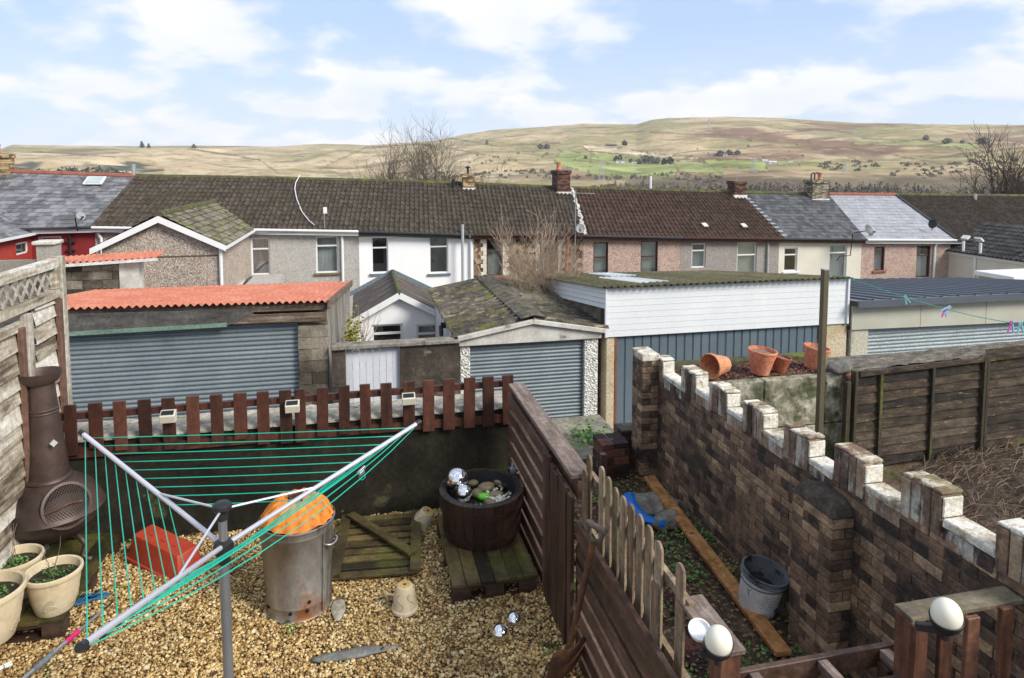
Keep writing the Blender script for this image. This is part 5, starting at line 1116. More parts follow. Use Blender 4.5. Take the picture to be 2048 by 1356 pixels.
mb.add(sum(rings, []), [(i*16+k, i*16+(k+1)%16, (i+1)*16+(k+1)%16, (i+1)*16+k) for i in range(4) for k in range(16)] + [tuple(range(64, 80))])
for sx in (-1, 0, 1): mb.box((sx*.12, 0, H2+.002), (.05, .03, .006))
mb.build('body', m_trough, t, local=True, smooth='auto')

# ------------------------------------------------------------------ chimenea
m_iron = surf('brown_cast_iron', [(.034,.021,.017),(.068,.045,.037),(.115,.08,.067)], 3, rough=.5, metal=.35, bump=.2, spec=.5, layers=[((.17,.07,.035),.60,.1,3.2,(1,1,1),.7)])
C = Vector((-1.93, 5.02, .13)); lean = Matrix.Rotation(R(-1.5), 3, 'Y')
pc = oy(107, 1020, C.y); C.x = pc.x
t = thing('chimenea', 'rusty brown cast iron chimenea with a mesh door standing on the left pallet', 'chimenea', C)
zc = pc.z - .13 + .02; rb = .30
prof = [(1e-7, zc-.20), (.12, zc-.195), (.22, zc-.14), (.28, zc-.06), (.302, zc-.01), (.312, zc), (.302, zc+.012), (.285, zc+.06), (.235, zc+.135), (.17, zc+.185), (.135, zc+.21)]
MB().lathe(prof, 40).build('body', m_iron, t, local=True, smooth='auto')
zt = oy(90, 742, C.y).z - .13; z0_ = zc + .20; hN = zt - z0_
prof = [(.135, z0_), (.14, z0_+.015), (.132, z0_+.03), (.122, z0_+.035), (.088, z0_+hN*.62), (.094, z0_+hN*.63), (.088, z0_+hN*.64), (.093, z0_+hN*.66), (.086, z0_+hN*.67), (.078, z0_+hN*.90), (.10, z0_+hN*.905), (.118, z0_+hN*.95), (.122, z0_+hN), (.112, z0_+hN), (.08, z0_+hN*.93), (.05, z0_+hN*.9), (1e-7, z0_+hN*.88)]
MB().lathe(prof, 32, m=Matrix.Rotation(R(-1.5), 3, 'Y')).build('chimney', m_iron, t, local=True, smooth='auto')
# round mesh door facing the camera-right
aim = Vector((.60, -.72, .34)).normalized(); m = aim.to_track_quat('Z', 'Y').to_matrix(); dc = Vector((0,0,zc+.0)) + aim*.245
dr_ = MB().lathe([(.142, -.02), (.149, 0), (.149, .02), (.133, .022), (.133, .0)], 36, dc, m, cap=False).build('door_ring', m_iron, t, local=True, smooth='auto')
mb = MB(); rd_ = .133
def dome(x, y): return dc + m @ Vector((x, y, .02 + .035*(1 - (x*x+y*y)/rd_**2)))
for k in range(-9, 10):
    o = k*.0142
    hw = math.sqrt(max(0, rd_**2 - o*o))
    for rot_ in (35, -35):
        cR, sR = math.cos(R(rot_)), math.sin(R(rot_)); pts = []
        for i in range(7): s = -hw + 2*hw*i/6; pts.append(dome(o*cR - s*sR, o*sR + s*cR))
        mb.tube(pts, .0019, 4)
mb.build('door_mesh', surf('mesh_iron', [(.05,.035,.03),(.11,.08,.07)], 5, rough=.6, metal=.3, bump=0), dr_, local=True)
MB().lathe([(1e-7, .004), (.135, .004)], 30, dc, m).build('firebox', surf('soot', [(.012,.008,.006),(.03,.018,.012)], 4, rough=.9), dr_, local=True)
MB().tube([dome(-rd_-.01, -.01) + aim*.0, dome(-rd_*.5, .0) + aim*.01, dome(.0, .012) + aim*.012, dome(rd_*.6, .0) + aim*.01], .006, 6).build('door_bar', m_rust, dr_, local=True)
for a_ in (-150, -95, -20, 80):
    a = R(a_); c_, s_ = math.cos(a), math.sin(a)
    MB().tube([(c_*.16, s_*.16, zc-.17), (c_*.23, s_*.23, zc-.24 if zc > .26 else .05), (c_*.20, s_*.20, .04), (c_*.23, s_*.23, .012), (c_*.27, s_*.27, .012)], [.018,.02,.016,.015,.018], 8).build('leg', m_iron, t, local=True, smooth=True)
p = oy(108, 886, C.y - .115); MB().box(Vector((p.x, p.y - .004, p.z)), (.035,.004,.035), (R(-5),R(45),0)).build('paint_mark', surf('flaked_paint', [(.5,.5,.5)], 20, rough=.9), t)

# blue flip-flops, extending pole, peg
m_ff = surf('blue_rubber', [(.03,.10,.19),(.05,.15,.26)], 6, rough=.6, bump=.1)
for k, (px, py, an_, lb) in enumerate(((166, 1202, 70, 'blue flip-flop sandal nearer the pallet edge'), (192, 1194, 95, 'blue flip-flop sandal farther right on the gravel'))):
    p = oz(px, py, .02); t = thing('flip_flop', lb, 'flip-flop', p, 'pair of blue flip-flops', rot=(0, 0, R(-an_)))
    mb = MB(); pts = [(.036*(1 + .25*math.cos(a))*math.cos(a), .085*math.sin(a), 0) for a in [math.tau*k_/18 for k_ in range(18)]]; mb.prism(pts, (0,0,.016)); mb.build('sole', m_ff, t, local=True, bevel=.003)
    MB().tube([(-.03,-.02,.016),(-.015,.02,.035),(0,.05,.018),(.015,.02,.035),(.03,-.02,.016)], .006, 6).build('strap', m_ff, t, local=True, smooth=True)
p0, p1 = oz(226, 1203, .06), oz(30, 1372, .09); d_ = p1 - p0
t = thing('extending_pole', 'extending metal pole with a pink collar and grey grip lying at the left', 'pole', p0)
def seg(a, b, r, m_, nm): MB().tube([p0 + d_*a, p0 + d_*b], r, 12).build(nm, m_, t, smooth='auto')
seg(0, .12, .006, m_black, 'tip'); seg(.12, .40, .009, m_metal, 'inner_tube'); seg(.40, .53, .015, surf('magenta_plastic', [(.60,.02,.16)], 3, rough=.4), 'collar'); seg(.53, .68, .0125, m_metal, 'outer_tube'); seg(.66, .84, .0165, surf('grey_foam_grip', [(.12,.14,.17),(.18,.2,.23)], 9, rough=.7), 'grip'); seg(.84, 1.1, .0125, m_metal, 'outer_tube')
p = oz(8, 1335, .03); t = thing('clothes_peg', 'white plastic peg on gravel by the left edge', 'peg', p, rot=(0,0,R(35)))
MB().box((0,.009,.006),(.075,.009,.012),(0,0,.12)).build('jaw', m_upvc, t, local=True, bevel=.002); MB().box((0,-.009,.006),(.075,.009,.012),(0,0,-.12)).build('jaw', m_upvc, t, local=True, bevel=.002); MB().tube([(0,-.014,.006),(0,.014,.006)], .006, 8).build('spring', m_metal, t, local=True)

# ------------------------------------------------------------------ rotary clothes dryer
DX, DY = oy(449, 1150, 3.15).x, 3.15
hub = Vector((DX, DY, oy(447, 1092, DY).z)); topz = oy(445, 1010, DY).z
tips = [oz(165, 867, 1.44), oz(165, 1291, 1.44), oz(836, 846, 1.44)]
m_alu = surf('lilac_grey_aluminium', [(.50,.50,.57),(.60,.60,.67)], 2, rough=.38, metal=.3, bump=0)
m_pole = surf('grey_steel_pole', [(.22,.23,.26),(.30,.31,.34)], 2, rough=.35, metal=.6, bump=0)
m_teal = surf('teal_plastic_line', [(.0,.36,.24),(.005,.44,.30)], 5, rough=.35, bump=0)
t = thing('rotary_dryer', 'open three-armed rotary clothes dryer with teal lines in the gravel yard', 'clothes dryer', (DX, DY, 0))
MB().tube([(DX+.004, DY, -.05), (DX, DY, hub.z+.0)], .0225, 18).tube([(DX, DY, hub.z), (DX, DY, topz)], .019, 18).build('pole', m_pole, t, smooth='auto')
MB().lathe([(.0235, -.08), (.027, -.075), (.027, -.05), (.04, -.03), (.045, .0), (.04, .02), (.022, .03)], 18, hub).build('lower_hub', m_black, t, smooth='auto')
MB().lathe([(.020, -.07), (.024, -.065), (.024, -.03), (.034, -.026), (.043, -.012), (.041, .002), (.03, .012), (.012, .016), (1e-7, .017)], 18, (DX, DY, topz)).build('upper_hub', m_black, t, smooth='auto')
ends = []
for k, tp in enumerate(tips):
    d_ = (tp - hub); dn = d_.normalized(); s0 = hub + dn*.03
    arm = MB().tube([s0, tp], .0115, 12).build('arm', m_alu, t, smooth='auto')
    MB().tube([tp - dn*.01, tp + dn*.018], .014, 12).build('end_cap', m_black, arm, smooth='auto')
    nb = MB()
    for i in range(9):
        s = .36 + .62*i/8; nb.box(hub + d_*s + Vector((0,0,-.012)), (.014,.014,.014))
    nb.build('line_clips', m_black, arm)
    mid = hub + d_*.42 + Vector((0,0,.008)); MB().tube([(DX + dn.x*.04, DY + dn.y*.04, topz-.02), mid], .0055, 8).build('stay', m_alu, t, smooth='auto')
def line(a, b, sag, r=.0028):
    return [a.lerp(b, s/8) - Vector((0,0,sag*4*(s/8)*(1-s/8))) for s in range(9)]
for i in range(9):
    s = .36 + .62*i/8
    for (u, v_) in ((0,1), (1,2), (2,0)):
        mb = MB(); a = hub.lerp(tips[u], s) - Vector((0,0,.014)); b = hub.lerp(tips[v_], s) - Vector((0,0,.014))
        sg = {0: .004, 1: .01 + .012*s, 2: .004}[u] + rnd.uniform(0, .008)*(u == 1)
        if u == 1 and i == 8: sg = .09
        if u == 1 and i == 7: sg = .055
        mb.tube(line(a, b, sg), .0024, 5); mb.build('line', m_teal, t, smooth=True)
q = hub.lerp(tips[1], .91).lerp(hub.lerp(tips[2], .91), .80) - Vector((0,0,.05))
rr_ = ray(683, 968); 
L7 = line(hub.lerp(tips[1], .9)-Vector((0,0,.014)), hub.lerp(tips[2], .9)-Vector((0,0,.014)), .055); q = L7[6].lerp(L7[7], .3)
MB().box(q, (.05,.012,.016), (0,-.4,.7)).box(q + Vector((0,0,-.012)), (.03,.016,.02), (0,-.4,.7)).build('line_tensioner', m_pole, t, bevel=.002)
MB().tube([q + Vector((0,0,-.01)), q + Vector((-.012,0,-.035)), q + Vector((.0,0,-.05)), q + Vector((.016,0,-.04)), q + Vector((.014,0,-.02))], .0024, 5).build('line_loop', m_teal, t, smooth=True)
def dep(px, py, d):
    r = ray(px, py); f = r.x*math.sin(YAW) + r.y*math.cos(YAW); return Vector((0,0,EZ)) + r*(d/f)
# ------------------------------------------------------------------ right fence of the yard
m_slat = surf('dark_brown_fence_stain', [(0.036,0.019,0.013),(0.080,0.043,0.030),(0.14,0.085,0.062)], 5, stretch=(3,.6,3), attr=.4, rough=.55, bump=.3, spec=.4, layers=[((.15,.115,.08),.63,.07,6,(4,.6,4),.6)])
m_slat_v = surf('dark_brown_board', [(0.034,0.017,0.012),(0.074,0.038,0.027),(0.12,0.070,0.05)], 5, stretch=(3,3,.4), attr=.4, rough=.5, bump=.3, spec=.45, layers=[((.05,.055,.02),.60,.1,3,(3,3,.5),.5)])
m_cap = surf('worn_brown_cap_board', [(0.09,0.060,0.045),(0.17,0.12,0.095),(0.28,0.22,0.18)], 5, stretch=(5,.6,5), rough=.6, bump=.4, layers=[((.38,.32,.27),.60,.08,7,(5,.5,5),.6)])
t = thing('slatted_fence', 'dark brown slatted timber fence dividing the gravel yard from the next garden', 'fence', (XF, 4.4, 0))
for k in range(8):
    z = .93 - k*.128
    MB().bx(XF-.052, XF-.03, 4.06, 5.24 - .0, z-.045, z+.045, rnd.random(), jit=.004).build('slat', m_slat, t, bevel=.002)
    MB().bx(XF-.050, XF-.03, 1.7, 3.46, z-.045-.26, z+.045-.26, rnd.random(), jit=.004).build('slat', m_slat, t, bevel=.002) if k < 6 else None
MB().bx(XF-.06, XF+.065, 3.53, 5.2, 1.04, 1.066, jit=.003).build('cap_board', m_cap, t, bevel=.003)
MB().bx(XF-.028, XF+.0, 3.5, 5.2, .93, 1.035).build('rail', m_slat, t)
MB().bx(XF-.028, XF+.0, 1.7, 3.5, .60, .66).build('rail', m_slat, t); MB().bx(XF-.055, XF-.029, 1.7, 3.47, .735, .83).build('rail', m_slat, t)
for y in (5.18, 4.08, 3.5, 1.78): MB().bx(XF-.029, XF+.04, y-.03, y+.03, 0, .925 if y > 3.6 else .65).build('post', m_slat_v, t)
for k in range(7):
    y = 4.03 - k*.088; MB().bx(XF-.082-(k%2)*.006, XF-.060-(k%2)*.006, y-.036, y+.036, .04, 1.0 + rnd.uniform(-.02,.02) - k*.004, rnd.random()).build('board', m_slat_v, t, bevel=.002)
m_pk = surf('faded_picket_timber', [(0.11,0.075,0.045),(0.24,0.175,0.115),(0.38,0.30,0.215)], 5, stretch=(3,3,.4), attr=.35, rough=.8, bump=.3, layers=[((.10,.115,.03),.58,.12,2.4,(2,2,.6),.6)])
t = thing('picket_fence', 'short run of faded round-topped pickets fixed on top of the slatted fence', 'fence', (XF+.06, 2.9, .6))
for k in range(12):
    y = 3.50 - k*.101; lx = rnd.uniform(-.008,.008); zt_ = 1.20 + rnd.uniform(-.012,.012); zb_ = .62; w_ = .034
    if k in (1, 10): zb_ = .60
    pts = [(XF+.03, y-w_, zb_), (XF+.03, y, zb_-.03) if k in (1,10) else (XF+.03, y, zb_), (XF+.03, y+w_, zb_), (XF+.03, y+w_, zt_-.035)] + [(XF+.03, y + w_*math.cos(a), zt_-.035 + .035*math.sin(a)) for a in (R(30),R(60),R(90),R(120),R(150))] + [(XF+.03, y-w_, zt_-.035)]
    if k in (1, 10): pts = [(p[0]-.06, p[1], p[2]-(.11 if k == 10 else .05)) for p in pts]
    MB().prism(pts, (.013, 0, 0), rnd.random()).build('picket', m_pk, t, bevel=.002)
MB().bx(XF+.05, XF+.075, 2.34, 3.54, 1.03, 1.07).bx(XF+.05, XF+.075, 2.34, 3.54, .70, .74).build('rail', m_pk, t)
# end post with the lamps
m_redpost = surf('red_brown_post', [(0.06,0.024,0.014),(0.12,0.05,0.03),(0.19,0.09,0.055)], 5, stretch=(3,3,.4), attr=.3, rough=.6, bump=.3, layers=[((.24,.17,.12),.64,.08,6,(3,3,.4),.5)])
t = thing('gate_post', 'stout red-brown post with a worn top board at the near end of the pickets', 'post', (XF+.06, 2.2, 0))
MB().bx(XF+.045, XF+.13, 2.09, 2.17, -.1, 1.035).build('post', m_redpost, t, bevel=.004); MB().bx(XF+.03, XF+.14, 2.075, 2.40, 1.037, 1.058, jit=.002).build('top_board', m_cap, t, bevel=.003)
m_globe = surf('cream_lamp_globe', [(.74,.70,.58),(.78,.75,.64)], 2, rough=.35, bump=0, spec=.5)
def egglamp(label, c, aim, arm):
    t = thing('garden_lamp', label, 'lamp', c, 'cream globe lamps on the near fence')
    m = Vector(aim).normalized().to_track_quat('Z','Y').to_matrix(); r = .047
    MB().ball((0,0,0), r, 28, 20, (1,1,1.22), rot=m).build('globe', m_globe, t, local=True, smooth=True)
    MB().lathe([(1e-7,-.062),(.02,-.06),(.03,-.058),(.047,-.03),(.051,-.01),(.049,-.008),(.044,-.03)], 24, m=m).build('holder', m_black, t, local=True, smooth='auto')
    e = m @ Vector((0,0,-.058)); MB().tube([e, e + Vector((0,0,-.04))], .014, 10).bar(e + Vector((0,0,-.008)), Vector(arm), .022, .026).build('arm', m_black, t, local=True, bevel=.003)
    return t
egglamp('cream egg-shaped garden lamp beside the round white dish lamp at the end of the pickets', dep(1437, 1283, 2.22), (-.12,-.25,1), (-.055, .03, -.05))
egglamp('cream egg-shaped garden lamp on the right-hand fence corner', dep(1893, 1230, 2.12), (-.2,-.2,1), (-.07,.05,-.06))
p = dep(1399, 1262, 2.30); t = thing('dish_lamp', 'round white dish-like lamp head without its globe at the end of the pickets', 'lamp', p)
m = Vector((-.15,-.45,1)).normalized().to_track_quat('Z','Y').to_matrix()
MB().lathe([(1e-7,-.004),(.03,0),(.036,.012),(.040,.013),(.041,.008),(.034,-.012),(.015,-.018),(1e-7,-.018)], 26, m=m).build('dish', m_upvc, t, local=True, smooth='auto'); MB().tube([m@Vector((0,0,-.016)), m@Vector((0,0,-.03))], .022, 12).build('base', m_redpost, t, local=True)

# shovel leaning on the fence
t = thing('shovel', 'rusty old shovel leaning against the dark slatted fence', 'shovel', oz(1110, 1345, 0))
a = Vector((XF-.105, 3.02, .96)); b = Vector((1.03, 3.22, .20)); 
top_ = dep(1187, 1082, 3.22); low = dep(1140, 1292, 3.42); bl = dep(1108, 1352, 3.40)
MB().tube([top_, top_.lerp(low,.3), top_.lerp(low,.7), low], [.016,.0155,.016,.018], 10).build('shaft', m_rust, t, smooth='auto')
hd = (top_-low).normalized(); sd = Vector((.45,-.9,0)).normalized()
MB().tube([top_, top_ + hd*.03 + sd*.045, top_ + hd*.09 + sd*.05], .010, 8).tube([top_, top_ + hd*.03 - sd*.045, top_ + hd*.09 - sd*.05], .010, 8).tube([top_ + hd*.09 - sd*.06, top_ + hd*.09 + sd*.06], .016, 10).build('handle', surf('worn_dark_wood', [(.07,.05,.04),(.14,.11,.09)], 8, rough=.8), t, smooth='auto')
dn_ = (low - top_).normalized(); u_ = Vector((.93,.3,.1)).normalized(); nrm_ = u_.cross(dn_).normalized()
vs = []; nn = 8
for j in range(nn+1):
    s = j/nn; hw = .115 if s < .75 else .115*(1 - (s-.75)*.5)
    if s < .1: hw = .085
    for i in range(nn+1):
        q = -1 + 2*i/nn; vs.append(low + dn_*(.30*s - .02) + u_*hw*q + nrm_*(-.022*(1-q*q) + .03*s*s))
mb = MB(); mb.add(vs, [(j*(nn+1)+i, (j+1)*(nn+1)+i, (j+1)*(nn+1)+i+1, j*(nn+1)+i+1) for j in range(nn) for i in range(nn)]); bo = mb.build('blade', m_rust, t, smooth=True); sm2 = bo.modifiers.new('solid', 'SOLIDIFY'); sm2.thickness = .004

# ------------------------------------------------------------------ near front frame and right fence
t = thing('ladder_like_frame', 'brown ladder-like timber structure running across the front at the lower right', 'frame', (1.8, 2.2, 0))  # open timber frame of rails and battens, only ladder-like in shape
zf = .80
MB().bx(XF+.14, 2.16, 2.27, 2.297, zf-.09, zf, jit=.002).build('back_rail', m_slat, t, bevel=.003); MB().bx(XF+.14, 2.16, 2.105, 2.132, zf-.094, zf-.004, jit=.002).build('front_rail', m_slat, t, bevel=.003)
for px in (1495, 1652, 1803): q = oz(px, 1325, zf); MB().bx(q.x-.022, q.x+.022, 2.134, 2.268, zf-.05, zf-.006, jit=.002).build('cross_batten', m_cap, t, bevel=.002)
for q in (1.4, 2.1): MB().bx(q-.03, q+.03, 2.2, 2.26, -.1, zf-.052).build('leg', m_slat_v, t)
t = thing('board_fence', 'red-brown upright board fence with a mossy top rail at the lower right corner', 'fence', (2.5, 2.3, 0))
zq = 1.07
r0, r1 = oz(1806, 1222, zq), oz(2012, 1186, zq)
MB().bx(r0.x, 2.58, r0.y-.045, r0.y+.045, zq-.022, zq, jit=.002).build('top_rail', surf('mossy_brown_rail', [(.07,.055,.035),(.14,.115,.075),(.2,.17,.12)], 5, stretch=(.6,4,4), rough=.8, bump=.3, layers=[((.12,.14,.03),.6,.1,2,(1,1,1),.6)]), t, bevel=.003)
MB().bx(r0.x+.002, r0.x+.07, r0.y-.04, r0.y+.04, -.1, zq-.024).build('post', m_redpost, t, bevel=.004)
for k, px in enumerate((1842, 1892, 1945, 2012)):
    q = oy(px, 1250, r0.y-.06); MB().bx(q.x-.030, q.x+.030, r0.y-.068, r0.y-.046, -.1, zq-.02 + (.01 if k % 2 else -.005), rnd.random()).build('board', m_redpost, t, bevel=.003)

# ------------------------------------------------------------------ brick wall with castellated top
m_brickw = surf('sooty_multi_brick', [(0.040,0.029,0.024),(0.115,0.073,0.052),(0.19,0.117,0.077),(0.27,0.17,0.105),(0.44,0.30,0.185)], 9, attr=.58, rough=.9, bump=.6, bscale=28, lo=.18, hi=.82,
   layers=[((.026,.022,.021),.50,.14,1.7,(1,1,1),.72),((.03,.024,.02),.56,.06,14,(1,1,1),.5),((.30,.15,.07),.63,.05,5,(1,1,1),.45),((.42,.39,.33),.70,.03,9,(1,1,1),.5),((.05,.06,.02),.62,.08,1.9,(1,1,1),.5)])
m_limed = surf('lime_washed_brick', [(0.16,0.10,0.065),(0.34,0.28,0.20),(0.54,0.50,0.42),(0.66,0.63,0.56)], 12, attr=.5, rough=.9, bump=.6, lo=.30, hi=.62, layers=[((.12,.10,.07),.55,.12,7,(1,1,1),.7),((.05,.042,.03),.63,.05,17,(1,1,1),.7),((.20,.23,.07),.56,.12,2.3,(1,1,1),.6)])
t = thing('brick_wall', 'sooty multi-coloured brick garden wall with a castellated lime-splashed top', 'wall', (XB, 4, 0))
XW = .11; z0b = -.06; zt_ = 1.0
mb = MB(); k = 0; z = z0b
Yn, Yf = .9, 5.72
MT = sorted([(5.62,1300,704),(5.08,1364,730),(4.61,1420,763),(4.15,1488,800),(3.68,1569,847),(3.22,1670,889),(2.73,1807,942),(2.22,1997,1040)])
MTZ = [ox(b_, c_, XB).z for a_, b_, c_ in MT]
def ztop_at(y): return float(np.interp(y, [a_ for a_, b_, c_ in MT], MTZ))     # the wall climbs a little toward the house
while z < 1.3:
    y = Yn - (k % 2)*.0875
    while y < Yf:
        y1 = min(y + .168, Yf); s0 = max(y, Yn)
        if y1 - s0 > .03 and z + .052 < ztop_at((s0+y1)/2) - .175:
            j = rnd.uniform(-.002, .003); mb.bx(XB - j, XB + XW + j, s0, y1, z, z + .052, rnd.random(), jit=.0025)
        y += .175
    z += .059; k += 1
mb.build('brickwork', m_brickw, t, bevel=.003)
mq = MB()
for k in range(48): mq.bx(XB+.006, XB+XW-.006, Yn+.1*k, Yn+.1*k+.0999, -.3, ztop_at(Yn+.1*k+.05)-.2)
mq.build('mortar', surf('dark_mortar', [(.05,.043,.035),(.11,.095,.075)], 9, rough=.95, bump=.5), t)
# coping: soldier-brick merlons with low bricks between
mer = [5.62, 5.08, 4.61, 4.15, 3.68, 3.22, 2.73, 2.22, 1.70, 1.2]
body = MB(); white = MB(); 
for i, ym in enumerate(mer):
    top_z = ox(*{5.62:(1300,704),5.08:(1364,730),4.61:(1420,763),4.15:(1488,800),3.68:(1569,847),3.22:(1670,889),2.73:(1807,942),2.22:(1997,1040)}.get(ym, (1997,1040)), XB).z
    yt = ym; nb = 3 if i in (0,) else 4
    w1 = .054
    for b in range(nb):
        y1 = yt - b*(w1+.006); y0 = y1 - w1; zz = top_z + rnd.uniform(-.008,.008)
        (white if False else body).bx(XB-.006 + rnd.uniform(-.003,.003), XB+XW+.004, y0, y1, zz-.215, zz-.02, rnd.random(), jit=.002)
        white.bx(XB-.004, XB+XW+.006, y0-.001, y1+.001, zz-.019, zz, rnd.random(), jit=.003)
    yend = yt - nb*(w1+.006)
    # whitened end face looking toward the camera
    white.bx(XB+.001, XB+XW+.003, yend-.004, yend+.007, top_z-.12, top_z-.022, .75)
    ynx = mer[i+1] if i+1 < len(mer) else yend-.3
    lz = top_z - .115
    if yend - ynx > .03:
        body.bx(XB-.003, XB+XW+.003, ynx+.004, yend-.006, lz-.12, lz-.045, rnd.random(), jit=.002)
        white.bx(XB-.006, XB+XW+.006, ynx+.004, yend-.006, lz-.043, lz, .35 + .5*rnd.random(), jit=.004)
body.build('coping_bricks', surf('lime_streaked_brick', [(0.04,0.03,0.025),(0.11,0.075,0.055),(0.20,0.13,0.09),(0.33,0.25,0.17)], 9, attr=.6, rough=.9, bump=.6, lo=.18, hi=.82, layers=[((.50,.48,.42),.50,.10,7,(1,1,.28),.85),((.05,.045,.035),.60,.06,11,(1,1,.5),.7)]), t, bevel=.004); white.build('lime_coating', m_limed, t, bevel=.009)
# pier with rounded cement cap
def pier(x0, x1, y0, y1, zt, cap):
    g, core = bricks_box(x0, x1, y0, y1, -.1, zt, .175, .059, .007, jit=.003); o = g.build('pier', m_brickw, t, bevel=.003); core.build('pier_mortar', MATS['dark_mortar'], o)
    return o
q0, q1 = ox(1668, 1022, 2.47), ox(1624, 985, 2.47)
o = pier(2.46, XB-.002, q0.y, q0.y+.34, q0.z-.03, True)
mb = MB(); cx_, cy_ = 2.54, q0.y+.17; nn = 10; vs = []
for j in range(nn+1):
    for i in range(nn+1):
        a, b = -1+2*i/nn, -1+2*j/nn; vs.append((cx_ + a*.085, cy_ + b*.18, q0.z - .04 + .085*((1-abs(a)**3)*(1-abs(b)**3))**.6 + .005*mnoise.noise(Vector((a*4,b*4,1)))))
mb.add(vs, [(j*(nn+1)+i, j*(nn+1)+i+1, (j+1)*(nn+1)+i+1, (j+1)*(nn+1)+i) for j in range(nn) for i in range(nn)])
mb.build('cement_cap', surf('dark_cement', [(.03,.023,.017),(.062,.048,.036),(.12,.095,.07)], 14, rough=.95, bump=.7, bscale=60), t, smooth=True)
o = pier(2.44, XB-.002, 5.52, 5.74, 1.08, False); MB().bx(2.43, XB+.0, 5.51, 5.75, 1.07, 1.14, jit=.006).build('pier_cap', m_limed, t, bevel=.008)
# stub of old brick wall at the end of the middle garden
t = thing('brick_stub', 'low broken dark red brick wall stub at the far end of the weedy garden', 'wall', (2.35, 5.8, 0))
m_dred = surf('dark_red_brick', [(0.03,0.014,0.012),(0.075,0.028,0.02),(0.14,0.055,0.035)], 6, attr=.9, rough=.9, bump=.6, layers=[((.02,.02,.018),.56,.1,3,(1,1,1),.8)])
for (x0, x1, y0, y1, zt) in ((2.08, 2.34, 5.55, 5.80, .33), (2.345, 2.61, 5.75, 5.95, .36)):
    g, core = bricks_box(x0, x1, y0, y1, -.1, zt, jit=.006); o = g.build('brickwork', m_dred, t, bevel=.004); core.build('mortar', MATS['dark_mortar'], o)
m_rub = surf('rubble_stone', [(.09,.08,.06),(.2,.18,.15),(.34,.31,.27)], 5, rough=.95, bump=.8, bdist=.02, layers=[((.09,.12,.02),.62,.1,3,(1,1,1),.7)])
for k, (px, py, d_, r, sc, lb) in enumerate(((1268, 860, 6.6, .12, (1.2,1,.7), 'broken rubble lump in front of the blue-grey doors'), (1300, 855, 6.3, .10, (1,1,1), 'broken rubble lump leaning on the wall end pier'), (1300, 1008, 5.35, .18, (1.2,.8,.35), 'flat broken slab of rubble against the brick stub'), (1335, 1040, 5.1, .11, (1.1,.9,.5), 'rubble stone behind the orange plank'))):
    rock('rubble_stone', lb, dep(px, py, d_), r, sc, m_rub, .6)
t = tag(MB().bx(2.0, 2.055, 5.35, 5.41, -.02, .32, jit=.003).build('short_post', m_slat_v, bevel=.004), 'short dark post standing before the brick stub', 'post')
tag(MB().bx(XF+.07, 2.6, 5.97, 7.05, -.018, .012).build('paving', m_path), kind='structure')
# plank
a, b = dep(1298, 958, 5.9), dep(1562, 1312, 3.55)
a = oz(1298, 955, .10); b = oz(1568, 1308, .02)
tag(MB().bar(a, b, .10, .032, val=.5).build('plank', surf('orange_wet_plank', [(.18,.075,.022),(.38,.175,.055),(.52,.27,.11)], 5, stretch=(2,2,2), rough=.55, bump=.3, layers=[((.05,.025,.012),.61,.06,5,(1,1,1),.8)]), bevel=.003), 'long orange-brown wet timber plank lying down the weedy garden', 'plank')
# blue plastic offcut
pts_ = [oz(1258, 992, .09), oz(1268, 1018, .06), oz(1290, 1040, .04), oz(1332, 1050, .04)]
mb = MB(); vs = []
for i, p in enumerate(pts_):
    d_ = (pts_[min(i+1,3)] - pts_[max(i-1,0)]).normalized(); s_ = Vector((-d_.y, d_.x, 0))
    for k in range(7): aa = R(-80 + 160*k/6); vs.append(p + s_*.055*math.sin(aa) + Vector((0,0,.035*math.cos(aa))))
mb.add(vs, [(i*7+k, (i+1)*7+k, (i+1)*7+k+1, i*7+k+1) for i in range(3) for k in range(6)])
bo = mb.build('plastic_offcut', surf('bright_blue_plastic', [(.0,.12,.50),(.0,.17,.6)], 4, rough=.4, bump=0), smooth=True); sm2 = bo.modifiers.new('solid', 'SOLIDIFY'); sm2.thickness = .004; tag(bo, 'curved bright blue plastic offcut lying by the rubble', 'plastic')
# paint bucket
p = oz(1512, 1218, .0); t = thing('paint_bucket', 'paint-spattered white plastic bucket standing by the brick wall pier', 'bucket', (p.x, p.y, .02), rot=(R(9), R(7), R(10)))
br_, bh_ = .138, .26
m_bk = surf('spattered_white_plastic', [(.68,.68,.68),(.80,.80,.80)], 3, rough=.5, bump=.05, layers=[((.03,.03,.035),.585,.03,13,(1,1,.45),.9),((.25,.26,.28),.58,.1,2,(1,1,1),.5)])
MB().lathe([(1e-7, 0), (br_*.82, 0), (br_*.84, .004), (br_*.97, bh_*.82), (br_*.99, bh_*.83)], 32, cap=False).build('body', m_bk, t, local=True, smooth='auto')
m_rimg = surf('grey_bucket_rim', [(.09,.095,.10),(.2,.21,.22)], 9, rough=.5, layers=[((.015,.015,.015),.52,.06,12,(1,1,1),.8)])
MB().lathe([(br_*.99, bh_*.83), (br_*1.06, bh_*.84), (br_*1.06, bh_*.87), (br_*1.0, bh_*.88), (br_*1.01, bh_*.97), (br_*1.05, bh_*.98), (br_*1.05, bh_), (br_*.98, bh_), (br_*.95, bh_*.7), (br_*.88, bh_*.4)], 32, cap=False).build('rim', m_rimg, t, local=True, smooth='auto')
mb = MB(); nn = 14; vs = []
for j in range(nn+1):
    for i in range(nn): a_ = math.tau*i/nn; r_ = br_*.885*j/nn; vs.append((r_*math.cos(a_), r_*math.sin(a_), bh_*.52 + .03*mnoise.noise(Vector((r_*math.cos(a_)*22, r_*math.sin(a_)*22, 5)))))
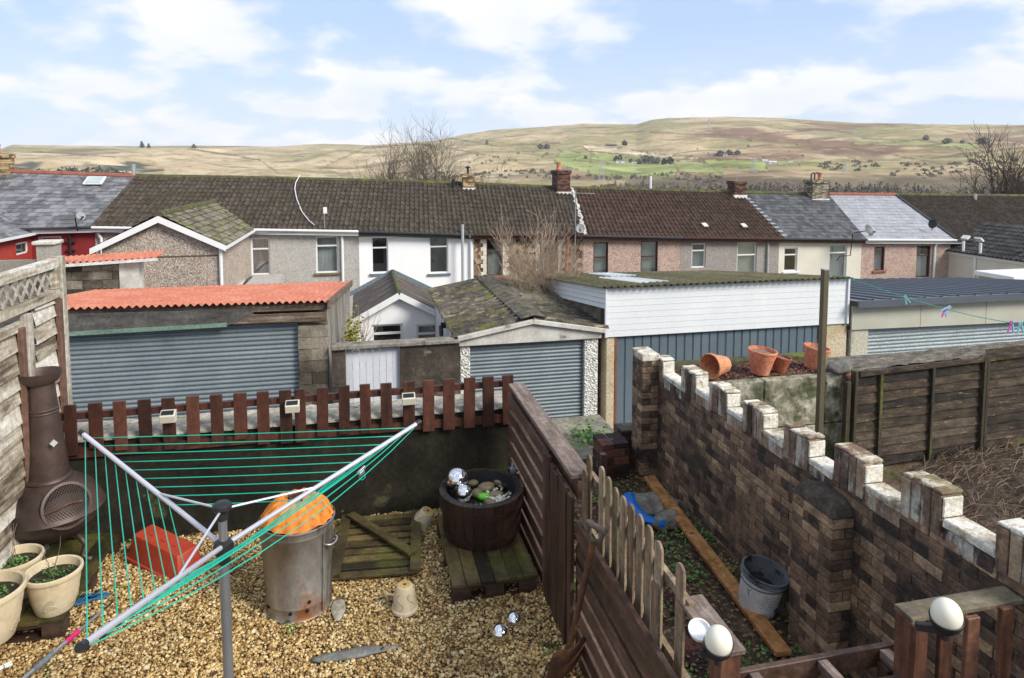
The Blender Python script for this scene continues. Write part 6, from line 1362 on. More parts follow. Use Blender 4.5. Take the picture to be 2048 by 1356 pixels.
mb.add(vs, [(j*nn+i, (j+1)*nn+i, (j+1)*nn+(i+1)%nn, j*nn+(i+1)%nn) for j in range(nn) for i in range(nn)]); mb.build('dried_paint', surf('dried_dark_paint', [(.008,.009,.01),(.03,.034,.035),(.16,.17,.165)], 12, rough=.5, bump=.5, lo=.35, hi=.8), t, local=True, smooth=True)
def patch(a0, a1, z0, z1, mat_, nm):
    mb = MB(); vs = []; n_ = 8
    for k in range(n_+1):
        a_ = R(a0 + (a1-a0)*k/n_)
        for z_ in (z0, z1): r_ = br_*(.84 + .13*(z_-.004)/(bh_*.82)) + .0015; vs.append((r_*math.cos(a_), r_*math.sin(a_), z_))
    mb.add(vs, [(2*k, 2*k+2, 2*k+3, 2*k+1) for k in range(n_)]); return mb.build(nm, mat_, t, local=True, smooth=True)
patch(-64, -22, .006, .185, surf('maroon_label', [(.035,.008,.012),(.07,.012,.02)], 3, rough=.4, bump=0), 'label_panel')
c_ = MB(); vs = []
for k in range(14):
    a_ = math.tau*k/14; an_ = R(-78) + .017*math.cos(a_)/br_; z_ = .065 + .017*math.sin(a_); r_ = br_*(.84 + .13*z_/(bh_*.82)) + .002; vs.append((r_*math.cos(an_), r_*math.sin(an_), z_))
c_.add(vs, [tuple(range(14))]); c_.build('blue_badge', surf('badge_blue', [(.03,.13,.42)], 3), t, local=True)
lb_ = surf('label_ink', [(.10,.10,.13)], 3)
mb = MB()
for r0 in range(9):
    z_ = .165 - r0*.011; a_ = -128
    while a_ < -84:
        w_ = rnd.uniform(1.5, 5); vs = []
        for aa in (a_, a_+w_):
            for dz in (0, .003): r_ = br_*(.84 + .13*(z_+dz)/(bh_*.82)) + .002; vs.append((r_*math.cos(R(aa)), r_*math.sin(R(aa)), z_+dz))
        if rnd.random() > .25: mb.add(vs, [(0,2,3,1)])
        a_ += w_ + 1.6
mb.build('small_print', lb_, t, local=True)
pts = [(br_*1.07*math.cos(R(a_)), br_*1.07*math.sin(R(a_)), bh_*.86 - .03*math.sin(R(a_-100)) ) for a_ in range(100, 281, 15)]
MB().tube(pts, .003, 6).build('handle', m_black, t, local=True, smooth=True)

# weeds, moss, leaf litter
def scatter(x0, x1, y0, y1, n, z, dens=lambda x, y: 1):
    out = []
    while len(out) < n:
        x, y = rnd.uniform(x0, x1), rnd.uniform(y0, y1)
        if rnd.random() < dens(x, y): out.append((x, y, z + rnd.uniform(0, .025)))
    return out
tag(leaves(scatter(XF+.1, XB-.03, 2.4, 5.5, 2400, .0, lambda x, y: max(.0, mnoise.noise(Vector((x*3, y*3, 0)))*2.0 + .03)), .026, m_leaf, 'ground_weeds'), 'low green weeds and ground cover creeping over the damp garden soil', 'weeds', kind='stuff')
m_litter = surf('leaf_litter', [(.05,.03,.018),(.14,.08,.04),(.26,.17,.09)], 20, attr=1.0, rough=.9, bump=0)
tag(leaves(scatter(XF+.1, XB-.02, 2.4, 5.6, 6000, -.005), .026, m_litter, 'leaf_litter', up=1.0), 'brown leaf litter on the damp garden soil', 'leaves', kind='stuff')
pr_ = []
for k in range(26):
    for j in range(3):
        if rnd.random() < .6: pr_.append((1.55 + j*.22 + (k%2)*.11, 2.5 + k*.105, -.012))
mb = MB()
for (x, y, z) in pr_: mb.box((x + rnd.uniform(-.02,.02), y, z), (.205,.095,.03), (rnd.uniform(-.05,.05),rnd.uniform(-.05,.05),rnd.uniform(-.1,.1)), rnd.random())
tag(mb.build('brick_path', m_dred, bevel=.004), kind='structure')
tw = MB()
for _ in range(40):
    x, y = rnd.uniform(1.5, 2.5), rnd.uniform(2.6, 5.2); twigs((x, y, 0), 1, rnd.uniform(.03,.10), .16, tw, .0016)
tag(tw.build('dead_stalks', m_twig), 'thin dead stalks sprawling among the weeds beside the plank', 'stalks', kind='stuff')
tag(leaves([(2.42+rnd.gauss(0,.05), 3.95+rnd.gauss(0,.08), .05+rnd.uniform(0,.05)) for _ in range(26)] + [(2.34+rnd.gauss(0,.03), 4.45+rnd.gauss(0,.04), .05) for _ in range(10)], .028, m_leaf_y, 'yellow_leaves'), 'few yellow leaves by the paint bucket and plank', 'leaves', kind='stuff')
def weed(label, px, py, n, r, s, mat_=None, z=0):
    p = oz(px, py, z); o = leaves([(p.x+rnd.gauss(0,r), p.y+rnd.gauss(0,r), z + abs(rnd.gauss(0,r*.5))) for _ in range(n)], s, mat_ or m_leaf, 'weed'); tag(o, label, 'weed', 'small weeds in the gravel')
for (px, py, n, lb) in ((578, 1262, 60, 'small green weed in front of the incinerator bin'), (540, 1240, 26, 'tiny weed left of the incinerator bin foot'), (1100, 1200, 40, 'weed at the foot of the slatted fence by the pallet corner'), (1098, 1300, 50, 'weed beside the shovel blade'), (1075, 1255, 30, 'weed between the steel balls and fence'), (262, 1080, 45, 'weed between the left pallet and the red trough'), (238, 1180, 40, 'weed under the dryer lines by the pallet'), (100, 1345, 45, 'weed at the lower left beside the pole grip')):
    weed(lb, px, py, int(n*1.6), .023, .023)
p = oy(1185, 885, 6.2); o = leaves([(p.x+rnd.gauss(0,.10), 6.4+rnd.gauss(0,.12), .03+abs(rnd.gauss(0,.06))) for _ in range(240)], .045, m_leaf, 'weed'); tag(o, 'leafy weed clump at the foot of the pale garage post', 'weed', kind='stuff')

# ------------------------------------------------------------------ right-hand garden
m_conc = surf('lichened_concrete', [(0.06,0.057,0.035),(0.17,0.16,0.11),(0.34,0.325,0.25),(0.58,0.565,0.48)], 5, rough=.95, bump=.8, bdist=.02, bscale=14, layers=[((.05,.065,.018),.50,.10,3.0,(1,1,1),.85),((.035,.03,.02),.63,.06,4,(1,1,.6),.8)])
pz = oy(1500, 763, 6.5).z
t = thing('planter_wall', 'lichen-stained concrete retaining planter behind the castellated brick wall', 'wall', (4.1, 6.6, -.6))
mb = MB()
for i, (x0, x1) in enumerate(((3.15, 3.5), (3.505, 4.32), (4.325, 5.1), (5.102, 5.42))):
    for j, (za, zb_) in enumerate(((-.7, -.1), (-.095, pz))): mb.bx(x0, x1, 6.5, 6.62, za, zb_ - (.0 if j else 0), rnd.random(), jit=.008)
mb.build('wall', m_conc, t, bevel=.012)
MB().bx(3.5, 5.4, 7.15, 7.28, -.7, pz+.04, jit=.01).build('back_kerb', surf('mossy_kerb', [(.04,.035,.02),(.09,.085,.04)], 5, rough=.95, bump=.7, layers=[((.10,.12,.02),.5,.1,3,(1,1,1),.9)]), t, bevel=.02)
mb = MB(); vs = []; nx, ny = 50, 12
for i in range(nx+1):
    for j in range(ny+1): x, y = 3.2 + 2.2*i/nx, 6.60 + .56*j/ny; vs.append((x, y, pz - .01 + .03*mnoise.noise(Vector((x*5,y*5,0))) + .012*mnoise.noise(Vector((x*25,y*25,0)))))
mb.add(vs, [(i*(ny+1)+j, (i+1)*(ny+1)+j, (i+1)*(ny+1)+j+1, i*(ny+1)+j+1) for i in range(nx) for j in range(ny)]); mb.build('soil', surf('red_brown_soil', [(.04,.018,.012),(.10,.045,.028),(.19,.10,.065)], 14, rough=.95, bump=.8), t)
bp = [(rnd.uniform(3.2,5.3), rnd.uniform(6.62,7.1), pz + .005) for _ in range(900)]
tag(stones('soil_clods', np.array(bp), np.random.RandomState(9).uniform(.008,.02,len(bp)), surf('clod', [(.05,.022,.014),(.13,.06,.04),(.22,.13,.09)], 9, attr=.8, rough=.95), 12), 'red-brown clods and chippings around the terracotta pots', 'soil', kind='stuff')
def tpot(label, c, r, h, rot, soil=True, mat_=None, g='terracotta pots on the concrete planter'):
    t = thing('terracotta_pot', label, 'plant pot', c, g, rot=rot)
    MB().lathe([(r*.62, 0), (r*.64, .006), (r*.88, h*.68), (r*.905, h*.69), (r*.90, h*.72), (r*.925, h*.73), (r*.92, h*.76), (r*.95, h*.77), (r*.97, h*.9), (r*1.03, h*.91), (r*1.03, h*.98), (r*1.0, h), (r*.93, h), (r*.90, h*.85), (r*.55, h*.1), (1e-7, h*.1)], 36).build('pot', mat_ or m_terracotta, t, local=True, smooth='auto')
    if soil: MB().lathe([(1e-7, h*.86), (r*.91, h*.86)], 20).build('soil', surf('pale_dry_soil', [(.12,.08,.05),(.28,.22,.16)], 20, rough=.95), t, local=True)
    return t
def onp(px, py, Y): p = oy(px, py, Y); return (p.x, p.y, pz + .01)
tpot('terracotta pot lying on its side, leftmost on the concrete planter', tuple(Vector(onp(1440, 750, 6.78)) + Vector((.06,0,.115))), .14, .27, (R(8), R(-86), R(14)), False, surf('orange_terracotta', [(.52,.21,.10),(.64,.31,.17)], 5, rough=.8, bump=.1))
tpot('large ribbed terracotta pot standing upright in the middle of the planter', onp(1519, 752, 6.72), .158, .275, (R(3), R(5), 0))
tpot('small dark terracotta pot leaning beside the large upright one', onp(1558, 754, 6.72), .105, .18, (R(3), R(9), 0), True, surf('dark_terracotta', [(.22,.065,.035),(.33,.11,.06)], 5, rough=.85, bump=.1))
tp = tpot('ribbed terracotta pot tilted behind the metal line post', onp(1625, 748, 6.78), .148, .255, (R(4), R(9), 0))
b_ = Vector(onp(1519, 752, 6.72)) + Vector((.03,0,.24)); tw = MB(); twigs(b_, 4, .14, .06, tw, .0015); b2_ = Vector(onp(1625,748,6.78)) + Vector((.03,0,.22)); twigs(b2_, 6, .12, .07, tw, .0015)
tag(tw.build('pot_weeds', m_twig), 'wispy dead weed stems growing in the terracotta pots', 'stems', kind='stuff')
# line post and clothes line
lp = oy(1650, 540, 6.05); t = thing('line_post', 'tall square green-brown metal washing line post', 'post', (lp.x, 6.05, -.62))
MB().bx(lp.x-.03, lp.x+.03, 6.02, 6.08, -.62, lp.z).build('post', surf('green_brown_paint', [(.085,.07,.042),(.115,.095,.06)], 2, rough=.45, bump=.05, spec=.5), t, bevel=.004); MB().bx(lp.x-.032, lp.x+.032, 6.018, 6.082, lp.z+.001, lp.z+.012).build('cap', m_metal, t); MB().tube([(lp.x+.03,6.05,lp.z-.03),(lp.x+.07,6.03,lp.z-.04),(lp.x+.05,6.03,lp.z-.07)], .006, 6).build('hook', m_metal, t)
cl = [Vector((lp.x+.06, 6.03, lp.z-.045)), dep(1702, 558, 6.35), dep(1809, 594, 5.45), dep(1927, 627, 4.6), dep(2048, 650, 4.0), dep(2250, 680, 3.3)]
def cr_(P, n=8):
    out = []
    for i in range(len(P)-1):
        p0_, p1_, p2_, p3_ = P[max(i-1,0)], P[i], P[i+1], P[min(i+2,len(P)-1)]
        for k in range(n):
            s = k/n; out.append(.5*((2*p1_) + (p2_-p0_)*s + (2*p0_-5*p1_+4*p2_-p3_)*s*s + (3*p1_-p0_-3*p2_+p3_)*s**3))
    return out + [P[-1]]
tag(MB().tube(cr_(cl), .0028, 5).build('clothes_line', m_teal, smooth=True), 'thin green washing line sagging from the metal post to the right', 'line')
cA, cB, cC, cD = [surf('peg_'+n_, [c_], 3, rough=.35, bump=0) for n_, c_ in (('mint',(.25,.60,.52)), ('pink',(.75,.12,.45)), ('sky',(.30,.55,.78)), ('lilac',(.55,.50,.78)))]
def peg(label, p, rot, ca, cb, s=1.0):
    t = thing('clothes_peg', label, 'peg', p, 'plastic pegs on the washing line', rot=rot)
    for sg, m_ in ((1, ca), (-1, cb)):
        q = MB(); q.prism([(sg*.003,-.006,.028), (sg*.010,-.006,.026), (sg*.010,-.006,.0), (sg*.020,-.006,-.045), (sg*.014,-.006,-.047), (sg*.003,-.006,-.004)] if sg < 0 else [(sg*.003,-.006,.028), (sg*.003,-.006,-.004), (sg*.014,-.006,-.047), (sg*.020,-.006,-.045), (sg*.010,-.006,.0), (sg*.010,-.006,.026)], (0,.012,0)); q.build('jaw', m_, t, local=True, bevel=.001)
    MB().tube([(0,-.009,0),(0,.009,0)], .006, 8).build('spring', m_metal, t, local=True)
peg('mint green peg farthest along the washing line', dep(1812, 597, 5.43), (0, R(-25), R(-20)), cA, cA)
peg('pale peg tilted to the right, upper one of the crossed pair', dep(1895, 617, 4.83), (0, R(50), R(-15)), cC, cC)
peg('pink and lilac peg hanging from the crossed pair', dep(1890, 622, 4.86), (0, R(5), R(-10)), cD, cB)
peg('pink and blue peg near the right edge, left of its neighbour', dep(2023, 650, 4.1), (0, R(4), R(-15)), cC, cB)
peg('mint and blue peg nearest the right edge of the photo', dep(2041, 652, 4.02), (0, R(-4), R(-15)), cA, cC)
# dark lap fence
m_dfence = surf('dark_lap_timber', [(0.010,0.008,0.005),(0.028,0.020,0.013),(0.055,0.038,0.025),(0.095,0.070,0.048)], 6, stretch=(.8,2,3), attr=.35, rough=.85, bump=.5, layers=[((.10,.10,.02),.60,.10,1.6,(.7,1,1.4),.7),((.26,.17,.09),.62,.05,9,(.5,2,3),.7)])
m_dpost = surf('mossy_dark_post', [(0.025,0.02,0.012),(0.06,0.05,0.03)], 4, stretch=(4,4,.5), rough=.85, bump=.4, layers=[((.10,.115,.02),.56,.1,3,(3,3,.5),.8)])
YD = 6.36
t = thing('lap_fence', 'dark moss-streaked overlapping-board fence in the right-hand garden', 'fence', (6.3, YD, -.62))
pa = oy(1712, 742, YD); pb = oy(2046, 702, YD); zs_ = (pb.z - pa.z)/(pb.x - pa.x); x_end = pb.x + 2.2
zt2 = lambda x: pa.z + zs_*(x - pa.x)
posts = [oy(px, 800, YD).x for px in (1757, 1860, 1957)]
xpan = [pa.x, oy(1963, 800, YD).x, x_end]
for pi in range(2):
    x0, x1 = xpan[pi]+.02, xpan[pi+1]-.02; z = -.6; mb = MB()
    while z < zt2(x0) - .08:
        h = rnd.uniform(.095,.12); segs = 20; vs = []; ph_ = rnd.random()*20
        for i in range(segs+1):
            x = x0 + (x1-x0)*i/segs; w2 = .016*mnoise.noise(Vector((x*1.9, ph_, 0))) + zs_*(x-pa.x); w3 = .006*mnoise.noise(Vector((x*6, ph_, 2)))
            vs += [(x, YD - .016 + w3, z + w2), (x, YD + .006, z + h + .03 + zs_*(x-pa.x)), (x, YD + .0, z + w2)]
        mb.add(vs, sum([[(3*i, 3*i+3, 3*i+4, 3*i+1), (3*i, 3*i+2, 3*i+5, 3*i+3)] for i in range(segs)], []), rnd.random()); z += h
    mb.build('lap_panel', m_dfence, t)
    MB().bar((x0, YD-.03, zt2(x0)-.03), (x1, YD-.03, zt2(x1)-.03), .03, .06).build('top_rail', m_dfence, t, bevel=.003)
for x in posts[:2] + [posts[2] + 1.1]: MB().bx(x-.018, x+.018, YD-.045, YD-.018, -.6, zt2(x)-.062).build('batten', m_dpost, t, bevel=.002)
for x in (pa.x-.02, xpan[1]-.012, xpan[1]+.03): MB().bx(x-.022, x+.018, YD-.05, YD+.03, -.62, zt2(x)-.0 + (.01 if x < pa.x else 0)).build('post', m_dpost, t, bevel=.003)
MB().bx(pa.x-.13, pa.x-.075, YD-.03, YD+.03, -.62, .42).build('post', m_dpost, t, bevel=.003)
# slab-topped wall behind it
t = thing('slab_wall', 'thick wall with a cracked grey slab top behind the dark lap fence', 'wall', (7, 6.9, -.6))
za_ = oy(1700, 740, 6.64).z; mb = MB(); nx, ny = 60, 8; vs = []; xa2, xb2 = oy(1655, 735, 6.7).x, x_end + 1
for i in range(nx+1):
    for j in range(ny+1):
        x, y = xa2 + (xb2-xa2)*i/nx, 6.64 + .42*j/ny; vs.append((x, y, za_ - .015 + zs_*.75*(x-xa2) + .018*mnoise.noise(Vector((x*7,y*7,0))) + .01*mnoise.noise(Vector((x*25,y*25,3)))))
mb.add(vs, [(i*(ny+1)+j, (i+1)*(ny+1)+j, (i+1)*(ny+1)+j+1, i*(ny+1)+j+1) for i in range(nx) for j in range(ny)])
mb.bx(xa2, xb2, 6.642, 7.18, za_-.07, za_-.01)
mb.build('slab_top', surf('cracked_grey_slab', [(.06,.05,.038),(.15,.13,.10),(.30,.265,.21)], 7, stretch=(1,2.5,1), rough=.95, bump=1.0, bdist=.03, layers=[((.03,.028,.024),.60,.04,5,(.6,3,1),.9),((.38,.36,.33),.67,.05,7,(1,1,1),.6)]), t)
MB().bx(xa2+.08, xb2, 6.68, 7.15, -1.5, za_-.072).build('wall', m_conc, t)
rock('rubble_stone', 'large grey stone on the planter corner beside the lap fence post', oy(1680, 733, 6.52) , .14, (1.1,.7,.5), surf('grey_rubble', [(.06,.06,.055),(.14,.135,.12),(.24,.23,.2)], 6, rough=.95, bump=.8), .5)
rock('rubble_stone', 'small red-brown stone wedged under the slab edge by the lap fence', oy(1697, 752, 6.50), .065, (1,.9,.8), surf('red_rubble', [(.14,.07,.05),(.26,.15,.11)], 6, rough=.95, bump=.5), .4)
# brush heap
bh0 = oz(2010, 985, -.45); mb = MB()
vs = []; nn = 24
for j in range(nn+1):
    for i in range(nn+1):
        a, b = -1+2*i/nn, -1+2*j/nn; r2 = min(1, a*a+b*b); x, y = bh0.x + .75 + a*1.7, bh0.y + b*1.2; vs.append((x, y, -.64 + .24*(1-r2)**.8 + .04*mnoise.noise(Vector((x*5,y*5,0)))))
mb.add(vs, [(j*(nn+1)+i, j*(nn+1)+i+1, (j+1)*(nn+1)+i+1, (j+1)*(nn+1)+i) for j in range(nn) for i in range(nn)])
tag(mb.build('compost_mound', surf('leafy_compost', [(.04,.028,.018),(.11,.075,.05),(.2,.14,.1)], 16, rough=.95, bump=1.0, bdist=.03)), 'low mound of brown garden waste below the lap fence', 'mound', kind='stuff')
mb = MB()
for _ in range(1300):
    a, rr_ = rnd.uniform(0, math.tau), math.sqrt(rnd.random()); x, y = bh0.x + .75 + rr_*1.6*math.cos(a), bh0.y + rr_*1.1*math.sin(a); z = -.62 + .24*max(0,(1-rr_**2))**.8 + rnd.uniform(.01,.06); an_ = rnd.gauss(.35, .45); l = rnd.uniform(.15,.5)
    dd = Vector((math.cos(an_), math.sin(an_), rnd.uniform(-.12,.12)))*l; mb.tube([(x,y,z), Vector((x,y,z))+dd*.5+Vector((0,0,.02)), Vector((x,y,z))+dd], [.0038,.003,.0015], 4, val=rnd.random())
tag(mb.build('brush_heap', surf('brush_twigs', [(.05,.032,.02),(.12,.08,.052),(.22,.155,.105)], 4, attr=1.0, rough=.9, bump=0)), 'tangled heap of cut brown twigs below the dark lap fence', 'twigs', kind='stuff')
# ------------------------------------------------------------------ terrain
SKY = [(-3000,330),(-600,310),(-200,302),(0,303),(30,292),(120,294),(270,295),(390,294),(560,296),(600,293),(650,291),(740,293),(870,285),(940,270),(1000,262),(1100,256),(1165,251),(1270,252),(1300,244),(1330,240),(1450,237),(1560,240),(1700,249),(1850,252),(2048,253),(2400,262),(3200,290),(6000,330)]
sx_ = np.array([p[0] for p in SKY], float); sy_ = np.array([p[1] for p in SKY], float)
def skyz(az):   # az relative to camera heading -> tangent of elevation of the skyline
    px = CX + F*np.tan(np.clip(az, -1.25, 1.25)); y = np.interp(px, sx_, sy_); return (338 - y)/F*np.cos(np.clip(az, -1.25, 1.25)), px
AZ = np.concatenate([np.linspace(-math.pi, -R(46), 40)[:-1], np.linspace(-R(46), R(46), 620), np.linspace(R(46), math.pi, 40)[1:]])
RD = np.concatenate([[0.01, 4, 8, 12, 15, 20, 26, 34, 45, 60, 90, 130, 180, 240, 310, 400, 480], np.linspace(560, 2600, 150), [2700, 2800]])
def near_z(r): return np.interp(r, [0, 14, 20, 27, 40, 60, 130, 300, 480], [-2.9, -2.95, -3.9, -5.3, -6.2, -10, -24, -42, -45])
NV = np.zeros((len(AZ), len(RD), 3)); SH = np.zeros((len(AZ), len(RD)))
for i, az in enumerate(AZ):
    st, px = skyz(az); front = abs(az) < 1.3
    Rr = 2250.0
    hz_ = EZ + st*Rr
    for j, r in enumerate(RD):
        th = az + YAW; x, y = r*math.sin(th), r*math.cos(th)
        if r <= 480: z = float(near_z(r))
        else:
            s = min(1, (r - 480)/(Rr - 480)); s2 = s**1.08
            z = -45 + (hz_ + 45)*s2
            if front:
                z += (mnoise.noise(Vector((x*.0035, y*.0035, 0)))*22 + mnoise.noise(Vector((x*.012, y*.012, 4)))*7 + mnoise.noise(Vector((x*.035,y*.035,7)))*2.4)*math.sin(math.pi*min(1, s))**.8
                z += 1.6*mnoise.noise(Vector((x*.02, y*.02, 9)))*(s > .9)
            if r > Rr: z = hz_ - (r - Rr)*.04
        NV[i, j] = (x, y, z)
nA, nR = len(AZ), len(RD)
fi, fj = np.meshgrid(np.arange(nA-1), np.arange(nR-1), indexing='ij'); a = (fi*nR + fj).reshape(-1)
q = np.stack([a, a+1, a+nR+1, a+nR], 1)[:, ::-1]
# land cover painted by place: 0..1 masks
def vn(x, y, s, o): return mnoise.noise(Vector((x*s, y*s, o)))
cols = np.zeros((nA*nR, 4)); cols[:, 3] = 1
tan_, pale, olive, heath, green, dark, wood = [np.array(c) for c in ((.44,.335,.20),(.59,.485,.325),(.25,.23,.115),(.205,.12,.085),(.27,.31,.12),(.14,.105,.075),(.075,.08,.06))]
FIELDS = [  # bright fields as pixel quads seen on the far slope (x0,x1,ytop l/r,ybot l/r)
 (1112,1200,303,311,330,352,'g'), (1180,1345,305,322,352,362,'g'), (1345,1445,323,330,345,352,'g'), (1400,1535,321,322,333,347,'g2'), (1165,1400,292,318,305,322,'p'), (1555,1640,322,326,332,340,'g3'), (1700,1950,285,290,292,300,'g3')]
HEDGE = [(640,342,735,297),(735,297,860,292),(860,292,1000,318),(1000,330,1112,331),(1108,331,1118,300),(880,276,1000,296),(1000,296,1120,288),(1180,305,1345,322),(1345,322,1540,321),(1555,262,1700,268),(1560,296,1700,300),(1700,300,1880,330),(1400,320,1445,352),(1640,308,1720,322),(1720,280,1990,292),(380,300,520,322),(520,322,560,350),(70,306,260,318),(1300,268,1500,276),(1480,276,1640,262)]
k = 0
for i, az in enumerate(AZ):
    st, px = skyz(az)
    for j, r in enumerate(RD):
        x, y, z = NV[i, j]
        if r < 480 or abs(az) > 1.0: c = olive*.8
        else:
            rr = max(r, 1); py = 338 - (z - EZ)/(rr*math.cos(az))*F
            n1_ = vn(x, y, .004, 1); n2_ = vn(x, y, .013, 2); n3_ = vn(x*.5, y*1.6, .03, 3); sc_ = (r - 480)/1770
            right = min(1, max(0, (px - 850)/350))
            c = tan_ + (pale - tan_)*min(1, max(0, .42 + n2_*1.3 + n3_*.5))*(1 - .45*right)
            ol = min(1, max(0, (n1_*1.2 + n3_*.8 + .30*right + (.15 if sc_ > .75 else 0) - .02)*1.7)); c = c + (olive - c)*ol*.85
            if px > 1250:
                h = min(1, max(0, (vn(x, y, .0042, 11) + .5*n3_ + .25*n2_ - .9*abs((py - 305)/90.0)*.5 + .16)*3.2)); h *= min(1.1, (px-1250)/160); c = c + (heath - c)*h*.85
            lowb = min(1, max(0, (py - 338)/22.0))
            if px > 1000: c = c + (heath*.9 - c)*lowb*min(1, max(0, .6 + n2_*2))*min(1,(px-1000)/150)
            dk = min(1, max(0, (vn(x*.35, y*1.3, .011, 21) + .35*n2_ - .30)*6)); c = c + (dark - c)*dk*.7
            pxw, pyw = px + 14*vn(x, y, .006, 41), py + 5*vn(x, y, .007, 43)
            for (xa_, xb_, ta, tb, ba, bb_, kd) in FIELDS:
                if xa_ < pxw < xb_:
                    u = (pxw - xa_)/(xb_ - xa_); top = ta + (tb-ta)*u; bot = ba + (bb_-ba)*u
                    if top < pyw < bot:
                        e = min(pyw - top, bot - pyw, (pxw - xa_)*.5, (xb_ - pxw)*.5)
                        g_ = {'g': green, 'g2': green*np.array((1.12,1.12,1.0)), 'g3': green*.75 + olive*.25, 'p': pale*.92}[kd]*(1 + n2_*.6 + n3_*.4)
                        c = g_ if e > .9 else dark
            for (lx0, ly0, lx1, ly1) in HEDGE:
                if min(lx0, lx1) - 1 < px < max(lx0, lx1) + 1:
                    ly = ly0 + (ly1-ly0)*(px-lx0)/(lx1-lx0)
                    if abs(py + 2*vn(x, y, .01, 51) - ly) < 1.3 + .35*abs((ly1-ly0)/(lx1-lx0)): c = c*.35 + dark*.5
            if px < 330 and 326 < py < 352: c = c + (wood - c)*min(1, max(0, vn(x, y, .02, 31)*4 + .5 - abs(py-340)/14))
            if py > 352: c = c + (wood - c)*min(1, (py-352)/10)*(.7 if px > 1250 else .2)
        cols[k, :3] = np.clip(c, 0, 1); k += 1
me = bpy.data.meshes.new('hills'); me.from_pydata(NV.reshape(-1, 3).tolist(), [], q.tolist())
ca = me.color_attributes.new('cover', 'FLOAT_COLOR', 'POINT'); ca.data.foreach_set('color', cols.reshape(-1))
me.polygons.foreach_set('use_smooth', [True]*len(me.polygons)); me.update()
m = bpy.data.materials.new('moorland'); m.use_nodes = True; nt = m.node_tree; bs = nt.nodes['Principled BSDF']; L = nt.links.new
at = _n(nt, 'ShaderNodeAttribute', attribute_name='cover'); g = _n(nt, 'ShaderNodeNewGeometry')
def nz_(sc, st, det):
    mp = _n(nt, 'ShaderNodeMapping'); mp.inputs['Scale'].default_value = st; L(g.outputs['Position'], mp.inputs[0])
    q_ = _n(nt, 'ShaderNodeTexNoise'); q_.inputs['Scale'].default_value = sc; q_.inputs['Detail'].default_value = det; q_.inputs['Roughness'].default_value = .7; L(mp.outputs[0], q_.inputs[0]); return q_.outputs['Fac']
c_o = at.outputs['Color']
for (sc, st, lo_, hi_, cc_, am_) in ((.02, (1,1,4), .50, .62, (.16,.13,.07), .62), (.045, (1,1,3), .56, .64, (.09,.08,.045), .6), (.03, (1,1,4), .56, .68, (.56,.48,.32), .45), (.12, (1,1,2), .60, .66, (.035,.04,.02), .7)):
    mr_ = _n(nt, 'ShaderNodeMapRange'); mr_.inputs['From Min'].default_value = lo_; mr_.inputs['From Max'].default_value = hi_; mr_.inputs['To Max'].default_value = am_; L(nz_(sc, st, 8), mr_.inputs['Value'])
    mx_ = _n(nt, 'ShaderNodeMix', data_type='RGBA'); L(mr_.outputs[0], mx_.inputs[0]); L(c_o, mx_.inputs[6]); mx_.inputs[7].default_value = (*cc_, 1); c_o = mx_.outputs[2]
L(c_o, bs.inputs['Base Color']); bs.inputs['Roughness'].default_value = 1; bs.inputs['Specular IOR Level'].default_value = 0
me.materials.append(m); ho = bpy.data.objects.new('hills', me); col.objects.link(ho); tag(ho, kind='structure')
from mathutils.bvhtree import BVHTree
bvh = BVHTree.FromPolygons([Vector(v) for v in NV.reshape(-1,3)], q.tolist())
def onhill(px, py):
    h = bvh.ray_cast(Vector((0,0,EZ)), ray(px, py).normalized())
    return h[0] if h[0] is not None else dep(px, py, 2200)
lane_m = surf('wet_tarmac', [(.04,.04,.04),(.07,.07,.068)], 3, rough=.8, bump=.4, layers=[((.09,.09,.04),.6,.1,1.5,(1,1,1),.6)])
tag(MB().bx(-9, 24, 7.4, 12.9, -2.87, -2.84).build('lane', lane_m), kind='structure')

# ------------------------------------------------------------------ vegetation
def bare_tree(name, label, cat, base, h, spread, seed, mat, r0, levels=5, nb=3, up=.6, n0=1, minr=.006, lean=(0,0), split=.18, group=None):
    rr = random.Random(seed); tr = MB(); cr = MB()
    def grow(mb_, p, d, L_, r, lv):
        segs = 4; pts = [p]; rad = [r]; q = Vector(p); dd = Vector(d)
        for i in range(segs):
            dd = (dd + Vector((rr.gauss(0,.10), rr.gauss(0,.10), rr.gauss(.03,.06)))).normalized(); q = q + dd*L_/segs; pts.append(Vector(q)); rad.append(r*(1 - .45*(i+1)/segs))
        mb_.tube(pts, rad, 6 if r > .03 else (4 if r > .012 else 3), False)
        if lv == 0: return
        for k in range(nb + (lv > 2)):
            s = rr.uniform(.35, 1); idx = min(segs, max(1, int(s*segs))); b = pts[idx]
            az_ = rr.uniform(0, math.tau); sp_ = rr.uniform(.35, .85)*spread
            e = dd.orthogonal().normalized(); f_ = dd.cross(e); nd = (dd*up + (e*math.cos(az_) + f_*math.sin(az_))*sp_ + Vector((0,0,.18))).normalized()
            grow(cr, b, nd, L_*rr.uniform(.55,.82), max(minr, rad[idx]*rr.uniform(.5,.75)), lv-1)
        grow(cr, pts[-1], dd, L_*.7, max(minr, rad[-1]), lv-1)
    for i in range(n0):
        a = rr.uniform(0, math.tau); d = Vector((math.cos(a)*split*(n0 > 1) + lean[0], math.sin(a)*split*(n0 > 1) + lean[1], 1)).normalized()
        grow(tr, Vector(base) + Vector((math.cos(a), math.sin(a), 0))*.1*(n0 > 1), d, h*.30, r0, levels)
    t = thing(name, label, cat, base, group); tr.build('trunk', mat, t, smooth=True); cr.build('crown', mat, t, smooth=True); return t
m_bark = surf('bare_bark', [(.07,.055,.04),(.15,.125,.09)], 3, rough=.95, bump=0)
m_bark_d = surf('dark_bark', [(.04,.03,.024),(.09,.07,.055)], 3, rough=.95, bump=0)
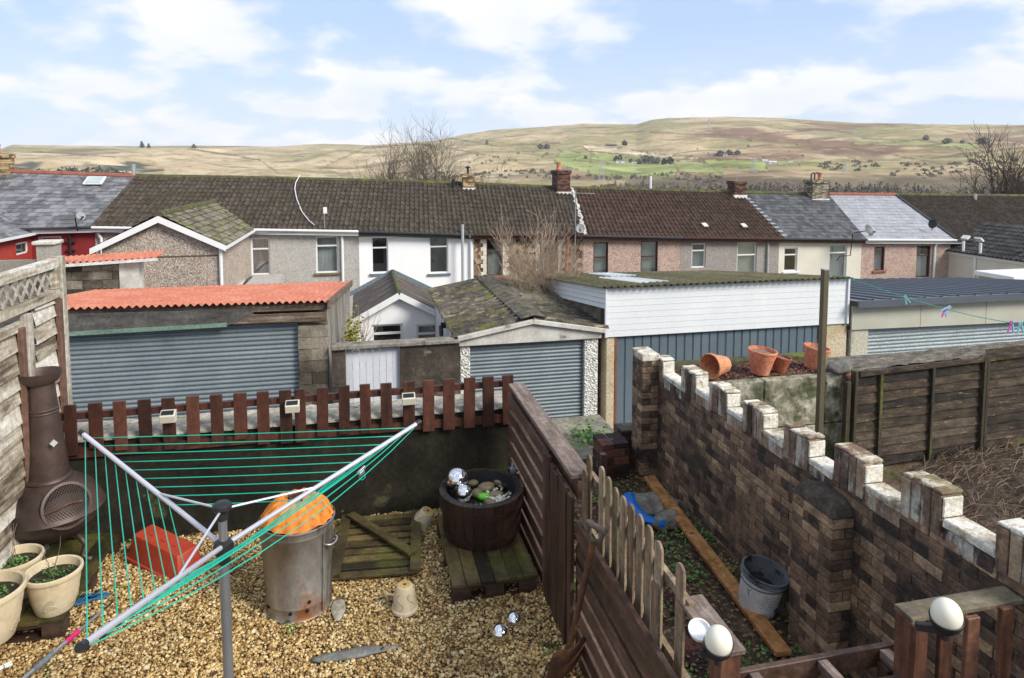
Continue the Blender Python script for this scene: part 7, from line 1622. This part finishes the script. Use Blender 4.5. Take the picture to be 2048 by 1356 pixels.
b = dep(842, 470, 46); bare_tree('bare_tree', 'wide bare winter tree with many upright limbs behind the terrace', 'tree', (b.x, b.y, -6.5), 15.8, 1.25, 14, m_bark, .13, 5, 4, .66, 3, .007, split=.42)
b = dep(2070, 470, 45); bare_tree('bare_tree.001', 'dark bare tree cut by the right edge behind the end house', 'tree', (b.x, b.y, -6.5), 15.5, 1.1, 23, m_bark_d, .20, 5, 3, .62, 4, .013, split=.45)
m_shrub = surf('buff_twigs', [(.32,.235,.165),(.50,.39,.29)], 4, rough=.9, bump=0)
b = oy(1108, 600, 17.3); bare_tree('bare_shrub', 'leafless buff twiggy shrub between the mossy garage and the white-clad garage', 'shrub', (b.x, 17.3, -2.6), 5.6, .8, 5, m_shrub, .035, 4, 3, .85, 4, .0065, split=.26)
mb = MB()
for (px0, py0, px1, py1) in ((1080,560,1072,412),(1092,560,1102,418),(1085,570,1090,440),(1075,560,1045,470)):
    a, b_ = oy(px0, py0, 17.2), oy(px1, py1, 17.2); n_ = 8; pts = [a.lerp(b_, s/n_) + Vector((.04*math.sin(s*1.3),0,0)) for s in range(n_+1)]; mb.tube(pts, [.012 - .0011*s for s in range(n_+1)], 4)
    for s in range(3, 8): e = Vector((rnd.uniform(-.3,.3), 0, rnd.uniform(.1,.35))); mb.tube([pts[s], pts[s]+e], [.006,.003], 3)
o = mb.build('long_shoots', m_shrub, [x for x in bpy.data.objects if x.name == 'bare_shrub'][0])
p = oy(706, 668, 14.6); lv = leaves([(p.x + rnd.gauss(0,.09), 14.6 + rnd.gauss(0,.12), p.z + rnd.gauss(-.05,.2)) for _ in range(420)], .07, m_leaf_y, 'climbing_shrub'); tag(lv, 'yellow-green leafy shrub squeezed beside the red-roofed garage', 'shrub')
tw = MB()
for _ in range(16):
    a = oy(rnd.uniform(712,735), 690, 16.5); b_ = oy(rnd.uniform(712,765), rnd.uniform(600,650), 16.5); tw.tube([a, a.lerp(b_,.5)+Vector((rnd.uniform(-.1,.1),0,0)), b_], [.008,.006,.003], 3)
tag(tw.build('bare_climber', m_shrub), 'few reddish bare stems in front of the white gabled extension', 'stems', kind='stuff')

m_evg = surf('far_evergreen', [(.012,.022,.014),(.03,.045,.025)], .4, rough=1, bump=0, attr=.6)
m_scrub = surf('far_scrub', [(.075,.07,.05),(.14,.125,.095)], .4, rough=1, bump=0, attr=.6)
m_scrub_r = surf('far_bare_wood', [(.085,.065,.05),(.16,.125,.095)], .4, rough=1, bump=0, attr=.6)
def clump(mb, c, w, h, n, conif=False):
    for _ in range(n):
        if conif: s = rnd.random(); ang = rnd.uniform(0, math.tau); rr_ = w*.5*(1-s)**.9*math.sqrt(rnd.random()); p_ = Vector((c[0]+rr_*math.cos(ang), c[1]+rr_*math.sin(ang), c[2] + h*s))
        else: a_, b_ = rnd.uniform(0, math.tau), math.sqrt(rnd.random()); zz = rnd.random(); k_ = math.sin(math.pi*min(1, .15+zz*.85))**.6; p_ = Vector((c[0]+w*.5*b_*k_*math.cos(a_), c[1]+w*.5*b_*k_*math.sin(a_), c[2]+h*zz))
        s_ = w*rnd.uniform(.10,.2); m_ = Euler((rnd.uniform(0,6),rnd.uniform(0,6),0)).to_matrix(); mb.add([p_ + m_@Vector(q_) for q_ in ((-s_,-s_*.6,0),(s_,-s_*.5,0),(s_*.8,s_*.7,0),(-s_*.7,s_*.6,0))], [(0,1,2,3)], rnd.random())
def fartree(name, label, px, py, wpx, hpx, mat, conif, group, n=90):
    p = onhill(px, py); d_ = (p.x*math.sin(YAW) + p.y*math.cos(YAW)); sc = d_/F; t = thing(name, label, 'tree', p, group)
    c = MB(); clump(c, (p.x, p.y, p.z + hpx*sc*(.08 if conif else .12)), wpx*sc, hpx*sc*.92, n, conif); c.build('crown', mat, t)
    MB().tube([p, p + Vector((0,0,hpx*sc*.5))], [wpx*sc*.04, wpx*sc*.02], 5).build('trunk', m_bark_d, t)
for (px, py, w_, h_, lb) in ((284,295.5,11,12,'tallest of the three small conifers on the left skyline'),(297.5,296,9,8,'smaller conifer just right of the tallest skyline conifer'),(388,296,10,7,'lone low conifer on the left skyline')): fartree('conifer', lb, px, py, w_, h_, m_evg, True, 'conifers on the left skyline')
for (px, py, w_, h_, lb) in ((1081,298,12,9,'pale bush left of the dark pair on the far hill'),(1094,298,13,9,'round dark bush on the far hill above the green fields'),(1249,291,12,9,'dark tree beside the long barn on the far hill'),(974,290,7,9,'thin bare hillside tree above the stone walls'),(1852,280,12,8,'left round bush high on the right hillside'),(1894,287,18,9,'wide grey bush on the right hillside'),(1967,288,24,11,'large grey bush at the right above the bare tree'),(1925,287,9,6,'small bush between the two wide ones on the right hillside'),(1171,318,8,6,'little dark bush inside the first green field')): fartree('hill_bush', lb, px, py, w_, h_, m_scrub if px != 1249 else m_evg, False, 'bushes scattered on the far hill', 70)
for k, (px, py, w_, h_) in enumerate(((1232,322,10,9),(1240,321,9,11),(1262,325,9,7),(1290,326,18,14),(1302,327,16,13),(1315,328,14,11),(1328,329,14,10),(1340,329,14,14),(1278,328,12,9),(1440,312,16,9),(1458,310,14,9),(1475,309,12,8))): fartree('farm_tree', ['dark trees grouped round the white farm on the far hill'][0], px, py, w_, h_, m_evg if k in (0,1,7,6) else m_scrub, False, 'dark trees grouped round the white farm on the far hill', 70)
def woodland(name, label, pts, n, w_, h_, mat, con):
    mb = MB()
    for _ in range(n):
        s = rnd.random()*(len(pts)-1); i = int(s); a_ = s-i; px = pts[i][0]*(1-a_)+pts[i+1][0]*a_; py = pts[i][1]*(1-a_)+pts[i+1][1]*a_ + rnd.uniform(-1,1)*pts[i][2]
        p = onhill(px, py); d_ = (p.x*math.sin(YAW)+p.y*math.cos(YAW))/F; clump(mb, (p.x,p.y,p.z-.5), w_*d_*rnd.uniform(.6,1.3), h_*d_*rnd.uniform(.6,1.3), 16, con)
    tag(mb.build(name, mat), label, 'woodland', kind='stuff')
woodland('woodland', 'dark evergreen plantation low on the slope above the slate roof at the left', [(25,352,5),(120,350,7),(180,348,9),(230,352,6),(262,358,4)], 190, 9, 9, m_evg, False)
woodland('woodland.001', 'bare brownish woodland along the foot of the right hill', [(1180,385,6),(1300,384,7),(1480,386,8),(1650,388,9),(1800,390,8),(2040,394,8)], 460, 11, 15, m_scrub_r, False)
woodland('woodland.002', 'dark evergreen belt above the cream house roof on the right', [(1440,388,3),(1530,385,5),(1690,388,5),(1790,388,6),(1880,390,4)], 110, 8, 15, m_evg, True)
woodland('woodland.003', 'grey scrub patches along the lower right hillside', [(1640,330,10),(1760,335,14),(1850,345,12),(1950,330,18),(2040,335,14)], 110, 12, 5, m_scrub, False)
woodland('woodland.004', 'dark scrub patches low on the middle hillside', [(880,352,6),(960,350,8),(1060,348,8),(1120,352,5),(1230,358,4),(1340,352,8),(1450,362,9)], 150, 10, 5, m_scrub, False)
woodland('woodland.005', 'dotted bushes along the field walls of the middle hillside', [(870,296,12),(960,320,16),(1060,318,16),(1140,326,10),(1480,296,24),(1620,300,28)], 45, 6, 4, m_scrub, False)
# pylons
m_pyl = surf('grey_pylon_steel', [(.42,.45,.48)], 1, rough=.6, bump=0)
for (px, py, h_, lb) in ((1203,366,46,'tall lattice pylon below the green fields'),(1690,348,26,'lattice pylon on the lower right hillside'),(1508,345,32,'pale lattice pylon in front of the right-hand bright field'),(1418,262,26,'thin mast standing on the high moor')):
    p = onhill(px, py); sc = (p.x*math.sin(YAW)+p.y*math.cos(YAW))/F; H_ = h_*sc; t = thing('pylon', lb, 'pylon', p, 'pylons on the far hill'); w_ = H_*.12; th = .28*sc*1.3
    mb = MB(); R_ = Vector((math.cos(YAW), -math.sin(YAW), 0)); U = Vector((0,0,1)); F_ = Vector((math.sin(YAW), math.cos(YAW), 0))
    lv_ = [0,.2,.38,.54,.68,.8,.9,1]
    def cn(s, i): ww = w_*(1-s)**1.2 + w_*.12; return p + U*H_*s + R_*ww*(-1 if i in (0,3) else 1) + F_*ww*(-1 if i < 2 else 1)
    for a_, b_ in zip(lv_, lv_[1:]):
        for i in range(4): mb.bar(cn(a_, i), cn(b_, i), th, th); mb.bar(cn(a_, i), cn(b_, (i+1)%4), th*.7, th*.7); mb.bar(cn(b_, i), cn(b_, (i+1)%4), th*.6, th*.6)
    mb.build('tower', m_pyl, t)
    if px != 1418:
        mb = MB()
        for s, l in ((.62,.22),(.75,.18),(.88,.14)):
            for sg in (-1,1): e = p + U*H_*(s+.01) + R_*sg*H_*l; mb.bar(cn(s, 0) , e, th*.8, th*.8); mb.bar(cn(s+.06, 1 if sg>0 else 0), e, th*.6, th*.6)
        mb.build('cross_arm', m_pyl, t)
# farm buildings on the far hill
def farm(label, px, py, wpx, hpx, wall=(.7,.7,.68), roof=(.14,.14,.15)):
    p = onhill(px, py); sc = (p.x*math.sin(YAW)+p.y*math.cos(YAW))/F; w_, h_ = wpx*sc, hpx*sc; t = thing('farm_building', label, 'building', p, 'farm buildings on the far hill', rot=(0,0,-YAW))
    MB().bx(-w_/2, w_/2, -w_*.2, w_*.2, -h_*.3, h_*.55).build('wall', surf('farm_wall_%d' % int(px), [wall], 1, bump=0), t, local=True)
    r_ = MB(); r_.prism([(-w_/2*1.03, -w_*.24, h_*.551), (-w_/2*1.03, w_*.24, h_*.551), (-w_/2*1.03, 0, h_*1.0)], (w_*1.03, 0, 0)); r_.build('roof', surf('farm_roof_%d' % int(px), [roof], 1, bump=0), t, local=True)
    d_ = MB(); d_.bx(-w_*.1, w_*.02, -w_*.2-.3, -w_*.2-.02, -h_*.2, h_*.35); d_.build('door', m_black, t, local=True)
farm('long dark low barn on the pale field of the far hill', 1222, 292, 22, 4, (.12,.11,.1), (.1,.1,.11)); farm('white farmhouse in front of dark trees on the far hill', 1240, 325, 17, 5.5); farm('small white cottage right of the farmhouse', 1268, 327, 9, 6); farm('pale outbuilding below the white farm', 1277, 344, 7, 4)
farm('widest of the pale sheds on the right of the far fields', 1545, 327, 16, 5, (.6,.62,.64), (.5,.52,.55)); farm('pale blue-grey shed left of the widest one', 1530, 324, 10, 5, (.45,.5,.55), (.5,.52,.55)); farm('little white house on the right of the pale sheds', 1581, 324, 8, 5); farm('grey farm building among trees above the bright field', 1428, 311, 14, 4, (.4,.42,.42)); farm('second grey farm building among trees above the bright field', 1450, 312, 9, 5, (.5,.5,.48))

# ------------------------------------------------------------------ thin air that fades the far hills
zs = NV[:, :, 2]
hzo = MB().bx(-2900, 2900, -2900, 2900, float(zs.min()) - 1.0, float(zs.max()) + 12).build('haze', bpy.data.materials.new('haze'))
hm = hzo.data.materials[0]; hm.use_nodes = True; hn = hm.node_tree; hn.nodes.clear(); o_ = hn.nodes.new('ShaderNodeOutputMaterial'); pv = hn.nodes.new('ShaderNodeVolumePrincipled')
pv.inputs['Color'].default_value = (.93, .95, 1, 1); pv.inputs['Density'].default_value = .00010; hn.links.new(pv.outputs[0], o_.inputs['Volume']); tag(hzo, 'thin pale air fading the far hills', 'haze', kind='stuff')
